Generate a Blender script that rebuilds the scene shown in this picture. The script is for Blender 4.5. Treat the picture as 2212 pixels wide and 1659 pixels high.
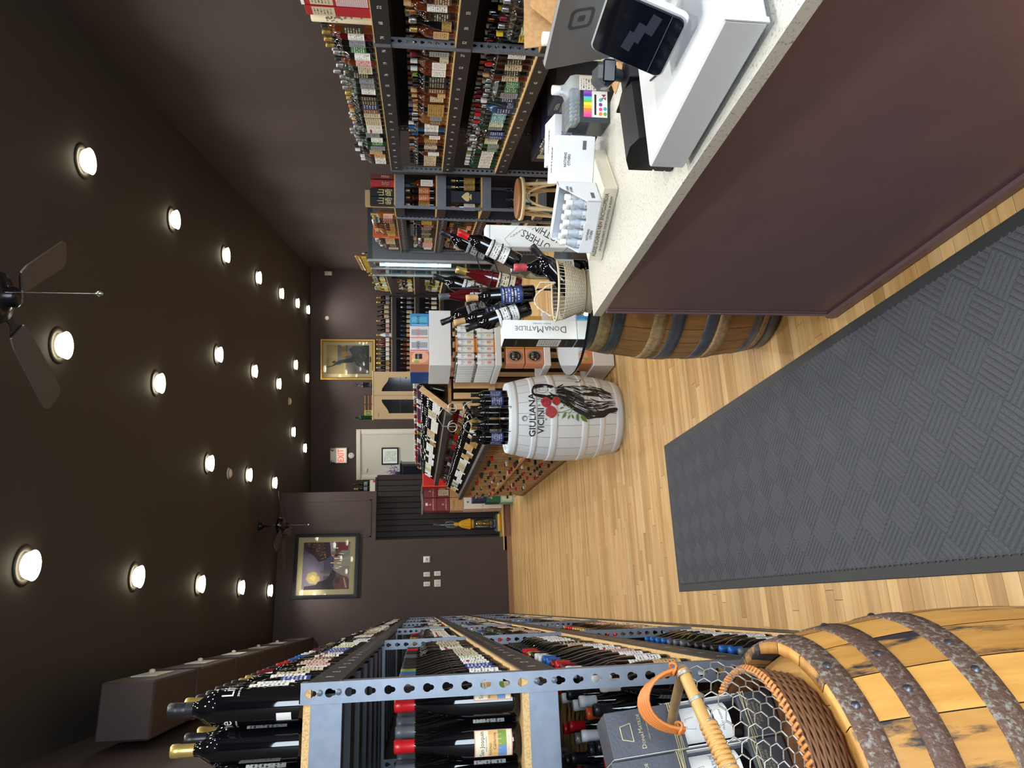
import bpy, math, random
from mathutils import Vector, Matrix
for o in list(bpy.data.objects): bpy.data.objects.remove(o)
SC = bpy.context.scene; COL = SC.collection
R = random.Random(11); PI = math.pi
rad = math.radians
# ---------------------------------------------------------------- camera
PITCH, YAW, ROLL, YAW2 = rad(7.435), rad(17.34), rad(-.054), rad(17.46)
fw = Vector((math.sin(YAW)*math.cos(PITCH), math.cos(YAW)*math.cos(PITCH), -math.sin(PITCH)))
rt = Vector((math.cos(YAW), -math.sin(YAW), 0)); up = rt.cross(fw)
rt, up = rt*math.cos(ROLL)+up*math.sin(ROLL), up*math.cos(ROLL)-rt*math.sin(ROLL)
cam = bpy.data.cameras.new('camera'); camo = bpy.data.objects.new('camera', cam); COL.objects.link(camo)
cam.sensor_fit = 'HORIZONTAL'; cam.sensor_width = 36; cam.lens = 1534/2212*36; cam.clip_start = .02; cam.clip_end = 100
m3 = Matrix((-up, rt, -fw)).transposed()          # the phone was held on its side: image right = down
camo.matrix_world = Matrix.Translation((0, 0, 1.6)) @ m3.to_4x4()
SC.camera = camo
# ---------------------------------------------------------------- world, daylight, exposure
SC.view_settings.view_transform = 'Standard'; SC.view_settings.look = 'None'
SC.view_settings.gamma = 1; SC.view_settings.use_curve_mapping = False
EXPO = 0.32
SC.view_settings.exposure = EXPO
W = bpy.data.worlds.new('World'); SC.world = W; W.use_nodes = True
W.node_tree.nodes['Background'].inputs[0].default_value = (.62, .78, 1, 1)
W.node_tree.nodes['Background'].inputs[1].default_value = 1.6
LAMP_W = 5.4; BULB = 14.0; DAY_W = 150.0
def area(name, loc, rot, sx, sy, watt, col):
    l = bpy.data.lights.new(name, 'AREA'); l.shape = 'RECTANGLE'; l.size = sx; l.size_y = sy; l.energy = watt; l.color = col
    o = bpy.data.objects.new(name, l); COL.objects.link(o); o.location = loc; o.rotation_euler = rot; return o
# daylight through the two shop windows and the glass door behind the photographer
area('daylight_left', (.55, -2.05, 1.55), (rad(90), 0, 0), 2.1, 2.2, DAY_W, (.78, .89, 1))
area('daylight_right', (3.1, -2.05, 1.55), (rad(90), 0, 0), 1.9, 2.2, DAY_W, (.78, .89, 1))

# ---------------------------------------------------------------- helpers
def lin(c):
    f = lambda u: (u/12.92 if u <= .04045 else ((u+.055)/1.055)**2.4)
    return tuple(f(x/255) for x in c)
MATS = {}
def M(name, col=(128, 128, 128), rough=.5, metal=0, spec=.5, emit=0, alpha=1, coat=0, noise=None, bump=None, mix=None, trans=0):
    """principled material; noise=(scale, second colour, (lo,hi), stretch xyz), bump=(scale, strength), emission for things that glow"""
    if name in MATS: return MATS[name]
    m = bpy.data.materials.new(name); MATS[name] = m; m.use_nodes = True; nt = m.node_tree; N = nt.nodes; L = nt.links
    b = N['Principled BSDF']; b.inputs['Base Color'].default_value = (*lin(col), 1); b.inputs['Roughness'].default_value = rough
    b.inputs['Metallic'].default_value = metal; b.inputs['Specular IOR Level'].default_value = spec
    if coat: b.inputs['Coat Weight'].default_value = coat
    if trans: b.inputs['Transmission Weight'].default_value = trans
    if emit: b.inputs['Emission Color'].default_value = (*lin(col), 1); b.inputs['Emission Strength'].default_value = emit
    if noise or bump:
        tc = N.new('ShaderNodeTexCoord')
    if noise:
        sc, c2, (lo, hi), st = noise
        mp = N.new('ShaderNodeMapping'); mp.inputs['Scale'].default_value = st
        L.new(tc.outputs['Object'], mp.inputs[0])
        oi = N.new('ShaderNodeObjectInfo'); mu = N.new('ShaderNodeMath'); mu.operation = 'MULTIPLY'; mu.inputs[1].default_value = 37
        L.new(oi.outputs['Random'], mu.inputs[0]); L.new(mu.outputs[0], mp.inputs['Location'])
        n = N.new('ShaderNodeTexNoise'); n.inputs['Scale'].default_value = sc; n.inputs['Detail'].default_value = 5; n.inputs['Roughness'].default_value = .6
        L.new(mp.outputs[0], n.inputs['Vector'])
        r = N.new('ShaderNodeValToRGB'); r.color_ramp.elements[0].position = lo; r.color_ramp.elements[1].position = hi
        r.color_ramp.elements[0].color = (*lin(col), 1); r.color_ramp.elements[1].color = (*lin(c2), 1)
        L.new(n.outputs[0], r.inputs[0]); L.new(r.outputs[0], b.inputs['Base Color'])
    if bump:
        n2 = N.new('ShaderNodeTexNoise'); n2.inputs['Scale'].default_value = bump[0]; n2.inputs['Detail'].default_value = 4
        L.new(tc.outputs['Object'], n2.inputs['Vector'])
        bp = N.new('ShaderNodeBump'); bp.inputs['Strength'].default_value = bump[1]; bp.inputs['Distance'].default_value = .01
        L.new(n2.outputs[0], bp.inputs['Height']); L.new(bp.outputs[0], b.inputs['Normal'])
    return m
def GLASS(name, col, gloss=.12, rough=.03):
    """thin clear glass: tinted see-through plus a mirror coat that strengthens at grazing angles"""
    if name in MATS: return MATS[name]
    m = bpy.data.materials.new(name); MATS[name] = m; m.use_nodes = True; nt = m.node_tree; N = nt.nodes; L = nt.links
    N.remove(N['Principled BSDF']); t = N.new('ShaderNodeBsdfTransparent'); t.inputs[0].default_value = (*lin(col), 1)
    g = N.new('ShaderNodeBsdfGlossy'); g.inputs['Roughness'].default_value = rough; g.inputs['Color'].default_value = (.95, .97, 1, 1)
    lw = N.new('ShaderNodeLayerWeight'); lw.inputs['Blend'].default_value = .25
    ad = N.new('ShaderNodeMath'); ad.operation = 'MULTIPLY_ADD'; ad.inputs[1].default_value = .75; ad.inputs[2].default_value = gloss*.5; ad.use_clamp = True
    L.new(lw.outputs['Fresnel'], ad.inputs[0])
    mx = N.new('ShaderNodeMixShader'); L.new(ad.outputs[0], mx.inputs[0]); L.new(t.outputs[0], mx.inputs[1]); L.new(g.outputs[0], mx.inputs[2])
    L.new(mx.outputs[0], N['Material Output'].inputs[0]); return m
def PRINT(name, paper, ink, rows=8, band=None, dens=.5):
    """printed paper label: lines of small print (flat print) on paper, uses the label's UV map"""
    if name in MATS: return MATS[name]
    m = bpy.data.materials.new(name); MATS[name] = m; m.use_nodes = True; nt = m.node_tree; N = nt.nodes; L = nt.links
    b = N['Principled BSDF']; b.inputs['Roughness'].default_value = .55
    uv = N.new('ShaderNodeUVMap'); sp = N.new('ShaderNodeSeparateXYZ'); L.new(uv.outputs[0], sp.inputs[0])
    oi = N.new('ShaderNodeObjectInfo')
    def math_(op, a, c=None, clamp=False):
        n = N.new('ShaderNodeMath'); n.operation = op; n.use_clamp = clamp
        for i, x in enumerate((a, c)):
            if x is None: continue
            if isinstance(x, (int, float)): n.inputs[i].default_value = x
            else: L.new(x, n.inputs[i])
        return n.outputs[0]
    u, v = sp.outputs[0], sp.outputs[1]
    fr = math_('FRACT', math_('MULTIPLY', v, rows)); row = math_('LESS_THAN', fr, .5)
    cb = N.new('ShaderNodeCombineXYZ'); L.new(math_('MULTIPLY', u, 26), cb.inputs[0]); L.new(math_('FLOOR', math_('MULTIPLY', v, rows)), cb.inputs[1])
    L.new(math_('MULTIPLY', oi.outputs['Random'], 91), cb.inputs[2])
    wn = N.new('ShaderNodeTexNoise'); wn.inputs['Scale'].default_value = 1.3; wn.inputs['Detail'].default_value = 1; L.new(cb.outputs[0], wn.inputs['Vector'])
    on = math_('GREATER_THAN', wn.outputs[0], dens)
    du = math_('ABSOLUTE', math_('SUBTRACT', u, .5)); inx = math_('LESS_THAN', du, .36)
    dv = math_('ABSOLUTE', math_('SUBTRACT', v, .5)); iny = math_('LESS_THAN', dv, .42)
    k = math_('MULTIPLY', math_('MULTIPLY', row, on), math_('MULTIPLY', inx, iny))
    mx = N.new('ShaderNodeMix'); mx.data_type = 'RGBA'; mx.inputs['A'].default_value = (*lin(paper), 1); mx.inputs['B'].default_value = (*lin(ink), 1); L.new(k, mx.inputs['Factor'])
    out = mx.outputs['Result']
    if band:
        (lo, hi, bc) = band
        bb = math_('MULTIPLY', math_('GREATER_THAN', v, lo), math_('LESS_THAN', v, hi))
        m2 = N.new('ShaderNodeMix'); m2.data_type = 'RGBA'; L.new(bb, m2.inputs['Factor']); L.new(out, m2.inputs['A']); m2.inputs['B'].default_value = (*lin(bc), 1); out = m2.outputs['Result']
    L.new(out, b.inputs['Base Color']); return m
def WOOD(name, c1, c2, scale=9, axis=1, rough=.45, bump=.15, dark=None):
    """long grained wood; axis = direction of the grain"""
    if name in MATS: return MATS[name]
    st = [1, 1, 1]; st[axis] = .07
    m = M(name, c1, rough, noise=(scale*4, c2, (.3, .72), st)); nt = m.node_tree; N = nt.nodes; L = nt.links
    n = [x for x in N if x.type == 'TEX_NOISE'][0]
    bp = N.new('ShaderNodeBump'); bp.inputs['Strength'].default_value = bump; bp.inputs['Distance'].default_value = .004
    L.new(n.outputs[0], bp.inputs['Height']); L.new(bp.outputs[0], N['Principled BSDF'].inputs['Normal'])
    hs = N.new('ShaderNodeHueSaturation'); oi = N.new('ShaderNodeObjectInfo'); mr = N.new('ShaderNodeMapRange')
    mr.inputs['To Min'].default_value = .86; mr.inputs['To Max'].default_value = 1.12
    L.new(oi.outputs['Random'], mr.inputs[0]); L.new(mr.outputs[0], hs.inputs['Value'])
    r = [x for x in N if x.type == 'VALTORGB'][0]; L.new(r.outputs[0], hs.inputs['Color']); L.new(hs.outputs[0], N['Principled BSDF'].inputs['Base Color'])
    return m

class MB:
    def __init__(s): s.v = []; s.f = []; s.m = []; s.sm = []; s.uv = {}; s.mats = []
    def mi(s, mat):
        if mat not in s.mats: s.mats.append(mat)
        return s.mats.index(mat)
    def add(s, vs, fs, mat, smooth=False, T=None, uvs=None):
        k = len(s.v); s.v += [tuple(T @ Vector(p)) if T else tuple(p) for p in vs]; i = s.mi(mat)
        for j, f in enumerate(fs):
            if uvs: s.uv[len(s.f)] = uvs[j]
            s.f.append([a+k for a in f]); s.m.append(i); s.sm.append(smooth)
        return s
    def box(s, a, b, mat, T=None, bev=0):
        (x0, y0, z0), (x1, y1, z1) = [min(p, q) for p, q in zip(a, b)], [max(p, q) for p, q in zip(a, b)]
        if not bev:
            v = [(x, y, z) for z in (z0, z1) for y in (y0, y1) for x in (x0, x1)]
            return s.add(v, [(0, 2, 3, 1), (4, 5, 7, 6), (0, 1, 5, 4), (2, 6, 7, 3), (0, 4, 6, 2), (1, 3, 7, 5)], mat, T=T,
                         uvs=[[(0, 0), (0, 1), (1, 1), (1, 0)], [(0, 0), (1, 0), (1, 1), (0, 1)], [(0, 0), (1, 0), (1, 1), (0, 1)],
                              [(1, 0), (1, 1), (0, 1), (0, 0)], [(1, 0), (1, 1), (0, 1), (0, 0)], [(0, 0), (1, 0), (1, 1), (0, 1)]])
        bev = min(bev, (x1-x0)*.45, (y1-y0)*.45, (z1-z0)*.45); X, Y, Z = (x0, x1), (y0, y1), (z0, z1); v = []; ix = {}
        for i in (0, 1):
            for j in (0, 1):
                for k in (0, 1):
                    sx, sy, sz = (bev if not i else -bev), (bev if not j else -bev), (bev if not k else -bev)
                    ix[i, j, k] = len(v)
                    v += [(X[i], Y[j]+sy, Z[k]+sz), (X[i]+sx, Y[j], Z[k]+sz), (X[i]+sx, Y[j]+sy, Z[k])]
        q = lambda i, j, k, c: ix[i, j, k]+c
        f = []
        for a in (0, 1):
            f.append([q(a, 0, 0, 0), q(a, 1, 0, 0), q(a, 1, 1, 0), q(a, 0, 1, 0)][::1 if a else -1])
            f.append([q(0, a, 0, 1), q(1, a, 0, 1), q(1, a, 1, 1), q(0, a, 1, 1)][::-1 if a else 1])
            f.append([q(0, 0, a, 2), q(1, 0, a, 2), q(1, 1, a, 2), q(0, 1, a, 2)][::1 if a else -1])
        for a in (0, 1):
            for b_ in (0, 1):
                g = [q(a, b_, 0, 0), q(a, b_, 1, 0), q(a, b_, 1, 1), q(a, b_, 0, 1)]; f.append(g if a != b_ else g[::-1])
                g = [q(a, 0, b_, 0), q(a, 1, b_, 0), q(a, 1, b_, 2), q(a, 0, b_, 2)]; f.append(g if a == b_ else g[::-1])
                g = [q(0, a, b_, 1), q(1, a, b_, 1), q(1, a, b_, 2), q(0, a, b_, 2)]; f.append(g if a != b_ else g[::-1])
        for (i, j, k), n in ix.items(): f.append([n, n+1, n+2] if (i+j+k) % 2 else [n, n+2, n+1])
        return s.add(v, f, mat, T=T)
    def quad(s, pts, mat, T=None):
        return s.add(pts, [(0, 1, 2, 3)], mat, T=T, uvs=[[(0, 0), (1, 0), (1, 1), (0, 1)]])
    def lathe(s, prof, mat, n=16, a0=0, a1=2*PI, T=None, smooth=True, sx=1, sy=1, sq=0, uv=False):
        """revolve (r,z) about z; sq>0 squares the section off; mat may be a list per band"""
        full = abs(a1-a0-2*PI) < 1e-6; k = n if full else n+1; v = []
        for r, z in prof:
            for i in range(k):
                a = a0+(a1-a0)*i/n; c, d = math.cos(a), math.sin(a); q = r
                if sq and r > 1e-6: q = r/((abs(c)**sq+abs(d)**sq)**(1/sq))
                v.append((q*c*sx, q*d*sy, z))
        bands = {}
        for j in range(len(prof)-1):
            mm = mat[j] if isinstance(mat, (list, tuple)) else mat
            bands.setdefault(mm, []).append(j)
        base = len(s.v); s.v += [tuple(T @ Vector(p)) if T else p for p in v]
        z0, z1 = prof[0][1], prof[-1][1]
        for mm, js in bands.items():
            ii = s.mi(mm)
            for j in js:
                for i in range(n):
                    i2 = (i+1) % k
                    if prof[j][0] < 1e-6: f = [j*k+i, (j+1)*k+i2, (j+1)*k+i]
                    elif prof[j+1][0] < 1e-6: f = [j*k+i, j*k+i2, (j+1)*k+i]
                    else:
                        f = [j*k+i, j*k+i2, (j+1)*k+i2, (j+1)*k+i]
                        if uv:
                            va, vb = (prof[j][1]-z0)/(z1-z0+1e-9), (prof[j+1][1]-z0)/(z1-z0+1e-9)
                            s.uv[len(s.f)] = [(i/n, va), ((i+1)/n, va), ((i+1)/n, vb), (i/n, vb)]
                    s.f.append([base+a for a in f]); s.m.append(ii); s.sm.append(smooth)
        return s
    def tube(s, pts, r, mat, n=6, closed=False, T=None):
        pts = [Vector(p) for p in pts]; N_ = len(pts); v = []; fs = []; u = None
        rr = r if isinstance(r, (list, tuple)) else [r]*N_
        for i, p in enumerate(pts):
            a = pts[(i-1) % N_] if (closed or i) else p; b = pts[(i+1) % N_] if (closed or i < N_-1) else p
            t = (b-a).normalized() if (b-a).length > 1e-9 else Vector((0, 0, 1))
            if u is None: u = t.orthogonal().normalized()
            u = (u-t*u.dot(t)); u = u.normalized() if u.length > 1e-6 else t.orthogonal().normalized()
            w = t.cross(u)
            for k in range(n):
                an = 2*PI*k/n; v.append(p+(u*math.cos(an)+w*math.sin(an))*rr[i])
        for i in range(N_ if closed else N_-1):
            j = (i+1) % N_
            for k in range(n):
                k2 = (k+1) % n; fs.append((i*n+k, i*n+k2, j*n+k2, j*n+k))
        s.add(v, fs, mat, True, T=T)
        if not closed: s.add(v[:n], [tuple(range(n))[::-1]], mat, T=T); s.add(v[-n:], [tuple(range(n))], mat, T=T)
        return s
    def prism(s, poly, z0, z1, mat, T=None):
        n = len(poly); v = [(x, y, z0) for x, y in poly]+[(x, y, z1) for x, y in poly]
        return s.add(v, [tuple(range(n))[::-1], tuple(range(n, 2*n))]+[(i, (i+1) % n, (i+1) % n+n, i+n) for i in range(n)], mat, T=T)
    def text(s, body, size, mat, T, align='CENTER', sx=1, fn=None, bold=0):
        v, f = glyphs(body, align, bold)
        vs = [Vector((x*size*sx, y*size, 0)) for x, y in v]
        vs = [fn(p) for p in vs] if fn else vs
        return s.add(vs, f, mat, T=T)
    def mesh(s, name):
        me = bpy.data.meshes.new(name); me.from_pydata(s.v, [], s.f)
        for m in s.mats: me.materials.append(m)
        me.polygons.foreach_set('material_index', s.m); me.polygons.foreach_set('use_smooth', s.sm)
        if s.uv:
            ul = me.uv_layers.new(name='UVMap')
            for i, uvs in s.uv.items():
                for li, c in zip(me.polygons[i].loop_indices, uvs): ul.data[li].uv = c
        me.update(); return me
    def build(s, name, parent=None, loc=None, rz=0, **tags):
        return link(name, s.mesh(name), parent, loc, rz, **tags)
_gl = {}
def glyphs(body, align='CENTER', bold=0):
    k = (body, align, bold)
    if k not in _gl:
        cu = bpy.data.curves.new('t', 'FONT'); cu.body = body; cu.align_x = align; cu.align_y = 'CENTER'; cu.resolution_u = 2; cu.offset = bold
        ob = bpy.data.objects.new('t', cu); me = ob.to_mesh()
        _gl[k] = ([(p.co.x, p.co.y) for p in me.vertices], [tuple(p.vertices) for p in me.polygons])
        ob.to_mesh_clear(); bpy.data.objects.remove(ob); bpy.data.curves.remove(cu)
    return _gl[k]
def tags(o, label=None, cat=None, group=None, kind=None):
    if label: o['label'] = label
    if cat: o['category'] = cat
    if group: o['group'] = group
    if kind: o['kind'] = kind
    return o
def link(name, data, parent=None, loc=None, rz=0, **t):
    o = bpy.data.objects.new(name, data); COL.objects.link(o)
    if parent: o.parent = parent
    if loc is not None: o.location = loc
    if isinstance(rz, (int, float)): o.rotation_euler = (0, 0, rz)
    else: o.rotation_euler = rz
    return tags(o, **t)
def thing(name, label, cat, loc=(0, 0, 0), rz=0, group=None):
    return link(name, None, None, loc, rz, label=label, cat=cat, group=group)
def copy_tree(o, parent=None, **kw):
    c = o.copy(); COL.objects.link(c)
    if parent: c.parent = parent
    for ch in list(o.children): copy_tree(ch, c)
    for k, v in kw.items():
        if k == 'loc': c.location = v
        elif k == 'rz': c.rotation_euler = (0, 0, v) if isinstance(v, (int, float)) else v
        else: c['category' if k == 'cat' else k] = v
    return c
T_ = Matrix.Translation
def RX(a): return Matrix.Rotation(a, 4, 'X')
def RY(a): return Matrix.Rotation(a, 4, 'Y')
def RZ(a): return Matrix.Rotation(a, 4, 'Z')
D2 = Vector((math.sin(YAW2), math.cos(YAW2), 0)); N2 = Vector((math.cos(YAW2), -math.sin(YAW2), 0))
def rs(s, t, z=0): return D2*s+N2*t+Vector((0, 0, z))   # frame of the right-hand wall: s along it, t to the right
RW = -YAW2
TXT = RX(PI/2)       # text standing upright, read from -y
ORD = ['first', 'second', 'third', 'fourth', 'fifth', 'sixth', 'seventh', 'eighth', 'ninth', 'tenth']
def nth(i): return ORD[i] if i < 10 else '%d%s' % (i+1, {1: 'st', 2: 'nd', 3: 'rd'}.get((i+1) % 10 if (i+1) % 100 not in (11, 12, 13) else 0, 'th'))
# ================================================================ materials of the room
m_wall = M('wall_paint', (71, 58, 54), .62, noise=(3, (65, 53, 50), (.3, .7), (1, 1, 1)), bump=(260, .12))
m_ceil = M('ceiling_paint', (54, 50, 48), .7, bump=(200, .1))
m_dark = M('niche_paint', (44, 38, 38), .6)
m_trim = M('door_trim_paint', (222, 218, 204), .4)
m_black = M('black_metal', (24, 25, 28), .35, .3)
m_blackp = M('black_plastic', (22, 23, 27), .42)
m_steel = M('blue_grey_steel', (116, 124, 136), .38, .35, noise=(30, (108, 117, 130), (.4, .6), (1, 1, 1)))
m_beam = M('dark_shelf_beam', (44, 45, 50), .42, .35)
m_chip = M('particle_board', (214, 180, 124), .75, noise=(220, (176, 132, 78), (.45, .7), (1, 1, 1)))
m_white = M('white_gloss', (236, 238, 238), .3)
m_whitem = M('white_paper', (238, 238, 234), .6)
m_chalk = M('chalk_white', (226, 226, 222), .8)
m_ink = M('black_ink', (26, 25, 28), .6)
m_gold = M('gold_foil', (206, 168, 92), .3, .8)
m_chrome = M('chrome', (200, 202, 206), .18, 1)
woodf = [WOOD('floor_oak_a', (204, 168, 114), (180, 139, 84), 8, 0, .38), WOOD('floor_oak_b', (214, 179, 126), (192, 153, 98), 8, 0, .38),
         WOOD('floor_oak_c', (194, 154, 97), (166, 123, 70), 8, 0, .38), WOOD('floor_oak_d', (210, 171, 112), (176, 134, 83), 8, 0, .38)]
m_sub = M('floor_joint', (92, 66, 40), .8)
# ================================================================ floor: strip oak running across the shop
H = 3.96
fl = MB().box((-.95, -2.2, -.06), (8.4, 17.6, -.012), m_sub).build('floor', kind='structure')
ROW = .0572
stuff = MB(); nobj = 0; cache = {}
y = -2.15
while y < 17.4:
    near = 1.28 < y < 6.1
    x = -.9-R.random()*.9; xmax = 1.75 if near else 7.6
    while x < xmax:
        ln = R.uniform(.55, 1.25); mat = R.choice(woodf); k = R.uniform(-.0008, .0004)
        if near and x+ln > -.16 and x < 1.75 and nobj < 300 and not (y < 4.4 and x > .04 and x+ln < .95):
            key = (mat.name, round(ln, 1)); ln = key[1]
            if key not in cache: cache[key] = MB().box((0, 0, -.016), (ln-.0012, ROW-.0014, 0), mat, bev=.0009).mesh('floor_plank')
            link('floor_plank', cache[key], fl, (x, y, k)); nobj += 1
        else:
            stuff.box((x, y, -.016), (x+ln-.0012, y+ROW-.0014, k), mat)
        x += ln
    if near:
        stuff.box((x, y, -.016), (7.6, y+ROW-.0014, 0), R.choice(woodf))
    y += ROW
stuff.build('floor_planks', fl, kind='stuff')
# ================================================================ walls and ceiling
MB().box((-1., -2.3, H), (8.6, 17.8, H+.1), m_ceil).build('ceiling', kind='structure')
MB().box((-.98, -2.3, 0), (-.8, 12.6, H), m_wall).build('wall_left', kind='structure')
XL, XR, ZL = 1.135, 1.975, 2.345          # niche opening in the far left wall
w = MB(); w.box((-.98, 12.6, 0), (XL, 12.9, H), m_wall); w.box((XL, 12.6, ZL), (XR, 12.9, H), m_wall)
wf = w.build('wall_far_left', kind='structure')
b = MB()
for a, c in (((1.19, 12.592, 2.43), (1.21, 12.6, 3.78)), ((1.19, 12.592, 2.43), (1.83, 12.6, 2.45)), ((1.81, 12.592, 2.43), (1.83, 12.6, 3.78))):
    b.box(a, c, m_wall)
b.build('trim_2', kind='structure')
MB().box((XR-.12, 12.9, ZL), (XR, 16.3, H), m_wall).build('wall_return', kind='structure')
def rw(name, s0, s1, t0, t1, z0, z1, mat): return MB().box((t0, s0, z0), (t1, s1, z1), mat).build(name, rz=RW, kind='structure')
rw('wall_right', -2.6, 16.3, 2.5, 2.7, 0, H, m_wall)
rw('wall_far_right', 16, 16.2, -3.3, 2.6, 0, H, m_wall)
# shop front behind the photographer: two big windows and a glass door
w = MB(); m_frame = M('shopfront_frame', (60, 60, 64), .4, .5)
for a, c in (((-.98, 0), (-.55, H)), ((1.65, 0), (2.1, H)), ((4.1, 0), (4.6, H)), ((-.98, 2.75), (4.6, H)), ((-.98, 0), (1.65, .4)), ((2.1, 0), (4.1, .12))):
    w.box((a[0], -2.3, a[1]), (c[0], -2.15, c[1]), m_wall)
w.build('wall_front', kind='structure')
g = GLASS('window_glass', (244, 250, 252), .08)
for n, (x0, x1, z0) in enumerate(((-.55, 1.65, .4), (2.1, 4.1, .12))):
    f = MB()
    for a, c in (((x0, z0), (x0+.05, 2.75)), ((x1-.05, z0), (x1, 2.75)), ((x0, z0), (x1, z0+.05)), ((x0, 2.7), (x1, 2.75)), (((x0+x1)/2-.02, z0), ((x0+x1)/2+.02, 2.75))):
        f.box((a[0], -2.26, a[1]), (c[0], -2.2, c[1]), m_frame)
    fo = f.build('window_%d' % (n+1), kind='structure')
    MB().box((x0+.05, -2.235, z0+.05), (x1-.05, -2.228, 2.7), g).build('pane', fo)
# long boxed-in duct along the left wall, with white cover plates on its aisle side
s = MB().box((-.745, 5.277, 3.318), (-.385, 12.6, 3.655), m_wall, bev=.012).build('trim_1', kind='structure')
for i in range(6):
    MB().box((-.75, 6.2+i*1.22, 3.309), (-.375, 6.26+i*1.22, 3.66), m_wall).build('joint_strip', s)
m_plate = M('cover_plate', (228, 224, 214), .5)
for i in range(5):
    yy = 5.62+i*1.2+(.0 if i else 0)
    p = MB().box((-.385, yy, 3.42), (-.377, yy+.36, 3.60), m_plate, bev=.003).build('cover_plate', s)
    MB().lathe([(0, -.02), (.014, -.018), (.02, 0), (.014, .018), (0, .02)], m_plate, 10, T=T_((-.366, yy+.22, 3.53))).build('knob', p)
# beadboard partition behind the niche
pb = MB().box((.9, 13.2, 0), (2.3, 13.3, 2.38), m_dark).build('wall_partition', kind='structure')
m_bead = M('bead_board_paint', (46, 39, 39), .55)
k = 0; x = .92
while x < 2.29:
    MB().box((x, 13.178, .1), (x+.098, 13.2, 2.37), m_bead, bev=.006).build('board', pb); x += .1035
MB().box((.9, 13.16, 2.37), (2.32, 13.32, 2.40), m_bead).build('cap_rail', pb)
MB().box((.9, 12.6, 0), (2.3, 12.62, .128), WOOD('step_wood', (150, 104, 78), (120, 78, 56), 8, 0, .5)).build('trim_3', kind='structure')
MB().box((.9, 12.57, .128), (2.3, 13.2, .145), woodf[1]).build('trim_4', kind='structure')
MB().box((-.2, 12.582, 0), (XL, 12.6, .085), M('baseboard_wood', (150, 112, 80), .5)).build('baseboard_far_left', kind='structure')
# ================================================================ ceiling lamps
m_bulb = M('lamp_glow', (255, 250, 232), .5, emit=BULB)
m_refl = M('lamp_reflector', (250, 238, 204), .3, emit=BULB*.4); m_rim = M('lamp_rim', (84, 80, 72), .45, .4)
lamps = [(3.107, 4.655), (3.652, 6.386), (4.189, 8.143), (4.699, 9.826), (5.206, 11.485), (5.698, 13.009), (6.096, 14.249), (1.743, 4.719), (2.026, 6.459),
         (2.925, 8.201), (3.31, 9.98), (3.664, 11.71), (4.496, 13.164), (4.676, 14.555), (1.637, 8.215), (1.84, 10.089), (2.027, 11.857), (3.22, 13.297), (3.215, 14.69),
         (.335, 4.728), (.339, 6.466), (.334, 8.267), (.348, 10.098), (.349, 12.001)]
extra = [(2.6, 2.95), (1.5, 2.95), (.33, 2.95), (2.1, 1.2), (1.2, 1.2), (.33, 1.2), (.33, -.55), (1.7, -.55), (3.0, -.55)]
rim = MB().lathe([(.083, 0), (.118, -.002), (.12, -.008), (.09, -.012), (.083, 0)], m_rim, 28).mesh('trim_ring')
ref = MB().lathe([(.092, -.004), (.075, .035), (.05, .05), (0, .052)], m_refl, 24).mesh('reflector')
blb = MB().lathe([(0, -.012), (.03, -.008), (.052, .005), (.058, .025), (.05, .045)], m_bulb, 20).mesh('bulb')
rows = {}
for i, (x, y) in enumerate(lamps+extra):
    vis = i < len(lamps)
    if vis:
        row = 'right wall row' if i < 7 else ('left row' if i >= 19 else 'middle rows')
        rows[row] = rows.get(row, -1)+1
        n = rows[row]
        if row == 'middle rows':
            lab = 'round glowing recessed ceiling lamp of the middle rows, %s counted from the near right' % nth(n)
        else: lab = 'round glowing recessed ceiling lamp, %s from the near end of the %s' % (nth(n), row)
    else: lab = 'round recessed ceiling lamp over the shop front behind the photographer, %s one' % nth(i-len(lamps))
    t = thing('ceiling_lamp', lab, 'lamp', (x, y, H), 0, 'recessed ceiling lamps')
    link('trim_ring', rim, t, (0, 0, 0)); link('reflector', ref, t, (0, 0, -.006-.046)); link('bulb', blb, t, (0, 0, -.018-.04))
    l = bpy.data.lights.new('lamp_light', 'SPOT'); l.energy = LAMP_W*4*PI; l.spot_size = rad(152); l.spot_blend = 1.0; l.shadow_soft_size = .07; l.color = (1, .975, .93)
    link('lamp_light', l, t, (0, 0, -.09))
# ================================================================ bottles
GL = dict(dark=M('dark_green_glass', (8, 11, 9), .04, spec=.7), black=M('black_glass', (9, 9, 12), .04, spec=.7), brown=M('brown_glass', (46, 22, 8), .05, spec=.7),
          amber=M('amber_spirit', (100, 46, 14), .05, spec=.7, trans=.3), rose=M('red_rose_glass', (74, 10, 16), .04, spec=.7), green=M('green_glass', (20, 58, 36), .05, spec=.7),
          blue=M('blue_glass', (34, 74, 112), .05, spec=.7), frost=M('frosted_glass', (206, 216, 218), .35, trans=.2), pale=M('pale_gold_wine', (170, 150, 66), .06, spec=.7, trans=.4),
          clear=GLASS('clear_glass', (214, 226, 222), .2), straw=GLASS('straw_liquor', (214, 206, 130), .2), gold=M('gold_spirit', (140, 92, 32), .08, spec=.7, trans=.3), red=M('red_liqueur', (78, 18, 16), .06, spec=.7, trans=.2))
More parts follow.
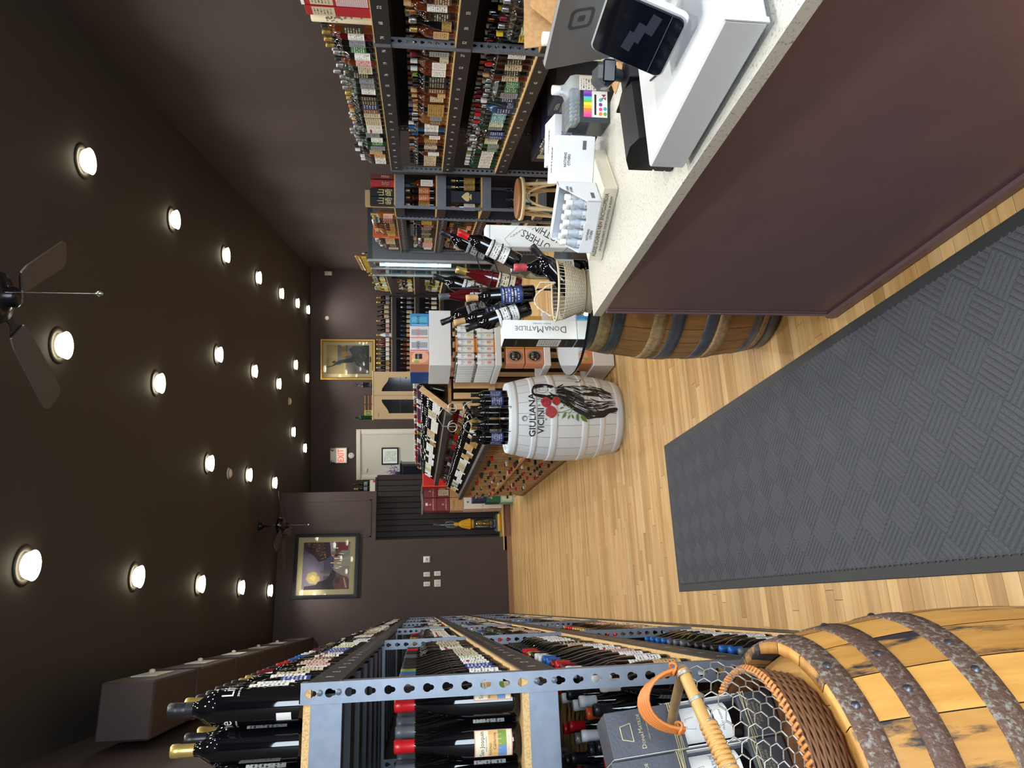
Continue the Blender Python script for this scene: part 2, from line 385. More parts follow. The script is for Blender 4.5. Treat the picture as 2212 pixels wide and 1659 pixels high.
CP = dict(black=M('black_capsule', (30, 30, 34), .35), red=M('red_capsule', (196, 26, 34), .3), gold=M('gold_capsule', (196, 168, 96), .3, .6), white=M('white_capsule', (218, 222, 224), .4),
          grey=M('grey_capsule', (92, 94, 98), .4), burgundy=M('burgundy_capsule', (112, 22, 40), .35), blue=M('blue_capsule', (30, 92, 170), .35), purple=M('purple_capsule', (92, 54, 84), .35),
          silver=M('silver_capsule', (190, 192, 194), .25, .8), orange=M('orange_capsule', (206, 78, 38), .35), green=M('green_capsule', (120, 140, 60), .35), tan=M('cork_stopper', (200, 160, 106), .6),
          copper=M('copper_capsule', (190, 120, 80), .3, .7), coral=M('coral_capsule', (198, 74, 80), .4), yellow=M('yellow_cap', (226, 200, 40), .4), antique=M('antique_gold_capsule', (170, 160, 140), .4, .3, noise=(90, (110, 108, 106), (.4, .6), (1, 1, 1))))
LB = dict(white=PRINT('label_white', (234, 234, 230), (90, 88, 90), 9), cream=PRINT('label_cream', (200, 190, 160), (54, 42, 34), 7), black=PRINT('label_black', (26, 26, 28), (190, 180, 150), 7),
          blue=PRINT('label_blue', (40, 62, 128), (220, 220, 226), 7), red=PRINT('label_red', (120, 36, 34), (220, 204, 180), 6), green=PRINT('label_green', (44, 110, 70), (220, 226, 206), 7),
          gold=PRINT('label_gold', (168, 136, 72), (60, 40, 20), 7), pink=PRINT('label_pink', (214, 172, 166), (96, 40, 50), 8), orange=PRINT('label_orange', (180, 94, 48), (240, 220, 190), 6),
          grey=PRINT('label_grey', (140, 144, 150), (40, 40, 44), 8), teal=PRINT('label_teal', (90, 160, 170), (240, 244, 244), 7), lime=PRINT('label_lime', (214, 220, 190), (100, 140, 50), 7),
          yellow=PRINT('label_yellow', (196, 172, 62), (60, 30, 20), 6), dkblue=PRINT('label_night_blue', (26, 38, 78), (200, 206, 220), 6), brown=PRINT('label_brown', (96, 64, 44), (224, 206, 170), 7),
          tan=PRINT('label_tan', (206, 170, 120), (70, 40, 30), 8), banded=PRINT('label_banded', (236, 234, 226), (60, 60, 62), 9, (.7, .82, (150, 36, 60))))
# kind: body profile, capsule profile, label (radius, z0, z1), square-ness, sx, sy
SH = dict(
    bordeaux=([(0, 0), (.033, 0), (.0368, .004), (.0378, .02), (.0378, .188), (.0350, .206), (.0265, .223), (.017, .236), (.0145, .25), (.0138, .262)], [(.0147, .24), (.0147, .283), (.0156, .284), (.0156, .297), (.014, .301), (0, .3015)], (.0382, .058, .152), 0, 1, 1),
    burgundy=([(0, 0), (.036, 0), (.0395, .004), (.0405, .02), (.0405, .122), (.0378, .15), (.031, .185), (.0215, .218), (.0158, .242), (.0143, .262)], [(.0152, .238), (.0152, .282), (.0162, .283), (.0162, .296), (.0145, .3), (0, .3005)], (.0409, .03, .108), 0, 1, 1),
    screw=([(0, 0), (.033, 0), (.0368, .004), (.0378, .02), (.0378, .19), (.034, .21), (.025, .225), (.0165, .237), (.0145, .25), (.0138, .262)], [(.0152, .238), (.0152, .262), (.0148, .264), (.0156, .266), (.0148, .27), (.0156, .274), (.0148, .278), (.0155, .282), (.0155, .298), (.014, .3), (0, .3)], (.0382, .05, .16), 0, 1, 1),
    champagne=([(0, 0), (.039, 0), (.0425, .005), (.0435, .02), (.0435, .13), (.040, .16), (.031, .195), (.0215, .228), (.0165, .25)], [(.0225, .222), (.018, .25), (.0165, .28), (.0195, .285), (.0205, .305), (.014, .318), (0, .319)], (.0439, .05, .12), 0, 1, 1),
    round=([(0, 0), (.038, 0), (.0415, .004), (.0425, .018), (.0425, .16), (.039, .182), (.026, .198), (.0165, .212), (.0145, .24)], [(.0165, .228), (.0165, .262), (.0155, .266), (0, .2665)], (.0430, .04, .135), 0, 1, 1),
    tall=([(0, 0), (.034, 0), (.0365, .004), (.037, .02), (.0365, .215), (.033, .232), (.018, .246), (.0145, .262)], [(.0162, .252), (.0162, .292), (.015, .296), (0, .297)], (.0375, .06, .17), 0, 1, 1),
    square=([(0, 0), (.036, 0), (.039, .004), (.0395, .016), (.0395, .168), (.036, .186), (.02, .2), (.0155, .21), (.0145, .232)], [(.0172, .222), (.0172, .252), (.0155, .257), (0, .2575)], (.0402, .03, .15), 7, 1, 1),
    flask=([(0, 0), (.044, 0), (.0475, .004), (.049, .02), (.049, .15), (.044, .176), (.03, .196), (.0165, .21), (.0145, .236)], [(.0168, .224), (.0168, .262), (.016, .268), (0, .2685)], (.0494, .04, .13), 4, 1, .62),
    carafe=([(0, 0), (.044, 0), (.049, .004), (.0505, .02), (.049, .085), (.040, .135), (.026, .175), (.0175, .205), (.0152, .24)], [(.018, .228), (.0205, .24), (.0205, .266), (.016, .272), (0, .2725)], (.0508, .03, .085), 0, 1, 1),
    tiny=([(0, 0), (.024, 0), (.0262, .003), (.0268, .012), (.0268, .098), (.023, .112), (.013, .122), (.0112, .15)], [(.0128, .142), (.0128, .162), (.0118, .165), (0, .1655)], (.0272, .022, .082), 0, 1, 1))
_bm = {}
def bmesh_(kind, g, cap, lab, what, n, arc):
    k = (kind, g, cap, lab, what, n, arc)
    if k in _bm: return _bm[k]
    P, Cc, (lr, z0, z1), sq, sx, sy = SH[kind]; mb = MB()
    if 'b' in what: mb.lathe(P, GL[g], n, sx=sx, sy=sy, sq=sq, smooth=not sq or True)
    if 'c' in what: mb.lathe(Cc, CP[cap], max(8, n*2//3))
    if 'l' in what and lab:
        if sq:
            yy = -lr*sy-.0006; w = lr*.8; mb.quad([(-w, yy, z0), (w, yy, z0), (w, yy, z1), (-w, yy, z1)], LB[lab] if isinstance(lab, str) else lab)
        else: mb.lathe([(lr, z0), (lr, z1)], LB[lab] if isinstance(lab, str) else lab, max(6, n*2//3), -PI/2-arc, -PI/2+arc, uv=True)
    _bm[k] = mb.mesh({'b': 'bottle_glass', 'c': 'capsule', 'l': 'label'}.get(what, 'bottle')); return _bm[k]
def bottle(name, kind, g, cap, lab, loc, rz=0, label=None, cat='wine bottle', group=None, parts=True, n=16, arc=1.25, sc=1, M4=None):
    """a bottle whose label faces -y of its own frame; M4 = full placement matrix for leaning bottles"""
    if parts:
        o = link(name, bmesh_(kind, g, None, None, 'b', n, 0), None, loc, rz, label=label, cat=cat, group=group)
        link('capsule', bmesh_(kind, None, cap, None, 'c', n, 0), o)
        if lab: link('label', bmesh_(kind, None, None, lab, 'l', n, arc), o)
    else: o = link(name, bmesh_(kind, g, cap, lab, 'bcl', n, arc), None, loc, rz, label=label, cat=cat, group=group)
    if M4 is not None: o.matrix_basis = M4
    elif sc != 1: o.scale = (sc, sc, sc)
    return o
def bottle_into(mb, kind, g, cap, lab, T, n=8):
    P, Cc, (lr, z0, z1), sq, sx, sy = SH[kind]
    mb.lathe(P[1:], GL[g], n, T=T, sx=sx, sy=sy); mb.lathe(Cc, CP[cap], 6, T=T)
    if lab: mb.lathe([(lr+.0006, z0), (lr+.0006, z1)], LB[lab], 5, -PI/2-1.2, -PI/2+1.2, T=T, uv=True)
CAPW = {'tan': 'bare cork', 'antique': 'antique-gold capsule'}
LABW = {'dkblue': 'night-blue label', 'banded': 'red-banded label', None: 'unlabelled side'}
GLW = dict(dark='dark', black='black', brown='brown', amber='amber', rose='rosé', green='green', blue='blue', frost='frosted', pale='pale-gold', clear='clear', straw='straw-coloured', gold='golden', red='red')
def blab(noun, g, cap, lab, place):
    return '%s %s, %s, %s, %s' % (GLW[g], noun, CAPW.get(cap, cap+' cap'), LABW.get(lab, (lab or '')+' label'), place)

# ================================================================ left steel rack with wine
RX0, RYN, RDEP = -.155, 1.8, .6
LV = [1.862, 1.36, .852, .13]
rack = thing('steel_rack', 'long blue grey steel shelving rack of wine behind the rusty hooped barrel', 'shelving rack', (0, 0, 0))
def post_mesh(z0, z1, w=.046, p=.0445, flip=1):
    """slotted angle post: a flange facing -y with keyholes through it and a plain flange along +y"""
    mb = MB(); z = z0; c = w/2
    while z < z1-1e-6:
        zt, r, hs = z+p*.78, .0098, .0058; zc = zt-r; zb = z+p*.2
        for sg in (-1, 1):
            pts = [(c-sg*c, z), (c, z), (c, zb)]
            for a in (30, 60, 90): pts.append((c-sg*hs*math.sin(rad(a)), zb+hs-hs*math.cos(rad(a))))
            a0 = math.asin(hs/r)
            for i in range(7):
                a = a0+(PI-a0)*i/6; pts.append((c-sg*r*math.sin(a), zc-r*math.cos(a)))
            pts += [(c, z+p), (c-sg*c, z+p)]
            v = [(flip*-x, 0, zz) for x, zz in pts]; f = tuple(range(len(v)))
            mb.add(v, [f if sg*flip < 0 else f[::-1]], m_steel)
        z += p
    mb.box((-.0022*flip if flip > 0 else 0, 0, z0), (0 if flip > 0 else .0022, .04, z1), m_steel)
    return mb.mesh('post')
pm = post_mesh(0, 1.869); pmr = post_mesh(0, 1.869, flip=-1)
yy = [1.8, 3.95, 6.1, 8.25, 10.4, 12.52]
for i, y in enumerate(yy):
    for x, me in ((RX0, pm), (RX0-RDEP, pmr)):
        o = link('post', me, rack, (x, y, 0)); sm = o.modifiers.new('thickness', 'SOLIDIFY'); sm.thickness = .002; sm.offset = 0
m_deck = M('deck_charcoal', (52, 55, 62), .4, .3)
riv = MB().lathe([(0, -.003), (.007, -.002), (.008, 0)], m_steel, 10, T=RX(-PI/2)).mesh('rivet')
for li, z in enumerate(LV):
    for i in range(5):
        y0, y1 = yy[i]+.002, yy[i+1]+.002
        MB().box((RX0-RDEP+.002, y0, z-.016), (RX0-.003, y1-.004, z), m_chip).build('shelf_board', rack)
        fb = MB(); fb.box((RX0-.002, y0+.002, z-.082), (RX0+.001, y1-.002, z-.006), m_beam); fb.box((RX0-.022, y0+.002, z-.02), (RX0-.002, y1-.002, z-.017), m_beam)
        fb.box((RX0-.008, y0+.002, z-.084), (RX0+.003, y1-.002, z-.079), m_beam)
        o = fb.build('front_beam', rack)
        # handwritten white prices on the beam
        pr = MB()
        for k in range(14):
            yk = y0+.12+k*.145
            if li < 3 and yk < y1-.08: pr.text(str(R.choice([9, 11, 12, 13, 14, 15, 16, 17, 18, 19, 21, 22, 24, 29])), .03, m_chalk, T_((RX0+.0016, yk, z-.045)) @ RZ(PI/2) @ TXT)
        if pr.v: pr.build('price_marks', o)
        cb = MB()
        if li < 3 and i < 3:
            n = 13
            for k in range(n):
                yk = y0+.05+(y1-y0-.1)*k/n; cb.box((RX0-RDEP+.02, yk, z-.075+.03*(k % 2)), (RX0-.03, yk+.13, z-.018), m_deck)
            for k in range(0, n): pass
            cb.build('under_shelf_deck', rack, kind='stuff')
        MB().box((RX0-RDEP+.004, y0, z-.08), (RX0-RDEP+.006, y1-.004, z-.016), m_beam).build('rear_beam', rack)
    for i, y in enumerate(yy):
        e = MB(); e.box((RX0-RDEP+.044, y+.0025, z-.084), (RX0-.046+.006, y+.005, z-.016), m_steel); e.box((RX0-RDEP+.044, y+.003, z-.086), (RX0-.04, y+.026, z-.083), m_steel)
        o = e.build('end_beam', rack)
        if i < 3:
            for dx, dz in ((-.014, -.036), (-.014, -.078)): link('rivet', riv, o, (RX0-.008+dx, y, z+dz))
bp = MB()
bp.box((RX0-RDEP-.006, 1.83, .1), (RX0-RDEP-.002, 12.5, 1.8), m_black); bp.build('back_panel', rack)
# --- what stands on it
WPAL = dict(cap=['black', 'black', 'black', 'grey', 'white', 'gold', 'burgundy', 'red', 'black', 'silver', 'blue'], lab=['white', 'cream', 'white', 'cream', 'black', 'pink', 'lime', 'blue', 'banded', 'white'], kind=['bordeaux', 'bordeaux', 'burgundy', 'screw'])
LVN = ['top shelf', 'second shelf', 'third shelf', 'bottom shelf']
def run_specs(n):
    out = []
    while len(out) < n:
        sp = (R.choice(WPAL['kind']), 'dark' if R.random() < .6 else 'black', R.choice(WPAL['cap']), R.choice(WPAL['lab']))
        out += [sp]*R.choice([2, 3, 3, 4])
    return out[:n]
fixed = {0: [('screw', 'black', 'black', None), ('bordeaux', 'dark', 'gold', 'white'), ('bordeaux', 'dark', 'black', 'white'), ('burgundy', 'dark', 'black', 'blue'), ('bordeaux', 'black', 'black', 'white'), ('bordeaux', 'black', 'black', 'cream'), ('burgundy', 'dark', 'black', 'cream'), ('burgundy', 'dark', 'gold', 'white'), ('burgundy', 'dark', 'gold', 'pink'), ('bordeaux', 'black', 'black', 'cream'), ('bordeaux', 'black', 'burgundy', 'pink'), ('bordeaux', 'black', 'burgundy', 'cream'), ('bordeaux', 'black', 'black', 'brown'), ('bordeaux', 'black', 'black', 'brown')],
         1: [('burgundy', 'black', 'red', 'white'), ('burgundy', 'black', 'black', 'white'), ('burgundy', 'black', 'grey', 'white'), ('burgundy', 'black', 'grey', 'blue'), ('burgundy', 'black', 'black', 'blue'), ('burgundy', 'dark', 'grey', 'white'), ('burgundy', 'dark', 'blue', 'banded'), ('burgundy', 'dark', 'green', 'white'), ('burgundy', 'dark', 'black', 'lime'), ('burgundy', 'dark', 'black', 'cream'), ('burgundy', 'dark', 'black', 'cream')],
         2: [('burgundy', 'black', 'white', 'white'), ('bordeaux', 'black', 'white', 'white'), ('burgundy', 'black', 'grey', 'tan'), ('bordeaux', 'black', 'black', 'white'), ('burgundy', 'black', 'white', 'white'), ('burgundy', 'black', 'white', 'white'), ('burgundy', 'black', 'burgundy', 'white'), ('burgundy', 'black', 'red', 'pink'), ('burgundy', 'dark', 'burgundy', 'pink'), ('burgundy', 'dark', 'blue', 'banded'), ('burgundy', 'dark', 'blue', 'white'), ('burgundy', 'dark', 'white', 'white'), ('burgundy', 'dark', 'white', 'white'), ('bordeaux', 'dark', 'black', 'pink'), ('bordeaux', 'dark', 'gold', 'cream')],
         3: [('burgundy', 'dark', 'purple', 'white'), ('burgundy', 'dark', 'purple', 'white'), ('burgundy', 'dark', 'purple', 'cream'), ('burgundy', 'dark', 'green', 'white'), ('bordeaux', 'dark', 'tan', 'banded'), ('bordeaux', 'dark', 'tan', 'banded'), ('bordeaux', 'dark', 'tan', 'white'), ('bordeaux', 'black', 'black', 'white'), ('bordeaux', 'black', 'grey', 'white'), ('bordeaux', 'black', 'grey', 'white'), ('bordeaux', 'black', 'blue', 'white'), ('bordeaux', 'black', 'blue', 'white'), ('bordeaux', 'black', 'black', 'brown')]}
far_stuff = MB()
for li, z in enumerate(LV):
    y = RYN+.075; ph = 0; specs = fixed[li]+run_specs(130); idx = 0
    while y < 12.42:
        j = min(range(6), key=lambda q: abs(yy[q]-y))
        if abs(yy[j]-y) < .046: y = yy[j]+.052
        sp = specs[idx]; x = RX0-.047-R.random()*.004
        if y < 4.55:
            rz = PI/2+R.uniform(-.15, .15)
            if not (li == 1 and idx == 0) and not (li == 0 and idx == 0):
                nb = 24 if y < 2.8 else 14
                bottle('wine_bottle', *sp, (x, y, z+.0006), rz, blab('wine bottle', sp[1], sp[2], sp[3], '%s from near post, left rack\'s %s' % (nth(idx), LVN[li])), 'wine bottle', 'bottles on the left rack\'s '+LVN[li], True, nb)
        else:
            bottle_into(far_stuff, *sp, T_((x, y, z)) @ RZ(PI/2))
        if y >= 2.6 and not (li == 0 and (2.9 < y < 3.8)):   # second row standing behind
            sp2 = specs[max(0, idx-2)]
            bottle_into(far_stuff, *sp2, T_((x-.095, y+.01, z)) @ RZ(PI/2), n=6)
        idx += 1; y += .0885
far_stuff.build('wine_bottles', loc=(0, 0, .0006), label='mass of dark wine bottles filling the far bays and back rows of left rack', cat='bottles', kind='stuff')
# bottles seen through the open near end of the rack
m_sj = M('pale_label_paper', (232, 220, 190), .55)
def paste(o, z0, z1, r, arc, items, base='lettering', paper=None, edge=None):
    """print wrapped on a bottle: items = (text, size, x, z, material, squeeze)"""
    mb = MB()
    if paper:
        if edge: mb.lathe([(r+.0002, z0), (r+.0002, z1)], edge, 14, -PI/2-arc, -PI/2+arc)
        d = .0025 if edge else 0
        mb.lathe([(r+.0005, z0+d), (r+.0005, z1-d)], paper, 14, -PI/2-arc+d*20, -PI/2+arc-d*20)
    rr = r+.001
    wrap = lambda x, zz: Vector((rr*math.sin(x/rr), -rr*math.cos(x/rr), zz))
    for it in items:
        if it[0] == 'RECT':
            _, x0, x1, za, zb, mat = it; n = 6
            v = []; f = []
            for i in range(n+1):
                xx = x0+(x1-x0)*i/n; v += [wrap(xx, za), wrap(xx, zb)]
                if i: f.append((2*i-2, 2*i, 2*i+1, 2*i-1))
            mb.add(v, f, mat)
        elif it[0] == 'V':      # text running up the bottle
            _, t, size, x, zz, mat, sx = it; mb.text(t, size, mat, None, fn=lambda p: wrap(x-p.y, zz+p.x), sx=sx)
        else:
            t, size, x, zz, mat, sx = it; mb.text(t, size, mat, None, fn=lambda p: wrap(x+p.x, zz+p.y), sx=sx)
    return mb.build(base, o)
grp = 'bottles seen through the near end of the left rack'
def endb(kind, g, cap, lab, x, y, z, place, rz=0, noun='wine bottle'):
    return bottle('wine_bottle', kind, g, cap, lab, (x, y, z+.0006), rz, blab(noun, g, cap, lab, place), 'wine bottle', grp, True, 28)
# top shelf: black screw-capped bottle printed in white, gold-capped ones beside it
o = endb('screw', 'black', 'black', None, -.205, 1.876, LV[0], 'printed white, near corner of top shelf')
o.scale = (1.1, 1.1, 1.04)
paste(o, 0, 0, .0378, 0, [('Life', .036, .048, .168, m_chalk, .9), ('zero sugar', .009, .045, .147, m_chalk, 1), ('vine', .036, -.05, .168, m_chalk, .9), ('white wine', .008, -.043, .148, m_chalk, 1), ('RECT', -.03, -.012, .03, .062, m_chalk)], 'lettering')
m_bar = M('bar_code_ink', (60, 60, 70), .6)
k = 0
for x, y, sp in ((-.292, 1.885, ('bordeaux', 'black', 'gold', None)), (-.284, 1.985, ('bordeaux', 'black', 'black', 'white')), (-.285, 2.09, ('bordeaux', 'dark', 'gold', 'cream')), (-.372, 2.0, ('bordeaux', 'dark', 'gold', 'white')), (-.378, 1.885, ('bordeaux', 'black', 'gold', 'white')), (-.466, 1.9, ('bordeaux', 'black', 'black', 'cream'))):
    o = endb(*sp, x, y, LV[0], '%s inside near end of top shelf' % nth(k)); k += 1
# second shelf: red-capped pinot noir in front, grey-capped ones behind
m_pic1 = M('label_picture_ochre', (222, 176, 112), .6); m_pic2 = M('label_picture_green', (122, 150, 60), .6); m_pic3 = M('label_picture_blue', (110, 140, 190), .6); m_lbed = M('label_border_pink', (206, 150, 130), .6)
for k, x in enumerate((-.222, -.312, -.402, -.492)):
    o = endb('burgundy', 'black', 'red', None, x, 1.872+(.006 if k else 0), LV[1], 'picture label, %s of near-end front row' % nth(k), 0 if k != 0 else .9)
    paste(o, .022, .112, .0405, .78, [('San Joaquin', .0135, 0, .094, m_ink, .92), ('WINE COMPANY', .0045, 0, .0835, m_ink, 1), ('RECT', -.03, .03, .048, .079, m_pic1), ('RECT', -.03, -.004, .036, .056, m_pic3), ('RECT', -.004, .03, .036, .056, m_pic2),
          ('Pinot Noir', .007, -.012, .074, m_ink, 1), ('California', .0095, .006, .064, m_ink, 1), ('PINOT NOIR', .0058, 0, .0305, m_lbed, 1)], 'front_label', m_sj, m_lbed)
k = 0
for r_ in range(4):
    for x in (-.292, -.382, -.472):
        o = endb('burgundy', 'dark', 'grey', 'white', x+R.uniform(-.006, .006), 1.965+r_*.089, LV[1], '%s behind the red-capped end row' % nth(k)); k += 1
# third shelf: rows of capped necks seen from above
caps3 = [['white', 'antique', 'white', 'antique', 'white', 'antique'], ['red', 'black', 'white', 'antique', 'white', 'black'], ['burgundy', 'red', 'orange', 'red', 'white', 'white'], ['white', 'black', 'black', 'white', 'black', 'black'], ['antique', 'white', 'black', 'black', 'white', 'white'], ['black', 'white', 'white', 'black', 'white', 'black']]
k = 0
for r_ in range(7):
    for c, x in enumerate((-.292, -.38, -.468, -.556)):
        if r_ < 1 and c > 1: continue
        cp = caps3[(r_+c*2) % 6][(c+r_) % 6]
        endb('burgundy' if r_ % 2 else 'bordeaux', 'dark', cp, 'white' if r_ == 0 else None, x+(.02 if r_ % 2 else 0), 1.885+r_*.087, LV[2], '%s inside near end of third shelf' % nth(k), PI/2 if c == 0 else 0); k += 1
# dark carton boxes and a small green wreath standing further along the top shelf
for i, y in enumerate((3.02, 3.62)):
    MB().box((-.5, y, LV[0]+.001), (-.40, y+.1, LV[0]+.36-.05*i), M('charcoal_carton', (62, 64, 66), .6), bev=.003).build('gift_carton', label='tall charcoal gift carton behind bottles on left rack\'s top shelf, %s' % ('the nearer taller one' if i == 0 else 'farther shorter one'), cat='carton', group='charcoal cartons on the top shelf')
m_leaf = M('dark_leaf', (66, 84, 40), .6); m_twig = M('twig', (96, 74, 48), .8)
wr = thing('leaf_garland', 'green leaf garland lying on bottles at the far end of the left rack', 'garland', (-.3, 9.6, LV[0]+.035))
mb = MB(); mb.tube([(.04*math.sin(i), i*.09, .29+.02*math.cos(i*2)) for i in range(22)], .012, m_twig, 6); mb.build('stem', wr)
mb = MB()
for i in range(420):
    c = Vector((R.gauss(.02, .035), R.uniform(-.05, 1.95), .3+abs(R.gauss(.02, .035)))); a = RZ(R.random()*6.3) @ RX(R.uniform(-1, 1))
    mb.add([(0, -.02, 0), (.011, 0, .004), (0, .03, 0), (-.011, 0, .004)], [(0, 1, 2), (0, 2, 3)], m_leaf, T=T_(c) @ a)
mb.build('leaves', wr, kind='stuff')
# ================================================================ steel racks of spirits along the right-hand wall (frame: x = t, y = s)
def shelf_unit(name, label, s0, s1, t0, dep, levels, marks, posts=(1, 1)):
    """front plane at local x=0 facing -x, running +y; placed with its near front foot at (s0,t0)"""
    r = thing(name, label, 'shelving rack', rs(s0, t0), RW); L_ = s1-s0; top = levels[0]
    for i, y in enumerate((0, L_)):
        if not posts[i]: continue
        for x, fl in ((0, pmr), (dep, pm)):
            o = link('post', fl, r, (x, y, 0)); o.scale = (1, 1, (top+.004)/1.869); sm = o.modifiers.new('thickness', 'SOLIDIFY'); sm.thickness = .002; sm.offset = 0
    for li, z in enumerate(levels):
        MB().box((.003, .004, z-.016), (dep, L_-.004, z), m_chip).build('shelf_board', r)
        f = MB(); f.box((-.001, .004, z-.098), (.002, L_-.004, z-.006), m_beam); f.box((-.005, .004, z-.1), (.012, L_-.004, z-.095), m_beam)
        o = f.build('front_beam', r); MB().box((dep-.004, .004, z-.085), (dep, L_-.004, z-.016), m_beam).build('rear_beam', r)
        for y in (.003, L_-.003): MB().box((.046, y-.001, z-.085), (dep-.046, y+.001, z-.016), m_steel).build('end_beam', r)
        if marks and li < len(marks):
            pr = MB(); n = len(marks[li])
            for k, tx in enumerate(marks[li]): pr.text(tx, .034, m_chalk, T_((-.0016, L_*(k+.5)/n, z-.052)) @ RZ(-PI/2) @ TXT)
            pr.build('lettering', o)
    MB().box((dep+.001, .01, .08), (dep+.003, L_-.01, top-.05), M('rack_back_cloth', (26, 27, 34), .8)).build('back_panel', r)
    return r
def pr_list(seed, n, lo=14, hi=69):
    q = random.Random(seed); return [str(q.randint(lo, hi)) for _ in range(n)]
RL = [1.862, 1.386, .88, .33]
shelf_unit('steel_rack', 'blue grey steel rack of spirits behind the service counter', 1.75, 6.78, 2.0, .42, RL, [pr_list(1, 30, 19, 99), pr_list(2, 30), pr_list(3, 30, 12, 49)])
for z0, z1 in ((0, 1.866),):   # extra middle post pair
    for s in (4.26,):
        rr = [o for o in bpy.data.objects if o.name == 'steel_rack.001'][0]
        for x, fl in ((-.0005, pmr), (.42, pm)):
            o = link('post', fl, rr, (x, s-1.75, 0)); sm = o.modifiers.new('thickness', 'SOLIDIFY'); sm.thickness = .002; sm.offset = 0
q = lambda *a: a
lq = {0: [q('tall', 'amber', 'black', 'black'), q('bordeaux', 'rose', 'gold', 'white'), q('bordeaux', 'dark', 'gold', 'grey'), q('bordeaux', 'dark', 'gold', 'green'), q('round', 'clear', 'silver', 'white'), q('round', 'amber', 'black', 'pink'), q('flask', 'clear', 'silver', 'cream'),
          q('tall', 'clear', 'silver', 'black'), q('round', 'clear', 'silver', 'grey'), q('round', 'clear', 'silver', 'grey'), q('round', 'clear', 'silver', 'white'), q('square', 'clear', 'gold', 'black'), q('square', 'dark', 'gold', 'black'), q('square', 'dark', 'silver', 'dkblue'), q('square', 'dark', 'copper', 'brown'),
          q('square', 'clear', 'tan', 'cream'), q('square', 'dark', 'silver', 'cream'), q('square', 'dark', 'tan', 'cream'), q('square', 'dark', 'silver', 'white'), q('square', 'clear', 'silver', 'banded'), q('tall', 'clear', 'silver', 'grey'), q('tall', 'clear', 'silver', 'grey'), q('round', 'dark', 'silver', 'white'), q('round', 'green', 'silver', 'green'), q('square', 'clear', 'white', 'grey'), q('tall', 'dark', 'black', 'green'), q('tall', 'clear', 'white', 'tan'), q('round', 'amber', 'black', 'tan'), q('round', 'clear', 'white', 'white')],
      1: [q('carafe', 'brown', 'copper', 'orange'), q('round', 'brown', 'copper', 'brown'), q('tall', 'amber', 'tan', 'white'), q('round', 'brown', 'copper', 'black'), q('carafe', 'black', 'silver', 'gold'), q('flask', 'amber', 'gold', 'tan'), q('tall', 'amber', 'gold', 'cream'), q('square', 'brown', 'black', 'grey'), q('carafe', 'brown', 'burgundy', 'cream'), q('flask', 'amber', 'white', 'white'), q('flask', 'amber', 'white', 'white'), q('square', 'dark', 'green', 'black'), q('square', 'dark', 'black', 'black'), q('square', 'brown', 'black', 'brown'), q('carafe', 'amber', 'tan', 'tan'), q('round', 'amber', 'tan', 'cream'), q('square', 'amber', 'copper', 'gold'), q('square', 'dark', 'tan', 'gold'), q('square', 'amber', 'tan', 'gold'), q('flask', 'gold', 'silver', 'grey'), q('flask', 'gold', 'silver', 'brown'), q('tall', 'brown', 'white', 'white'), q('tall', 'blue', 'blue', 'white'), q('tall', 'dark', 'silver', 'grey'), q('flask', 'amber', 'blue', 'white'), q('tall', 'amber', 'copper', 'gold'), q('tall', 'red', 'black', 'brown'), q('tall', 'dark', 'silver', 'cream'), q('tall', 'dark', 'copper', 'black'), q('round', 'amber', 'silver', 'white'), q('tall', 'dark', 'black', 'cream')],
      2: [q('flask', 'clear', 'silver', 'blue'), q('round', 'straw', 'silver', 'white'), q('round', 'straw', 'silver', 'orange'), q('round', 'straw', 'burgundy', 'yellow'), q('round', 'straw', 'silver', 'lime'), q('round', 'clear', 'yellow', 'yellow'), q('tall', 'clear', 'black', 'dkblue'), q('tall', 'dark', 'black', 'white'), q('tall', 'brown', 'black', 'black'), q('tall', 'brown', 'red', 'cream'), q('tall', 'dark', 'black', 'black'), q('tall', 'amber', 'tan', 'cream'), q('round', 'clear', 'silver', 'green'), q('round', 'clear', 'silver', 'green'), q('square', 'clear', 'silver', 'grey'), q('round', 'clear', 'silver', 'dkblue'), q('carafe', 'clear', 'white', 'dkblue'), q('square', 'blue', 'silver', 'dkblue'), q('tall', 'clear', 'burgundy', 'teal'), q('tall', 'clear', 'red', 'teal'), q('tall', 'clear', 'silver', 'teal'), q('tall', 'clear', 'red', 'lime'), q('tall', 'green', 'silver', 'grey'), q('square', 'clear', 'silver', 'blue'), q('square', 'clear', 'silver', 'blue'), q('tall', 'straw', 'silver', 'cream'), q('tall', 'straw', 'white', 'lime'), q('round', 'green', 'silver', 'grey'), q('round', 'dark', 'silver', 'green'), q('tall', 'green', 'white', 'white'), q('tall', 'dark', 'green', 'white'), q('tall', 'green', 'white', 'white')]}
RLN = ['top shelf', 'second shelf', 'third shelf']
posts1 = (4.26, 6.78)
def liq(sp, s, t, z, rz, label, grp, parts=True, n=14, sc=1):
    return bottle('liquor_bottle', *sp, rs(s, t, z+.0006), rz, label, 'liquor bottle', grp, parts, n, 1.2, sc)
back = MB()
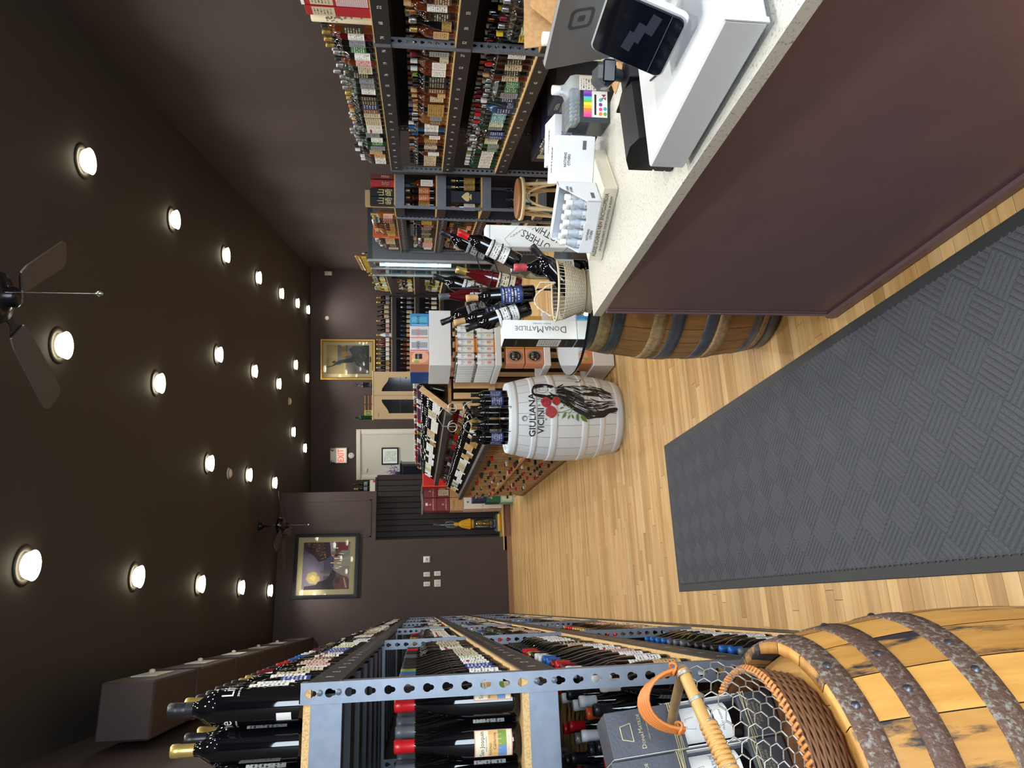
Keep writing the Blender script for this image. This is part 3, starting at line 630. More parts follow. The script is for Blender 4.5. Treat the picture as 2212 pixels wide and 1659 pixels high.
for li in range(3):
    s = 3.72+ (.48 if li == 0 else 0); idx = 0; z = RL[li]
    while s < 6.72:
        if abs(s-4.26) < .055 and li: s = 4.26+.06
        sp = lq[li][min(idx, len(lq[li])-1)]
        r_ = SH[sp[0]][2][0]
        big = 1.0 if li else 1.08
        liq(sp, s+.004, 2.0+.062+R.random()*.006, z, RW-PI/2+R.uniform(-.12, .12)+.12, blab('spirit bottle', sp[1], sp[2], sp[3], '%s from near end, right rack\'s %s' % (nth(idx), RLN[li])), 'bottles on the right rack\'s '+RLN[li], True, 16, 1, )
        if True:
            s2 = lq[li][(idx+1) % len(lq[li])]
            bottle_into(back, *(s2[:3]+(None,)), T_((2.0+.165, s, z)), n=8)
            if li != 0: bottle_into(back, 'tall', R.choice(['amber', 'clear', 'dark', 'brown']), R.choice(['white', 'white', 'silver', 'copper']), None, T_((2.0+.26, s, z)), n=8)
        nx = SH[lq[li][min(idx+1, len(lq[li])-1)][0]][2][0]; idx += 1; s += max(.083, (r_+nx)*1.03)
back.build('liquor_bottles', loc=(0, 0, .0006), rz=RW, label='rows of spirit bottles standing behind the front row on right rack', cat='bottles', kind='stuff')
# tubes and boxes at the near end of the top shelf
z = RL[0]
m_tube1 = M('tube_cream', (226, 216, 184), .5); m_lat = M('tube_red', (168, 30, 38), .45); m_grey = M('drawing_grey', (120, 122, 122), .6)
t = thing('gift_tube', 'cream gift tube with a grey tree drawing on top shelf of right rack', 'gift tube', rs(4.075, 2.07, z+.0006), RW)
MB().lathe([(0, 0), (.049, 0), (.05, .003), (.05, .33), (.048, .333), (0, .333)], m_tube1, 28).build('tube', t)
mb = MB()
for i in range(46):
    a = -PI*.75+R.gauss(0, .45); zz = R.uniform(.12, .26) if abs(a+PI*.75) > .2 else R.uniform(.05, .2); w = .03
    mb.lathe([(.0505, zz), (.0505, zz+.011)], m_grey, 3, a, a+w*6)
mb.build('lettering', t)
for k, (s, lab) in enumerate(((3.955, 'plain red gift box with a cream label, nearest the cream tube'), (3.845, 'white-latticed red gift box with cream label at edge of the picture'))):
    t = thing('gift_box', lab, 'gift box', rs(s, 2.015, z+.0006), RW)
    MB().box((0, -.048, 0), (.1, .048, .345+.01*k), m_lat, bev=.002).build('box', t)
    MB().box((-.0012, -.042, .19), (0, .042, .31), LB['cream']).build('label', t)
    MB().box((.02, -.0492, .19), (.09, -.048, .31), LB['cream']).build('label', t)
    if k:
        mb = MB()
        for i in range(9):
            for j in range(16):
                for a in (-1, 1): mb.box((-.0008, -.0055, -.0008), (0, .0055, .0008), m_white, T=T_((-.0003, -.042+i*.0105, .012+j*.0105)) @ RX(a*PI/4))
        mb.build('lattice_print', t, kind='stuff')
        MB().box((-.002, -.05, .34), (.102, .05, .357), m_whitem).build('lid', t)
# lower shelf: cartons and a bentwood bar stool in front of them
def carton(name, lab, mat, s, t, z, sx, sy, sz, prints=(), grp=None, flaps=False, rz=None):
    c = thing(name, lab, 'carton', rs(s, t, z+.0006) if rz is None else (s, t, z+.0006), RW if rz is None else rz, grp)
    MB().box((-sx/2, -sy/2, 0), (sx/2, sy/2, sz), mat, bev=.002).build('box', c)
    for tx, size, x, zz, m_, side in prints:
        o = T_((x, -sy/2-.0006, zz)) @ TXT if side == 'f' else T_((-sx/2-.0006, x, zz)) @ RZ(-PI/2) @ TXT
        if tx == 'RECT': MB().box((x-size[0]/2, -sy/2-.0007, zz-size[1]/2), (x+size[0]/2, -sy/2, zz+size[1]/2), m_).build('label', c) if side == 'f' else MB().box((-sx/2-.0007, x-size[0]/2, zz-size[1]/2), (-sx/2, x+size[0]/2, zz+size[1]/2), m_).build('label', c)
        else: MB().text(tx, size, m_, o).build('lettering', c)
    return c
m_navy = M('navy_carton', (34, 44, 84), .6); m_slate = M('slate_carton', (74, 82, 96), .6); m_kraft = M('kraft_card', (196, 156, 108), .75, noise=(60, (184, 142, 94), (.4, .6), (1, 1, 1)))
m_navy2 = M('blue_black_carton', (28, 34, 56), .6)
carton('carton', 'slate grey carton with pale print on lowest shelf behind the counter, nearest one', m_slate, 5.15, 2.2, RL[3], .34, .36, .3, [('RECT', (.2, .12), 0, .17, LB['grey'], 's'), ('GREEN', .04, 0, .26, LB['lime'], 's')], 'cartons on the lowest right shelf')
carton('carton', 'navy blue carton with a bar code label on lowest shelf behind the counter', m_navy, 5.62, 2.2, RL[3], .34, .46, .26, [('RECT', (.1, .12), -.1, .15, LB['blue'], 's'), ('RECT', (.05, .13), .1, .12, LB['white'], 's')], 'cartons on the lowest right shelf')
carton('carton', 'dark navy carton with cream labels on lowest shelf, farthest of three', m_navy2, 6.2, 2.2, RL[3], .34, .5, .25, [('RECT', (.11, .12), -.1, .16, LB['cream'], 's'), ('RECT', (.1, .07), .1, .18, LB['cream'], 's')], 'cartons on the lowest right shelf')
k = 0
for r_ in range(2):
    for i in range(9):
        liq(q('tiny', 'clear', 'silver', 'grey'), 5.25+i*.06, 1.955-.058*r_-.0, 0.0+.56 if 0 else .0, RW-PI/2, blab('miniature', 'clear', 'silver', 'grey', '%s in the %s row on the floor crate' % (nth(i), 'rear' if r_ == 0 else 'front')), 'miniatures by the right rack', False, 8).location = rs(5.25+i*.06, 1.93-.058*r_, .455); k += 1
carton('crate', 'dark crate carrying miniature bottles on the floor before the right rack', m_navy2, 5.49, 1.9, 0, .16, .62, .453)
st = thing('bar_stool', 'cream bentwood bar stool with a brown round seat behind the counter', 'stool', rs(6.05, 1.58), RW)
m_bent = M('cream_bentwood', (222, 206, 168), .45); m_seat = WOOD('stool_seat', (150, 100, 58), (124, 78, 42), 8, 0, .4)
MB().lathe([(0, .745), (.165, .745), (.17, .75), (.17, .768), (.16, .774), (0, .774)], m_seat, 36).build('seat', st)
MB().lathe([(.15, .715), (.178, .715), (.182, .73), (.182, .745), (.15, .745)], m_bent, 36).build('seat_rim', st)
for k in range(4):
    a = PI/4+k*PI/2; c, d = math.cos(a), math.sin(a)
    MB().tube([(c*.14, d*.14, .72), (c*.165, d*.165, .4), (c*.2, d*.2, 0.002)], [.016, .016, .013], m_bent, 10).build('leg', st)
    a2 = a+PI/4; e, f = math.cos(a+PI/2), math.sin(a+PI/2)
    MB().tube([(c*.155+(e-c)*.15*u, d*.155+(f-d)*.15*u, .46+.24*math.sin(PI*u)**.7) for u in [i/12 for i in range(13)]], .01, m_bent, 8).build('arched_brace', st)
MB().tube([(.182*math.cos(a), .182*math.sin(a), .3) for a in [i*PI/12 for i in range(24)]], .009, m_bent, 8, closed=True).build('foot_ring', st)
# ---- narrow unit that faces the shop, at the corner
r2 = thing('steel_rack', 'narrow steel rack of boxed spirits facing the shop at the corner', 'shelving rack', rs(7.09, 1.72), RW)
UL = [1.845, 1.435, .985, .42]
for z in UL:
    MB().box((-.002, .004, z-.1), (.001, .335, z-.012), m_beam).build('side_beam', r2)
    MB().box((0, .002, z-.016), (.335, .36, z), m_chip).build('shelf_board', r2)
    MB().box((0, -.002, z-.1), (.335, .001, z-.012), m_steel).build('front_beam', r2)
MB().box((0, .355, .1), (.335, .36, 1.83), m_navy2).build('back_panel', r2)
for x in (.338,): MB().box((x-.003, 0, 0), (x, .34, 1.845), m_beam).build('side_panel', r2)
for x, y in ((.0, .002), (.3, .33)): MB().box((x, y, 0), (x+.03, y+.002, 1.845), m_steel).build('post', r2)
G2 = 'things on the narrow corner rack'
m_kan = M('calligraphy_gold', (220, 206, 150), .5)
for k, t in enumerate((1.795, 1.878)):
    c = thing('gift_box', 'black gift box with gold calligraphy on the corner rack, %s of two' % ('farther from the wall' if k == 0 else 'nearer the wall'), 'gift box', rs(7.16, t, UL[0]+.0006), RW, G2)
    MB().box((-.04, -.04, 0), (.04, .04, .235), m_black, bev=.002).build('box', c)
    for j, ch in enumerate('山崎'): MB().text(ch, .075, m_kan, T_((0, -.0408, .125-.075*j)) @ TXT).build('lettering', c)
for k, (t, w, d, h, mt, nm, s) in enumerate(((1.85, .16, .06, .29, M('crate_wood', (190, 160, 110), .6), 'pale wooden crate box behind the black calligraphy boxes', 7.27), (1.967, .07, .07, .23, m_lat, 'dull red gift box with scroll print on the corner rack', 7.16), (2.035, .045, .08, .24, M('maroon_box', (96, 36, 36), .5), 'maroon gift box nearest the wall on the corner rack', 7.16))):
    c = thing('gift_box', nm, 'gift box', rs(s, t, UL[0]+.0006), RW, G2); MB().box((-w/2, -d/2, 0), (w/2, d/2, h), mt, bev=.002).build('box', c)
    MB().box((-w*.36, -d/2-.0008, h*.15), (w*.36, -d/2, h*.55), LB['red' if k else 'tan']).build('label', c)
for k, (t, sp) in enumerate(((1.775, ('tall', 'dark', 'gold', 'gold')), (1.845, ('tall', 'brown', 'copper', 'orange')), (1.915, ('tall', 'dark', 'gold', 'orange')), (1.985, ('square', 'amber', 'black', 'white')))):
    liq(sp, 7.16, t, UL[1], RW, blab('spirit bottle', sp[1], sp[2], sp[3], '%s on the corner rack\'s second shelf' % nth(k)), G2)
for k, (t, sp) in enumerate(((1.765, ('tall', 'straw', 'copper', 'white')), (1.965, ('tall', 'dark', 'gold', 'gold')), (2.03, ('tall', 'dark', 'gold', 'gold')))):
    liq(sp, 7.16, t, UL[2], RW, blab('spirit bottle', sp[1], sp[2], sp[3], '%s on the corner rack\'s third shelf' % nth(k)), G2)
c = thing('gift_box', 'black gift box with a gold spade emblem on corner rack\'s third shelf', 'gift box', rs(7.18, 1.862, UL[2]+.0006), RW, G2)
MB().box((-.058, -.055, 0), (.058, .055, .3), m_navy2, bev=.003).build('box', c)
MB().text('♠', .1, m_kan, T_((.0, -.0557, .14)) @ TXT).build('lettering', c)
# ---- rack beyond the corner, running to the cooler
UL3 = [1.835, 1.405, .995, .45]
shelf_unit('steel_rack', 'blue grey steel rack of spirits between the corner and the glass-doored cooler', 7.46, 9.35, 1.7, .36, UL3, [pr_list(5, 20), pr_list(6, 20), pr_list(7, 20)])
pal = {0: [q('round', 'black', 'gold', 'black'), q('round', 'gold', 'gold', 'pink'), q('square', 'clear', 'gold', 'red'), q('carafe', 'clear', 'silver', 'gold'), q('carafe', 'amber', 'copper', 'gold'), q('round', 'gold', 'tan', 'gold'), q('flask', 'clear', 'copper', 'yellow'), q('round', 'amber', 'copper', 'cream'), q('tall', 'clear', 'white', 'tan'), q('tall', 'clear', 'silver', 'cream'), q('round', 'amber', 'silver', 'black'), q('square', 'clear', 'white', 'cream'), q('flask', 'amber', 'silver', 'gold')],
       1: [q('tall', 'clear', 'silver', 'black'), q('tall', 'dark', 'gold', 'black'), q('tall', 'dark', 'silver', 'black'), q('tall', 'clear', 'silver', 'yellow'), q('square', 'red', 'silver', 'red'), q('tall', 'dark', 'silver', 'grey'), q('tall', 'dark', 'silver', 'black'), q('tall', 'dark', 'silver', 'grey'), q('tall', 'dark', 'silver', 'black'), q('round', 'clear', 'silver', 'cream'), q('round', 'clear', 'tan', 'tan'), q('square', 'rose', 'silver', 'pink'), q('square', 'clear', 'green', 'pink'), q('round', 'clear', 'white', 'white'), q('flask', 'gold', 'yellow', 'yellow')],
       2: [q('carafe', 'dark', 'black', None), q('carafe', 'straw', 'silver', None), q('carafe', 'straw', 'black', None), q('carafe', 'straw', 'gold', 'orange'), q('tall', 'rose', 'burgundy', 'cream'), q('tall', 'red', 'red', 'brown'), q('tall', 'dark', 'yellow', 'red'), q('tall', 'dark', 'green', 'white'), q('round', 'straw', 'yellow', 'cream'), q('tall', 'dark', 'silver', 'white'), q('tall', 'amber', 'silver', 'white'), q('round', 'clear', 'silver', 'cream'), q('tall', 'clear', 'gold', 'dkblue')]}
for li in range(3):
    s = 7.545; idx = 3; r0 = .045
    while s < 9.28:
        sp = pal[li][int(idx*len(pal[li])/24) % len(pal[li])]
        if li == 0 and 8.42 < s < 8.65: idx += 1; s += .088; continue
        liq(sp, s, 1.76, UL3[li], RW-PI/2+.3, blab('spirit bottle', sp[1], sp[2], sp[3], '%s past the corner, %s before the cooler' % (nth(idx), RLN[li])), 'bottles between the corner and the cooler', li < 3, 12)
        idx += 1; s += .0885 if sp[0] not in ('carafe', 'flask') else .106
c = thing('gift_box', 'tall orange gift box on top shelf between the corner and the cooler', 'gift box', rs(8.535, 1.77, UL3[0]+.0006), RW)
MB().box((-.05, -.06, 0), (.05, .06, .3), M('orange_box', (196, 84, 40), .5), bev=.003).build('box', c); MB().box((-.0512, -.045, .1), (-.05, .045, .2), LB['orange']).build('label', c)
# ---- bottom shelf wines under the corner
mb = MB()
for s in [7.55+.09*i for i in range(19)]:
    bottle_into(mb, 'bordeaux', 'dark', R.choice(['black', 'burgundy', 'gold', 'red']), R.choice(['white', 'teal', 'cream']), T_((1.77, s, UL3[3])) @ RZ(-PI/2+.3))
for t in [1.78+.088*i for i in range(3)]: bottle_into(mb, 'bordeaux', 'dark', 'black', R.choice(['teal', 'white']), T_((t, 7.18, UL[3])))
mb.build('wine_bottles', loc=(0, 0, .0006), rz=RW, label='row of dark wine bottles on the lowest shelf under the corner rack', cat='bottles', kind='stuff')
# ================================================================ wooden wine gondola in the middle of the shop
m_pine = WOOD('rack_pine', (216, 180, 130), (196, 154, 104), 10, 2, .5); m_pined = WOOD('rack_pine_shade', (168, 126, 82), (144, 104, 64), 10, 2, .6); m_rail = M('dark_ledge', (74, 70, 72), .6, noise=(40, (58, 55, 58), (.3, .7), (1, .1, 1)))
m_void = M('rack_inside_shade', (46, 30, 18), .9)  # dark sheets in this colour stand for the shade inside the bins
GA = -math.atan(.036); G0 = Vector((1.43, 6.05, 0)); GLN = 4.9
gd = thing('wine_gondola', 'long double-sided wooden wine gondola with slatted bins behind the white barrel', 'display rack', G0, GA)
gT = Matrix.Translation(G0) @ RZ(GA)
slat = MB().box((-.006, 0, .07), (.003, .03, .93), m_pine, bev=.003).mesh('slat'); slat2 = MB().box((.28, 0, 1.0), (.298, .036, 1.33), m_pine, bev=.002).mesh('slat')
n = 49
for i in range(n+1):
    y = i*(GLN-.02)/n
    link('slat', slat, gd, (0, y, 0)); link('slat', slat2, gd, (0, y, 0))
MB().box((-.03, 0, .5), (.01, GLN, .54), M('rail_light', (206, 166, 112), .5), bev=.003).build('middle_rail', gd)
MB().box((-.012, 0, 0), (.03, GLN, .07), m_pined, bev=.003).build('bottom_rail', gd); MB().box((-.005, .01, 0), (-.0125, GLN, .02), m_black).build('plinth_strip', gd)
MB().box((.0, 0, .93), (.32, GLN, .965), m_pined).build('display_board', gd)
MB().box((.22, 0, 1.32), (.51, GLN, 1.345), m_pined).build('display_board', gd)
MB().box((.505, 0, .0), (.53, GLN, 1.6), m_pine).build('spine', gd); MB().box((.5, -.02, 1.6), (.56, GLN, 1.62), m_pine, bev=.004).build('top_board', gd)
MB().box((.03, .02, .07), (.06, GLN-.02, .93), m_void).build('bin_shade_back', gd); MB().box((.306, .02, .97), (.32, GLN-.02, 1.32), m_void).build('bin_shade_back', gd)  # shallow dark backs give the shaded depth between the slats
for x, z in ((-.05, .95), (.17, 1.315)):
    for k in range(4):
        a, b = k*GLN/4+.006, (k+1)*GLN/4-.006
        MB().box((x, a, z), (x+.055, b, z+.062), m_rail, bev=.006).build('ledge', gd)
cr = MB()
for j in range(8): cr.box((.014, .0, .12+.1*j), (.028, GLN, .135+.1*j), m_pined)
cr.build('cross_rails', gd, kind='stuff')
# near end: vertical slats in a stepped frame
prof = lambda x: .93 if x < .0 else (1.3 if x < .2 else 1.56)
for i in range(11):
    x = .03+i*.095; h = .93 if x < .2 else (1.3 if x < .42 or x > .62 else 1.56)
    MB().box((x, -.022, .06), (x+.055, 0, min(h, .95)), m_pine, bev=.002).build('end_slat', gd)
    if h > 1: MB().box((x, -.022, .99), (x+.055, 0, h), m_pine, bev=.002).build('end_slat', gd)
for a, b in (((0, -.03, .93), (1.0, -.002, .99)), ((0, -.03, 0), (1.0, -.002, .06)), ((.0, -.03, 0), (.045, -.002, .95))): MB().box(a, b, m_pine, bev=.003).build('end_frame', gd)
for x, z in ((0, .97), (.21, 1.33)): MB().box((-.022, -.032, 0), (.022, -.004, .33), m_pine, T=T_((x, 0, z)) @ RY(rad(38))).build('end_brace', gd)
MB().box((.53, -.0, .06), (1.0, .02, 1.3), m_void).build('far_side_shade_sheet', gd); MB().box((.98, 0, 0), (1.0, GLN, .95), m_pined).build('far_side_panel', gd)  # first piece is a dark sheet for the shade behind the end slats
# bottle necks poking out of the bins
nk = MB(); q2 = random.Random(5)
capm = [CP['black']]*5+[CP['red'], CP['gold'], CP['white'], CP['burgundy'], CP['black']]
for i in range(120):
    j = q2.randrange(n); row = q2.randrange(8); y = (j+.5)*(GLN-.02)/n+.017; z = .155+.1*row
    if .47 < z < .55: z = .57
    m_ = q2.choice(capm if j > 12 else [CP['gold'], CP['burgundy'], CP['red'], CP['black'], CP['white']]); ln = q2.uniform(-.012, .022)
    nk.lathe([(.0148, 0), (.0148, .07), (.0145, .075), (0, .0755)], m_, 8, T=T_((.04-ln, y, z)) @ RY(-PI/2))
nk.build('bottle_necks', gd, kind='stuff')
# two tiers of bottles leaning back on the ledges
TW = [('bordeaux', 'dark', 'black', 'white'), ('bordeaux', 'black', 'white', 'white'), ('burgundy', 'dark', 'gold', 'gold'), ('bordeaux', 'black', 'white', 'cream'), ('bordeaux', 'dark', 'black', 'cream'), ('bordeaux', 'dark', 'silver', 'grey'), ('burgundy', 'black', 'purple', 'white'), ('bordeaux', 'dark', 'black', 'lime'), ('bordeaux', 'black', 'red', 'tan'), ('bordeaux', 'dark', 'tan', 'white')]
gm = MB()
for tier, (bx, bz) in enumerate(((.02, .968), (.245, 1.348))):
    sp = None
    for i in range(54):
        y = .06+i*.0885
        if R.random() < .55 or sp is None: sp = R.choice(TW)
        Mx = gT @ T_((bx+.034, y, bz+.023)) @ RY(rad(34)) @ RZ(-PI/2)
        place = '%s from near end, gondola\'s %s tier' % (nth(i), 'lower' if tier == 0 else 'upper')
        if y < 4.8: bottle('wine_bottle', *sp, None, 0, blab('leaning bottle', sp[1], sp[2], sp[3], place), 'wine bottle', 'bottles leaning on the gondola\'s %s tier' % ('lower' if tier == 0 else 'upper'), False, 12, M4=Mx)
        if tier == 0 or i % 1 == 0: bottle_into(gm, 'bordeaux', 'dark', R.choice(['white', 'black', 'burgundy', 'silver', 'gold', 'red']), None, gT @ T_((bx+.17, y+.044, bz+.014)) @ RY(rad(13)), n=7)
gm.build('wine_bottles', label='second row of wine bottles leaning behind the front rows on the gondola', cat='bottles', kind='stuff')

# ================================================================ barrels
def barrel(name, label, loc, rz, hh, rh, rb, nst, smats, hoops, hmat, hdmat, rivets=0, headrec=.045, seed=1, hoopproud=.003, pick=None):
    b = thing(name, label, 'barrel', loc, rz); q = random.Random(seed)
    rf = lambda z: rb-(rb-rh)*abs(2*z/hh-1)**2.0
    zs = [hh*i/14 for i in range(15)]; da = 2*PI/nst
    me = [MB().lathe([(rh-.022, .0)]+[(rf(z), z) for z in zs]+[(rh-.02, hh), (rh-.024, hh-.07)], sm, 2, .0035, da-.0035).mesh('stave') for sm in smats]
    for i in range(nst): link('stave', me[pick(i*360/nst) if pick else q.randrange(len(me))], b, (0, 0, 0), i*da)
    MB().lathe([(rf(z)-.004, z) for z in zs], M('stave_joint', (40, 28, 18), .9), 40).build('inner_shell', b)
    for hm, z0, z1 in hoops:
        k = [z0+(z1-z0)*j/3 for j in range(4)]
        ho = MB().lathe([(rf(z0)-.001, z0)]+[(rf(z)+hoopproud, z) for z in k]+[(rf(z1)-.001, z1)], hm, 56).build('hoop', b)
        for j in range(rivets):
            a = -2.6+j*.5+q.uniform(-.16, .16); zz = (z0+z1)/2; r_ = rf(zz)+hoopproud
            MB().lathe([(0, .005), (.005, .0038), (.008, 0)], M('rivet_steel', (92, 94, 104), .38, .8), 10, T=T_((r_*math.cos(a), r_*math.sin(a), zz)) @ RZ(a) @ RY(PI/2)).build('rivet', ho)
    zr = hh-headrec; R0 = rh-.023; nb = 5
    for i in range(nb):
        x0, x1 = -R0+2*R0*i/nb, -R0+2*R0*(i+1)/nb; pts = []
        for j in range(9): x = x0+(x1-x0)*j/8; pts.append((x, -math.sqrt(max(0, R0*R0-x*x))))
        for j in range(9): x = x1+(x0-x1)*j/8; pts.append((x, math.sqrt(max(0, R0*R0-x*x))))
        pts = [p for j, p in enumerate(pts) if j == 0 or (Vector(p)-Vector(pts[j-1])).length > 1e-4]
        MB().prism([(x+(.0006 if x < (x0+x1)/2 else -.0006), y) for x, y in pts], zr-.02, zr-q.uniform(0, .0008), hdmat).build('head_board', b)
    return b, rf
m_wb = M('white_painted_barrel', (222, 232, 241), .5, bump=(60, .1)); m_wb2 = M('white_painted_hoop', (224, 233, 241), .45)
WC = Vector((1.435, 5.52, 0))
fa = math.atan2(-WC.y, -WC.x)           # towards the photographer
wb, wrf = barrel('barrel', 'white painted barrel with a drawn lady, roses and black lettering, standing by the gondola', WC, 0, .915, .278, .35, 22, [m_wb],
                 [(m_wb2, .845, .912), (m_wb2, .70, .745), (m_wb2, .545, .60), (m_wb2, .30, .355), (m_wb2, .165, .21), (m_wb2, .004, .07)], m_wb2, m_wb, 0, .02, 3, .0014)
KZ = .915/1724; KX = .00052
def onb(cx, cy, off=.0042):
    """a point of the painting -> the barrel's surface"""
    z = .915-(cx-263)*KZ; z = min(max(z, .01), .905); r_ = wrf(z); d = max(-.98, min(.98, (772-cy)*KX/r_)); a = math.asin(d)
    w = fa+a; return Vector(((r_+off)*math.cos(w), (r_+off)*math.sin(w), z))
def stroke(mb, pts, w, mat, taper=True, off=.0042):
    P = []
    for i in range(len(pts)-1):
        for k in range(4): P.append((pts[i][0]+(pts[i+1][0]-pts[i][0])*k/4, pts[i][1]+(pts[i+1][1]-pts[i][1])*k/4))
    P.append(pts[-1]); v = []; f = []
    for i, p in enumerate(P):
        a, c = P[max(0, i-1)], P[min(len(P)-1, i+1)]; dx, dy = c[0]-a[0], c[1]-a[1]; l = math.hypot(dx, dy) or 1
        ww = w/2*(math.sin(PI*(i+.6)/(len(P)+.2))**.6 if taper else 1); v += [onb(p[0]-dy/l*ww, p[1]+dx/l*ww, off), onb(p[0]+dy/l*ww, p[1]-dx/l*ww, off)]
        if i: f.append((2*i-2, 2*i-1, 2*i+1, 2*i))
    mb.add(v, f, mat)
def blob(mb, pts, mat, off=.004):
    c = (sum(p[0] for p in pts)/len(pts), sum(p[1] for p in pts)/len(pts)); v = [onb(*c, off)]+[onb(*p, off) for p in pts]; n = len(pts)
    mid = [onb((p[0]+c[0])/2, (p[1]+c[1])/2, off) for p in pts]; v += mid
    mb.add(v, [(0, 1+n+i, 1+n+(i+1) % n) for i in range(n)]+[(1+n+i, 1+i, 1+(i+1) % n, 1+n+(i+1) % n) for i in range(n)], mat)
mk = M('black_paint', (24, 24, 28), .5); mr_ = M('rose_red_paint', (178, 58, 64), .5); mr2 = M('rose_dark_paint', (120, 28, 38), .5); mg = M('leaf_green_paint', (88, 134, 62), .5)
m_seam = M('stave_seam_shadow', (150, 158, 164), .6)
lady = MB(); q3 = random.Random(9)
def lerpc(A, B, l): return [(a[0]+(b[0]-a[0])*l, a[1]+(b[1]-a[1])*l) for a, b in zip(A, B)]
UA = [(960, 300), (1080, 245), (1200, 250), (1330, 285), (1460, 290), (1600, 320), (1730, 375), (1800, 430)]; UB = [(970, 500), (1100, 575), (1230, 680), (1400, 775), (1510, 775), (1640, 755), (1730, 690), (1870, 660)]
for i in range(190):
    l = q3.random()**.75; c = lerpc(UA, UB, l); a = q3.randrange(0, 6); e = min(8, a+q3.randrange(2, 4)); sh = q3.uniform(-30, 30)
    if 1330 < c[a][0] < 1620 and .35 < l < .55: continue
    stroke(lady, [(x+q3.uniform(-10, 10), y+sh*.4+q3.uniform(-16, 16)) for x, y in c[a:e]], q3.uniform(6, 17)+(14 if l > .85 else 0), mk)
for pts, w in (([(960, 500), (1080, 570), (1180, 640)], 44), ([(1180, 640), (1300, 710), (1400, 765)], 46), ([(1400, 765), (1520, 770), (1690, 742)], 22), ([(1290, 420), (1420, 425), (1560, 430), (1660, 500)], 26), ([(1120, 590), (1240, 660), (1330, 715)], 34), ([(1640, 330), (1700, 380), (1800, 425)], 20), ([(1690, 740), (1730, 670), (1870, 650)], 20),
               ([(1450, 490), (1560, 540), (1680, 545)], 20), ([(1170, 400), (1240, 480), (1180, 560)], 22), ([(1480, 600), (1560, 680), (1650, 700)], 18), ([(1050, 300), (1060, 380), (1100, 420)], 14), ([(1700, 540), (1840, 532)], 8), ([(1790, 650), (1870, 640)], 10), ([(1720, 700), (1860, 716)], 6), ([(1150, 170), (1270, 190), (1330, 200)], 6), ([(1270, 240), (1340, 235), (1380, 190)], 10), ([(1180, 150), (1260, 165)], 5)): stroke(lady, pts, w, mk)
hair = [([(925, 300), (840, 282), (760, 278), (690, 285), (640, 310), (612, 355)], 30), ([(612, 350), (612, 400), (650, 440), (720, 458)], 30), ([(640, 420), (720, 440), (800, 455), (880, 480)], 34), ([(700, 455), (790, 475), (880, 500), (990, 520)], 34), ([(800, 450), (880, 440), (960, 470)], 22), ([(850, 395), (900, 430), (980, 450)], 14), ([(650, 330), (700, 300), (780, 296)], 14), ([(835, 300), (880, 310), (925, 300)], 26)]
for pts, w in hair:
    stroke(lady, pts, w, mk)
    for k in range(3): stroke(lady, [(x+q3.uniform(-6, 14), y+q3.uniform(-4, 20)) for x, y in pts], q3.uniform(6, 14), mk)
for k in range(26):
    x = q3.uniform(640, 940); y = 425+(x-640)*.2+q3.uniform(-10, 45); stroke(lady, [(x, y), (x+40, y+q3.uniform(0, 20)), (x+85, y+q3.uniform(5, 30))], q3.uniform(5, 13), mk)
for pts, w in (([(690, 330), (668, 355), (680, 390), (740, 405), (800, 398), (838, 372), (842, 335), (820, 305)], 5), ([(715, 340), (720, 365)], 9), ([(762, 345), (768, 352)], 7), ([(700, 350), (708, 358)], 8), ([(775, 315), (790, 320)], 6), ([(880, 340), (930, 300)], 5), ([(860, 390), (915, 360)], 5)): stroke(lady, pts, w, mk)
lady.build('lettering', wb)
fl_ = MB()
for (x, y, r_) in ((795, 545, 76), (942, 528, 62), (862, 688, 86)):
    blob(fl_, [(x+r_*(1+.07*math.sin(5*a+x))*math.cos(a), y+r_*(1+.07*math.cos(4*a))*math.sin(a)) for a in [i*PI/9 for i in range(18)]], mr_, .0046)
    for k in range(16):
        a = q3.random()*6.28; rr = r_*q3.uniform(.15, .85); stroke(fl_, [(x+rr*math.cos(a+t), y+rr*math.sin(a+t)) for t in (0, .4, .8)], 6, mr2, True, .0055)
for pts in ([(1025, 640), (980, 650), (1000, 620), (1030, 612), (1050, 622)], [(1060, 690), (1030, 730), (1010, 790), (1060, 760), (1085, 690)], [(1045, 560), (1040, 600), (1060, 610), (1075, 580)], [(1090, 605), (1120, 630), (1150, 625), (1130, 605)], [(1130, 720), (1100, 760), (1100, 800), (1135, 760)], [(1150, 720), (1160, 770), (1190, 795), (1180, 740)],
            [(1255, 700), (1222, 740), (1225, 800), (1262, 830), (1265, 760)], [(1300, 720), (1290, 770), (1320, 820), (1395, 845), (1370, 770)], [(655, 490), (690, 515), (705, 510), (680, 495)], [(670, 600), (690, 575), (720, 590)], [(780, 770), (800, 800), (775, 810)], [(960, 700), (950, 740), (970, 750)], [(750, 700), (740, 720), (775, 715)]): blob(fl_, pts, mg, .0046)
for pts in ([(950, 690), (1020, 690), (1085, 670), (1190, 630)], [(1110, 720), (1150, 680), (1190, 630)]): stroke(fl_, pts, 8, mg, False, .0048)
fl_.build('lettering', wb)
tx = MB()
def ontext(cx, cyc): return lambda p: onb(cx-p.y, cyc-p.x, .0046)
tx.text('GIULIANA', 128, mk, None, fn=ontext(596, 730), sx=1.10, bold=.012); tx.build('lettering', wb)
tx = MB(); tx.text('VICINI', 128, mk, None, fn=ontext(716, 812), sx=1.04, bold=.012); tx.build('lettering', wb)
em = MB()
for k in range(5): stroke(em, [(480+38*math.cos(a)*(1-.12*k)+k*4, 775+42*math.sin(a)*(1-.12*k)) for a in [i*PI/6+k for i in range(9)]], 5, mk)
stroke(em, [(520, 745), (580, 765)], 5, mk); em.build('lettering', wb)

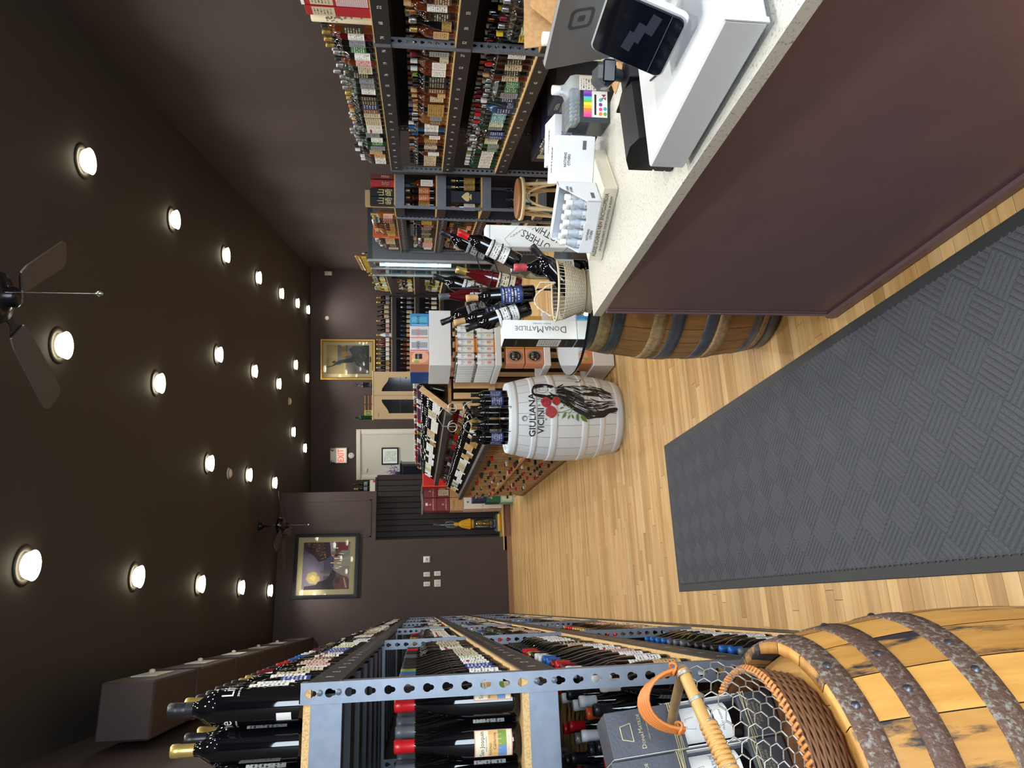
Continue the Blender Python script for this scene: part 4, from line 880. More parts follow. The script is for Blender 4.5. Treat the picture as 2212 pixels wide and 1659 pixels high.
# ---- bottles and wire carriers on the white barrel
ZB = .896
G3 = 'bottles on the white barrel'
def onbarrel(s_, t_, sp, lab, rz=None, tilt=0, z=ZB):
    p = rs(s_, t_, z+.0008); o = bottle('wine_bottle', *sp, p, RW if rz is None else rz, lab, 'wine bottle', G3, True, 20)
    if tilt: o.rotation_euler = (0, tilt, RW)
    return o
bs = [(5.50, -.425, ('bordeaux', 'black', 'black', 'blue')), (5.60, -.455, ('bordeaux', 'black', 'black', 'blue')), (5.49, -.325, ('bordeaux', 'black', 'black', None)), (5.47, -.235, ('bordeaux', 'black', 'black', None)), (5.50, -.145, ('bordeaux', 'black', 'black', 'blue')), (5.60, -.1, ('bordeaux', 'dark', 'black', 'blue')), (5.66, -.2, ('bordeaux', 'black', 'black', 'white')), (5.76, -.24, ('bordeaux', 'dark', 'black', 'red')), (5.62, -.36, ('bordeaux', 'black', 'gold', 'cream'))]
for k, (s_, t_, sp) in enumerate(bs): onbarrel(s_, t_, sp, blab('wine bottle', sp[1], sp[2], sp[3], '%s counted from the left on the white barrel' % nth(k)))
lz = [(5.575, -.235, 'red', 'cream'), (5.575, -.175, 'tan', 'cream')]
wc = thing('bottle_carrier', 'black wire bottle carrier around the front bottles on the white barrel', 'carrier', rs(5.48, -.28, ZB+.001), RW)
m_wire = M('black_wire', (40, 44, 48), .4, .6); m_sil = M('silver_wire', (196, 196, 192), .25, .9)
for z in (.004, .09, .18): MB().tube([(-.096, -.0515, z), (.096, -.0515, z), (.096, .0515, z), (-.096, .0515, z)], .0025, m_wire, 6, closed=True).build('wire_frame', wc)
for x in (-.096, 0, .096): MB().tube([(x, -.0515, .004), (x, -.0515, .18), (x*.7, 0, .31)], .0025, m_wire, 6).build('upright', wc)
MB().tube([(.067*math.cos(a), 0, .31+.06*math.sin(a)) for a in [i*PI/10 for i in range(11)]], .003, m_wire, 6).build('handle', wc)
ws = thing('bottle_holder', 'silver wire bottle holder with ring loops behind the black bottles on the white barrel', 'bottle holder', rs(5.70, -.32, ZB+.001), RW)
for x in (-.09, .06):
    MB().tube([(x, .0, 0), (x, 0, .26)]+[(x+.055-.055*math.cos(a), 0, .26+.09*math.sin(a)) for a in [i*PI/12 for i in range(25)]], .0045, m_sil, 8).build('ring', ws)
MB().tube([(-.09, 0, .002), (.17, 0, .002), (.17, .12, .002), (-.09, .12, .002)], .0045, m_sil, 8, closed=True).build('base', ws)
for sx_ in (-1, 1):
    MB().tube([(.04+sx_*(.075-.05*math.cos(a)*(1-i/40)), 0, .44+.035*math.sin(a)) for i, a in enumerate([j*PI/8 for j in range(22)])], .004, m_sil, 8).build('scroll', ws)
MB().tube([(-.035, 0, .40), (-.03, 0, .52), (.04, 0, .56), (.11, 0, .52), (.115, 0, .40)], .0045, m_sil, 8).build('arch', ws)
Mx = T_(rs(5.72, -.425, ZB+.21)) @ RZ(RW) @ RY(rad(62))
bottle('wine_bottle', 'bordeaux', 'black', 'black', 'gold', None, 0, 'black wine bottle lying tilted in the silver wire holder on the white barrel', 'wine bottle', G3, True, 20, M4=Mx)

# ================================================================ white display tower with canned drinks
TS, TT = 5.676, .138
tw = thing('display_stand', 'white tiered display stand of canned drinks between white barrel and counter', 'display stand', (1.834, 5.373, 0), 0)
m_lam = M('white_laminate', (232, 236, 240), .3); wT = .472; dT = .5
MB().box((0, 0, .008), (wT, dT, .185), m_lam, bev=.003).build('base', tw)
for z0, z1 in ((.538, .592), (.94, .99), (1.347, 1.522)): MB().box((0, 0, z0), (wT, dT, z1), m_lam, bev=.003).build('shelf' if z1-z0 < .1 else 'top_box', tw)
for x in (.05, wT-.05):
    for z0, z1 in ((.185, .538), (.592, .94), (.99, 1.347)): MB().box((x-.008, dT-.03, z0), (x+.008, dT-.01, z1), m_black).build('upright', tw)
GT = 'drink packs on the white display stand'
def pack(x, y, z, sx, sy, sz, mat, lab, prints=(), name='drink_carton'):
    c = thing(name, lab, 'drink carton', (1.834+x, 5.373+y, z+.0006), 0, GT)
    MB().box((0, 0, 0), (sx, sy, sz), mat, bev=.002).build('box', c)
    for ki, it in enumerate(prints):
        of = -.0008-.0003*ki
        if it[0] == 'T': MB().text(it[1], it[2], it[5], T_((it[3], of, it[4])) @ TXT @ RZ(rad(it[6]) if len(it) > 6 else 0)).build('lettering', c)
        elif it[0] == 'R': MB().box((it[1], of, it[2]), (it[3], 0, it[4]), it[5]).build('label', c)
        elif it[0] == 'E': MB().lathe([(0, .0), (1, 0)], it[5], 24, T=T_((it[1], of, it[2])) @ RX(PI/2) @ Matrix.Diagonal((it[3], it[4], 1, 1))).build('label', c)
    return c
m_b1 = M('sky_blue_pack', (70, 146, 206), .4); m_b2 = M('pale_silver_pack', (222, 226, 232), .4); m_b3 = M('peach_pack', (214, 146, 112), .45); m_b4 = M('royal_blue_pack', (36, 78, 150), .4); m_cn = M('can_grey', (168, 172, 182), .35); m_or = M('orange_ink', (222, 112, 60), .5); m_bk = M('badge_black', (34, 30, 32), .5)
zt = 1.522
pack(.335, .0, zt, .108, .2, .152, m_b1, 'sky blue drink carton with a pictured can, first from the counter on top', [('R', .03, .012, .078, .14, M('aqua_ink', (96, 186, 220), .5)), ('T', 'HIVE', .034, .054, .085, m_ink), ('R', .006, .012, .01, .14, m_whitem)])
pack(.226, .0, zt, .108, .2, .152, m_b2, 'pale drink carton picturing a grey can with orange name, beside blue carton', [('R', .03, .012, .078, .14, m_cn), ('T', 'HIVE', .034, .054, .085, m_or), ('R', .006, .008, .012, .15, m_or)])
pack(.117, .0, zt, .108, .2, .152, m_b2, 'pale drink carton picturing a grey can with black name, beside peach carton', [('R', .03, .012, .078, .14, m_cn), ('T', 'HIVE', .034, .054, .085, m_ink), ('R', .006, .008, .012, .15, mr_)])
pack(.008, .0, zt, .108, .2, .152, m_b3, 'peach drink carton with an apple picture and black badge, on stand top', [('E', .062, .07, .05, .068, M('peach_light', (236, 178, 146), .5)), ('R', .045, .055, .088, .11, m_bk), ('T', '1911', .02, .066, .085, m_whitem), ('E', .03, .12, .016, .016, M('apple_cream', (238, 222, 178), .5)), ('E', .022, .1, .012, .02, M('apple_green', (150, 180, 70), .5))])
for k in range(3):
    pack(.002, .203+.098*k, zt, .3, .095, .152, m_b4, 'royal blue drink carton behind the peach one on the stand, %s' % ['front one', 'middle one', 'rear one'][k], [])
for k in range(3):   # their spines show on the stand's left side
    pass
def can_pack(x, y, z, body, ink, lab, icon):
    """shrink-wrapped pair of slim cans, two deep"""
    c = thing('can_pack', lab, 'can pack', (1.834+x, 5.373+y, z+.0006), 0, GT)
    for i in range(2):
        for j in range(2):
            cx, cy = .029+.058*i, .029+.058*j
            cn = MB().lathe([(0, 0), (.022, 0), (.0275, .008), (.028, .012), (.028, .145), (.0225, .156), (.0215, .158), (0, .156)], [m_sil, m_sil, m_sil, body, m_sil, m_sil, m_sil], 18, T=T_((cx, cy, 0))).build('can', c)
            if j == 0:
                mb = MB(); rr = .0284
                wr_ = lambda p: Vector((cx+rr*math.sin(p.x/rr), cy-rr*math.cos(p.x/rr), p.y+icon[2]))
                mb.text(icon[1], .019, m_ink, None, fn=lambda p: Vector((cx+rr*math.sin(p.x/rr), cy-rr*math.cos(p.x/rr), p.y+.107))); mb.text('OF', .012, m_ink, None, fn=lambda p: Vector((cx+rr*math.sin(p.x/rr), cy-rr*math.cos(p.x/rr), p.y+.093)))
                for a in range(7):
                    aa = a*2*PI/7; mb.add([Vector((cx+rr*math.sin(px_/rr), cy-rr*math.cos(px_/rr), pz)) for px_, pz in ((0, .05), (.013*math.cos(aa), .05+.018*math.sin(aa)), (.013*math.cos(aa+.7), .05+.018*math.sin(aa+.7)))], [(0, 1, 2)], ink)
                mb.build('lettering', cn)
    if icon[0]:
        for zz in (.002, .146): MB().box((-.0, -.0008, zz), (.117, .117, zz+.012), icon[0]).build('wrap_band', c)
    return c
cw = M('can_white', (228, 231, 234), .35); iY = M('lemon_ink', (220, 206, 90), .5); iO = M('orange_fruit_ink', (226, 140, 60), .5); iR = M('peach_fruit_ink', (226, 130, 110), .5); iG = M('lime_fruit_ink', (96, 176, 96), .5)
flv = [('lime-printed', iG, iG, M('green_wrap', (84, 170, 80), .4), 'CITY'), ('lemon-printed', iY, iY, None, 'CITY'), ('orange-printed', iO, iO, iO, 'CITY'), ('peach-printed', iR, iR, None, 'CITY')]
for lv in range(2):
    for k in range(4):
        x = .466-.1165*(k+1)
        can_pack(x, .006, .99+.16*lv, cw, flv[k][1], '%s white can pack on the %s layer of the display stand' % (flv[k][0], 'lower' if lv == 0 else 'upper'), (flv[k][3], flv[k][4], .1))
    for j in range(3): can_pack(.0, .127+.12*j, .99+.16*lv, cw, iR, 'white can pack on the stand\'s left side, %s layer, %s behind the front' % ('lower' if lv == 0 else 'upper', nth(j)), (None, 'CITY', .1))
for lv in range(2):
    for k, x in enumerate((.018, .15)):
        pack(x, .004, .594+.158*lv, .128, .13, .15, m_b3 if k == 0 else M('mustard_pack', (206, 156, 62), .45), '%s cider carton with a black badge, %s shelf layer of display stand' % ('peach' if k == 0 else 'mustard yellow', 'lower' if lv == 0 else 'upper'), [('E', .064, .075, .05, .058, m_bk), ('E', .064, .075, .046, .053, m_whitem), ('E', .064, .075, .043, .05, m_bk), ('T', '1911', .03, .066, .092, m_whitem), ('T', 'CIDER', .012, .064, .05, m_b3), ('E', .036, .07, .008, .01, iR)] if k == 0 else [('T', 'CIDER', .022, .064, .075, m_bk)])
    pack(.285, .004, .594+.158*lv, .15, .2, .15, M('gold_pack', (214, 170, 80), .45), 'golden carton nearest the counter, %s shelf layer of display stand' % ('lower' if lv == 0 else 'upper'), [('T', 'BEER', .03, .075, .08, m_bk)])
for k, x in enumerate((.02, .165, .31)):
    pack(x, .006, .185, .135, .2, .16, [m_b3, M('maroon_pack', (120, 40, 40), .5), m_b4][k], '%s carton on the base of the white display stand' % ['peach apple-printed', 'maroon', 'blue'][k], [('E', .062, .09, .04, .05, M('peach_light', (236, 178, 146), .5)), ('E', .04, .06, .014, .02, M('apple_green', (150, 180, 70), .5)), ('R', .07, .1, .12, .14, m_bk)] if k == 0 else [])

# ================================================================ black carpet mat on the floor
mt = thing('floor_mat', 'charcoal ribbed entrance mat with black rubber edge on the oak floor', 'mat', (.03, 1.37, 0))
mw, ml = .923, 3.05; m_rub = M('rubber_edge', (46, 48, 50), .55); m_pile = M('charcoal_pile', (106, 108, 113), .95, spec=.1, noise=(420, (76, 77, 82), (.35, .65), (1, 1, 1)), bump=(700, .5))
MB().box((0, 0, .0005), (mw, ml, .005), m_rub, bev=.002).build('rubber_backing', mt)
MB().box((.045, .045, .005), (mw-.045, ml-.045, .0078), m_pile).build('pile', mt)
rb_ = MB(); blk = .118; ca = math.cos(PI/4)
X0, Y0, X1, Y1 = .045, .045, mw-.045, ml-.045
def clipseg(p, d, L_):
    t0, t1 = 0, L_
    for a, lo, hi in ((0, X0, X1), (1, Y0, Y1)):
        if abs(d[a]) < 1e-9:
            if not lo < p[a] < hi: return None
        else:
            u, v = (lo-p[a])/d[a], (hi-p[a])/d[a]
            if u > v: u, v = v, u
            t0, t1 = max(t0, u), min(t1, v)
    return (t0, t1) if t1-t0 > .012 else None
for i in range(-25, 27):
    for j in range(-6, 40):
        ox, oy = (i*ca+j*ca)*blk-.3, (-i*ca+j*ca)*blk-.1
        if not (-.2 < ox < 1.2 and -.2 < oy < 3.3): continue
        for k in range(6):
            o_ = (k+.5)/6*blk
            if (i+j) % 2: p = (ox+o_*ca, oy-o_*ca); d = (ca, ca)
            else: p = (ox+o_*ca, oy+o_*ca); d = (ca, -ca)
            c = clipseg(p, d, blk)
            if not c: continue
            a = Vector((p[0]+d[0]*c[0], p[1]+d[1]*c[0], .0078)); e = Vector((p[0]+d[0]*c[1], p[1]+d[1]*c[1], .0078)); s_ = Vector((-d[1], d[0], 0)); u_ = Vector((d[0], d[1], 0))
            w1, w2 = s_*.0085, s_*.0045; h_ = Vector((0, 0, .0042))
            rb_.add([a+w1, a-w1, e-w1, e+w1, a+w2+h_+u_*.004, a-w2+h_+u_*.004, e-w2+h_-u_*.004, e+w2+h_-u_*.004], [(4, 5, 6, 7), (1, 2, 6, 5), (3, 0, 4, 7), (0, 1, 5, 4), (2, 3, 7, 6)], m_pile)
rb_.build('ribs', mt, kind='stuff')
# ================================================================ things on the ceiling
m_fan = M('fan_black', (26, 27, 30), .25, .4); m_blade = M('fan_blade_dark', (66, 62, 60), .5)
def fan(label, x, y, drop, bladez, a0, chain):
    f = thing('ceiling_fan', label, 'ceiling fan', (x, y, H), 0)
    MB().lathe([(0, -.075), (.03, -.075), (.062, -.05), (.07, -.012), (.07, 0)], m_fan, 28).build('canopy', f)
    MB().tube([(0, 0, -.06), (0, 0, -drop+.05)], .013, m_fan, 12).build('down_rod', f)
    MB().lathe([(0, .06), (.04, .06), (.075, .045), (.115, .03), (.125, 0), (.125, -.03), (.11, -.06), (.07, -.075), (.045, -.09), (.045, -.12), (.03, -.135), (0, -.14)], m_fan, 36, T=T_((0, 0, -drop))).build('motor', f)
    for k in range(12):
        a = k*PI/6; MB().box((.1245, -.012, -.018), (.1275, .012, .014), m_chrome if k % 3 == 0 else m_black, T=T_((0, 0, -drop)) @ RZ(a)).build('motor_vent', f)
    for k in range(5):
        a = a0+k*2*PI/5; T = T_((0, 0, -drop-.05)) @ RZ(a) @ RX(rad(11))
        b = MB().prism([(.2, -.05), (.25, -.062), (.62, -.072), (.655, -.055), (.665, 0), (.655, .055), (.62, .072), (.25, .062), (.2, .05)], -.004, .004, m_blade, T=T).build('blade', f)
        br = MB(); br.prism([(.08, -.02), (.16, -.014), (.2, -.045), (.3, -.04), (.33, 0), (.3, .04), (.2, .045), (.16, .014), (.08, .02)], .004, .009, m_fan, T=T)
        br.build('blade_arm', b)
    if chain:
        c = MB(); c.tube([(.0, -.05, -drop-.1), (.0, -.05, -drop-chain)], .0018, m_sil, 5); c.lathe([(0, -.016), (.008, -.012), (.012, 0), (.008, .012), (0, .016)], m_sil, 12, T=T_((0, -.05, -drop-chain))); c.build('pull_chain', f)
    return f
fan('black ceiling fan hanging over the picture wall at the far end', 1.247, 11.078, .30, 0, .35, .42)
fan('large black ceiling fan near the photographer with a long pull chain', 1.36, 3.08, .50, 0, 2.05, .48)
for k, (x, y) in enumerate(((1.688, 9.135), (3.687, 12.857))):
    d = thing('smoke_detector', 'white round smoke detector on the ceiling, %s one' % ('nearer' if k == 0 else 'farther'), 'smoke detector', (x, y, H), 0)
    MB().lathe([(.07, 0), (.072, -.008), (.06, -.014), (.055, -.03), (.03, -.042), (0, -.044)], m_plate, 28).build('housing', d); MB().lathe([(.061, -.0145), (.063, -.02), (.0575, -.024)], M('vent_grey', (120, 120, 118), .6), 24).build('vent_ring', d)
# ================================================================ pictures and switches on the far left wall
def framed(name, label, T, w, h, fwid, mats, matw, art, depth=.03):
    f = thing(name, label, 'picture', (0, 0, 0)); f.matrix_world = T
    for i, fm in enumerate(mats):
        o = fwid*i/len(mats); e = fwid*(i+1)/len(mats); zz = depth-(.006*i)
        fr = MB()
        for a, b in (((-w/2+o, -h/2+o), (w/2-o, -h/2+e)), ((-w/2+o, h/2-e), (w/2-o, h/2-o)), ((-w/2+o, -h/2+e), (-w/2+e, h/2-e)), ((w/2-e, -h/2+e), (w/2-o, h/2-e))): fr.box((a[0], -zz, a[1]), (b[0], 0, b[1]), fm, bev=.002)
        fr.build('frame' if i == 0 else 'inner_frame', f)
    MB().box((-w/2+fwid, -.008, -h/2+fwid), (w/2-fwid, 0, h/2-fwid), M('cream_mount', (220, 208, 160), .6)).build('mount', f)
    aw, ah = w-2*fwid-2*matw, h-2*fwid-2*matw; mb = MB()
    for i, (col, pts) in enumerate(art):
        m_ = M('paint_%d_%d_%d' % col, col, .5); y = -.0085-i*.00012
        v = [((p[0]-.5)*aw, y, (p[1]-.5)*ah) for p in pts]; mb.add(v, [tuple(range(len(v)))], m_)
    mb.build('painting', f)
    MB().box((-w/2+fwid, -.0145, -h/2+fwid), (w/2-fwid, -.013, h/2-fwid), GLASS('picture_glass', (252, 252, 252), .05, .02)).build('glazing', f)
    return f
qa = random.Random(4); rc = lambda x0, y0, x1, y1: [(x0, y0), (x1, y0), (x1, y1), (x0, y1)]
art = [((104, 98, 124), rc(0, 0, 1, 1)), ((140, 128, 150), rc(0, .55, .75, 1)), ((200, 180, 110), [(.12, .7), (.2, .62), (.32, .64), (.38, .75), (.34, .88), (.22, .92), (.13, .84)]), ((226, 206, 130), [(.18, .74), (.26, .7), (.31, .78), (.24, .85)]),
       ((74, 48, 50), [(1, 1), (1, .3), (.8, .3), (.62, .52), (.58, .66), (.72, .78), (.86, 1)]), ((98, 64, 60), [(1, .75), (1, .55), (.7, .58), (.72, .7)]), ((54, 36, 40), [(0, 0), (0, .95), (.07, .95), (.1, .7), (.16, .66), (.2, .5), (.3, .42), (.42, .36), (.4, .3), (.1, .25)]),
       ((150, 140, 128), [(.28, .42), (.28, .68), (.34, .68), (.34, .42)]), ((120, 112, 116), [(.35, .42), (.35, .62), (.4, .62), (.4, .42)]), ((176, 168, 150), [(.4, .34), (.68, .34), (.98, 0), (.2, 0)]), ((196, 190, 170), [(.46, .34), (.58, .34), (.72, 0), (.5, 0)]),
       ((128, 64, 46), [(0, 0), (0, .3), (.14, .36), (.26, .3), (.3, .18), (.26, .05), (.2, 0)]), ((210, 190, 160), [(.03, .04), (.24, .1), (.25, .13), (.03, .08)]), ((60, 52, 54), rc(.13, .2, .24, .3)), ((206, 210, 214), [(.66, .34), (.98, .3), (1, .44), (.72, .4)]), ((150, 48, 40), rc(.82, .04, 1, .26)), ((196, 150, 90), rc(.74, .3, .8, .4)), ((44, 40, 44), rc(.7, .16, .74, .32))]
for i in range(26):
    x = qa.uniform(.62, .98); y = qa.uniform(.5, .95) if x > .8 else qa.uniform(.5, .62); art.append(((150+qa.randrange(70), 110+qa.randrange(50), 80), rc(x, y, x+.02, y+.03)))
for i in range(20):
    x = qa.uniform(.42, .9); y = qa.uniform(.12, .36); c = qa.choice([(60, 50, 54), (212, 196, 160), (150, 70, 50), (228, 220, 200)]); art.append((c, rc(x, y, x+.015, y+qa.uniform(.04, .1))))
framed('picture', 'black-framed painting of a busy town street hanging on the far brown wall', T_((.736, 12.598, 3.155)) @ RY(rad(.75)), 1.06, 1.06, .06, [m_fan, M('frame_black', (34, 34, 38), .2)], .085, art)
art2 = [((196, 176, 116), rc(0, 0, 1, 1)), ((178, 160, 108), rc(0, .6, .55, 1)), ((110, 116, 112), rc(0, .0, 1, .55)), ((134, 128, 118), rc(.0, .18, .42, .55)), ((160, 130, 90), rc(.42, .55, .95, .72)), ((120, 126, 130), rc(.3, .66, 1, .74)), ((190, 150, 80), rc(.62, .5, .78, .64)), ((150, 150, 140), rc(.62, .35, 1, .5)),
        ((38, 58, 46), [(.22, .98), (.25, .98), (.3, .86), (.38, .8), (.46, .72), (.5, .6), (.56, .4), (.5, .34), (.4, .38), (.38, .6), (.33, .74), (.27, .84)]), ((46, 66, 52), [(.36, .84), (.42, .88), (.46, .82), (.42, .76)]), ((60, 62, 50), [(.3, .3), (.6, .42), (.95, .34), (.98, .0), (.1, .0), (.2, .12)]), ((74, 76, 60), [(.58, .36), (.86, .48), (.98, .36), (.9, .2)]), ((84, 66, 50), rc(.24, .1, .34, .16)), ((52, 48, 44), [(.66, .1), (.98, .02), (1, .12), (.7, .2)])]
for i in range(14):
    x = qa.uniform(.05, .9); y = qa.uniform(.0, .34); art2.append((qa.choice([(96, 98, 84), (128, 120, 92), (44, 48, 42)]), [(x, y), (x+.12, y+.05), (x+.12, y+.062), (x, y+.012)]))
def wallT(s, t, z): return T_(rs(s, t, z)) @ RZ(RW)
gp = framed('picture', 'gold-framed picture of a dark green figure with raised arm on the back wall', wallT(15.995, .509, 3.16), .885, 1.17, .055, [m_gold, M('gold_dark', (150, 110, 48), .35, .7)], .07, art2)
MB().box((-.06, -.0095, -.505), (.06, -.008, -.47), M('brass_plate_dark', (84, 60, 40), .4)).build('name_plate', gp)
m_sw = M('switch_ivory', (226, 222, 208), .4)
for k, (x, z, w, h, lab) in enumerate(((.785, 1.477, .105, .115, 'square thermostat plate'), (.537, 1.478, .075, .11, 'white light switch, upper right of four'), (.378, 1.477, .075, .11, 'white light switch, upper left of four'), (.545, 1.297, .075, .11, 'white light switch, lower right of four'), (.386, 1.297, .115, .11, 'double white light switch, lower left of four'))):
    s = thing('wall_switch' if k else 'thermostat', lab+' on the far brown wall', 'switch' if k else 'thermostat', (x, 12.6, z), 0, 'switches on the far wall' if k else None)
    MB().box((-w/2, -.008, -h/2), (w/2, 0, h/2), m_sw, bev=.003).build('plate', s)
    if k == 0:
        MB().box((-.04, -.024, -.045), (.04, -.008, .045), m_whitem, bev=.006).build('body', s); MB().box((-.022, -.0246, -.022), (.022, -.024, .012), M('lcd_grey', (140, 146, 140), .3)).build('display', s)
    for dx in ((0,) if k < 4 else (-.025, .025)):
        if k: MB().box((dx-.016, -.0125, -.034), (dx+.016, -.008, .034), M('rocker_grey', (196, 194, 184), .4), bev=.002).build('rocker', s)
# ================================================================ niche: vacuum cleaner and cartons
m_vy = M('vacuum_yellow', (222, 166, 20), .35); m_vg = M('vacuum_grey', (96, 106, 104), .45); m_vd = M('vacuum_dark', (64, 68, 70), .4)
v = thing('vacuum_cleaner', 'yellow and grey upright vacuum cleaner standing on the niche step', 'vacuum cleaner', (1.4, 12.9, .146), .0)
MB().box((-.165, -.11, 0), (.165, -.06, .062), m_vy, bev=.018).build('bumper', v)
MB().prism([(-.155, -.09), (.155, -.09), (.15, .05), (.09, .13), (-.09, .13), (-.15, .05)], .012, .085, m_vg).build('cleaner_head', v)
MB().box((-.07, -.06, .08), (.07, .07, .15), m_vg, bev=.02).build('brush_housing', v)
for sx_ in (-1, 1): MB().lathe([(0, -.02), (.055, -.02), (.06, -.012), (.06, .012), (.055, .02), (0, .02)], m_vd, 24, T=T_((sx_*.11, .06, .062)) @ RY(PI/2)).build('wheel', v)
MB().lathe([(0, .12), (.07, .13), (.085, .17), (.06, .21), (0, .21)], m_vd, 24).build('motor_ball', v)
MB().lathe([(.066, .2), (.07, .21), (.07, .47), (.06, .475)], GLASS('vacuum_bin', (206, 206, 200), .2), 28).build('dust_bin', v)
MB().lathe([(0, .2), (.045, .21), (.04, .33), (.055, .34), (.055, .41), (.03, .46), (0, .46)], m_vy, 24).build('bin_core', v)
MB().lathe([(.0, .468), (.074, .47), (.078, .5), (.07, .53), (0, .53)], [m_vg, m_vg, m_vy, m_vy], 28).build('collar', v)
MB().lathe([(0, .53), (.082, .53), (.088, .56), (.06, .66), (.044, .74), (.03, .76), (0, .76)], m_vy, 20).build('cyclone', v)
for k in range(7):
    a = -PI/2+(k-3)*.5; MB().tube([(.085*math.cos(a), .085*math.sin(a), .55), (.05*math.cos(a), .05*math.sin(a), .72)], [.014, .008], m_vy, 8).build('cyclone_rib', v)
MB().box((-.03, -.02, .76), (.03, .03, .84), m_vy, bev=.01).build('handle_grip_base', v); MB().tube([(0, .03, .84), (0, .05, 1.0), (0, .04, 1.15)], .014, M('wand_grey', (150, 152, 156), .3, .5), 12).build('wand', v)
MB().tube([(.0, .04, 1.1), (0, .02, 1.17), (0, -.02, 1.21), (0, .0, 1.1)], [.016, .018, .018, .014], m_vd, 12).build('handle', v)
MB().tube([(.02, .02, .8), (.05, .0, .88), (.04, .02, .98), (.0, .05, 1.0), (-.04, .02, .96), (-.05, .0, .86), (-.03, .04, .78)], .016, m_vg, 10).build('hose', v)
m_bg = M('burgundy_case', (124, 44, 54), .6); m_bw = M('white_case', (226, 222, 212), .6)
GC = 'wine cases stacked in the niche'
def case(x0, x1, z0, z1, mat, lab, prints=(), y=12.66, d=.3, grp=GC):
    c = thing('wine_case', lab, 'carton', ((x0+x1)/2, y, z0+.0006), 0, grp); w = (x1-x0)/2-.002; h = z1-z0-.002
    MB().box((-w, 0, 0), (w, d, h), mat, bev=.003).build('box', c)
    MB().box((-w, .0, h), (w, d, h+.0008), mat).build('top_flap', c)
    for it in prints:
        if it[0] == 'T': MB().text(it[1], it[2], it[5], T_((it[3], -.0008, it[4])) @ TXT).build('lettering', c)
        else: MB().box((it[1], -.0008, it[2]), (it[3], 0, it[4]), it[5]).build('label', c)
    return c
pk = M('case_pink_print', (222, 180, 176), .6)
for i, (x0, x1) in enumerate(((1.612, 1.842), (1.846, 2.076))):
    sd = ('left' if i == 0 else 'right')
    lampr = [('T', 'LAMBRUSCO', .036, 0, .065, pk), ('T', '&', .06, 0, .12, pk)]
    case(x0, x1, 1.294, 1.52, m_bg, 'burgundy wine case at the top of the niche stack, %s column' % sd, lampr+([('R', -.02, .16, .03, .2, m_bw)] if i == 0 else []))
    case(x0, x1, 1.068, 1.292, m_bg, 'burgundy wine case second from the top, %s column' % sd, lampr if i == 0 else [('R', -.08, .02, .02, .2, LB['cream']), ('R', .03, .08, .09, .18, LB['cream'])])
    case(x0, x1, .824, 1.066, m_kraft, 'kraft wine case in the middle of the niche stack, %s column' % sd, [('T', 'CUNO', .05, 0, .17, M('kraft_print', (120, 86, 54), .7)), ('R', -.1, .02, -.095, .22, M('kraft_print', (120, 86, 54), .7))] if i == 0 else [])
    case(x0, x1, .484, .822, m_bw, 'white wine case with orange edge, second from the step, %s column' % sd, [('R', -.113, 0, -.09, .335, M('case_orange', (216, 110, 70), .6)), ('T', '★', .06, .03, .26, m_ink)])
    case(x0, x1, .147, .482, m_bw, 'white wine case with orange edge standing on the step, %s column' % sd, [('R', -.113, 0, -.09, .33, M('case_orange', (216, 110, 70), .6)), ('T', '★', .06, .03, .26, m_ink)])
m_g1 = M('mint_case', (150, 196, 168), .6); m_g2 = M('bottle_green_case', (34, 92, 68), .6)
case(1.665, 1.93, 0, .225, m_g1, 'mint green wine case on the floor at the gondola\'s far end', [('R', -.1, .03, -.02, .19, LB['lime']), ('R', .0, .05, .1, .19, LB['grey'])], 12.12, .3, 'cases at the far end of the gondola')
case(1.67, 1.93, .227, .468, m_g2, 'dark green wine case on top of the mint one by the gondola', [('T', 'BAREFOOT'[:3]+'SIC', .045, 0, .15, LB['lime'])], 12.12, .3, 'cases at the far end of the gondola')
case(1.69, 1.93, .47, .70, m_navy, 'navy wine case on top of the dark green one by the gondola', [('R', -.1, .03, .1, .2, LB['dkblue'])], 12.12, .3, 'cases at the far end of the gondola')
case(2.0, 2.35, 1.12, 1.55, M('bright_red_case', (196, 32, 32), .5), 'bright red carton with an orange edge beside the burgundy cases', [('R', -.17, .0, -.16, .42, m_or), ('R', -.17, .41, .17, .425, m_or)], 12.4, .25, None)
case(2.0, 2.35, .5, 1.118, m_bw, 'white carton under the bright red one beside the burgundy cases', [('R', -.1, .3, .1, .5, LB['red'])], 12.4, .25, None)
case(2.0, 2.35, .0, .498, m_kraft, 'plain kraft carton on the floor under the white and red ones', [], 12.4, .25, None)
br = thing('branch', 'bare grey driftwood branch lying along the top of the burgundy cases', 'branch', (1.84, 12.78, 1.5235))
for k, (z, w) in enumerate(((.014, .0), (.034, .02))): MB().tube([(x, .04*math.sin(x*9+k*2)+w, z+.006*math.sin(x*17)) for x in [-.27+.045*i for i in range(13)]], [.008+.006*math.sin(PI*i/12) for i in range(13)], M('driftwood', (110, 104, 96), .8), 8).build('twig', br)
# white box and bottles on the partition
wb_ = case(2.06, 2.27, 2.402, 2.50, m_bw, 'white carton on top of the beadboard partition', [('R', .06, .0, .1, .04, mr_)], 13.17, .14, None)
for k, x in enumerate((2.12, 2.21)): bottle('wine_bottle', 'champagne', 'black', 'gold' if k == 0 else 'black', 'grey', (x, 13.24, 2.5027), 0, 'dark sparkling bottle standing on the white partition carton, %s one' % ('gold-topped' if k == 0 else 'black-topped'), 'wine bottle', 'bottles on the partition', False, 12, sc=.9)
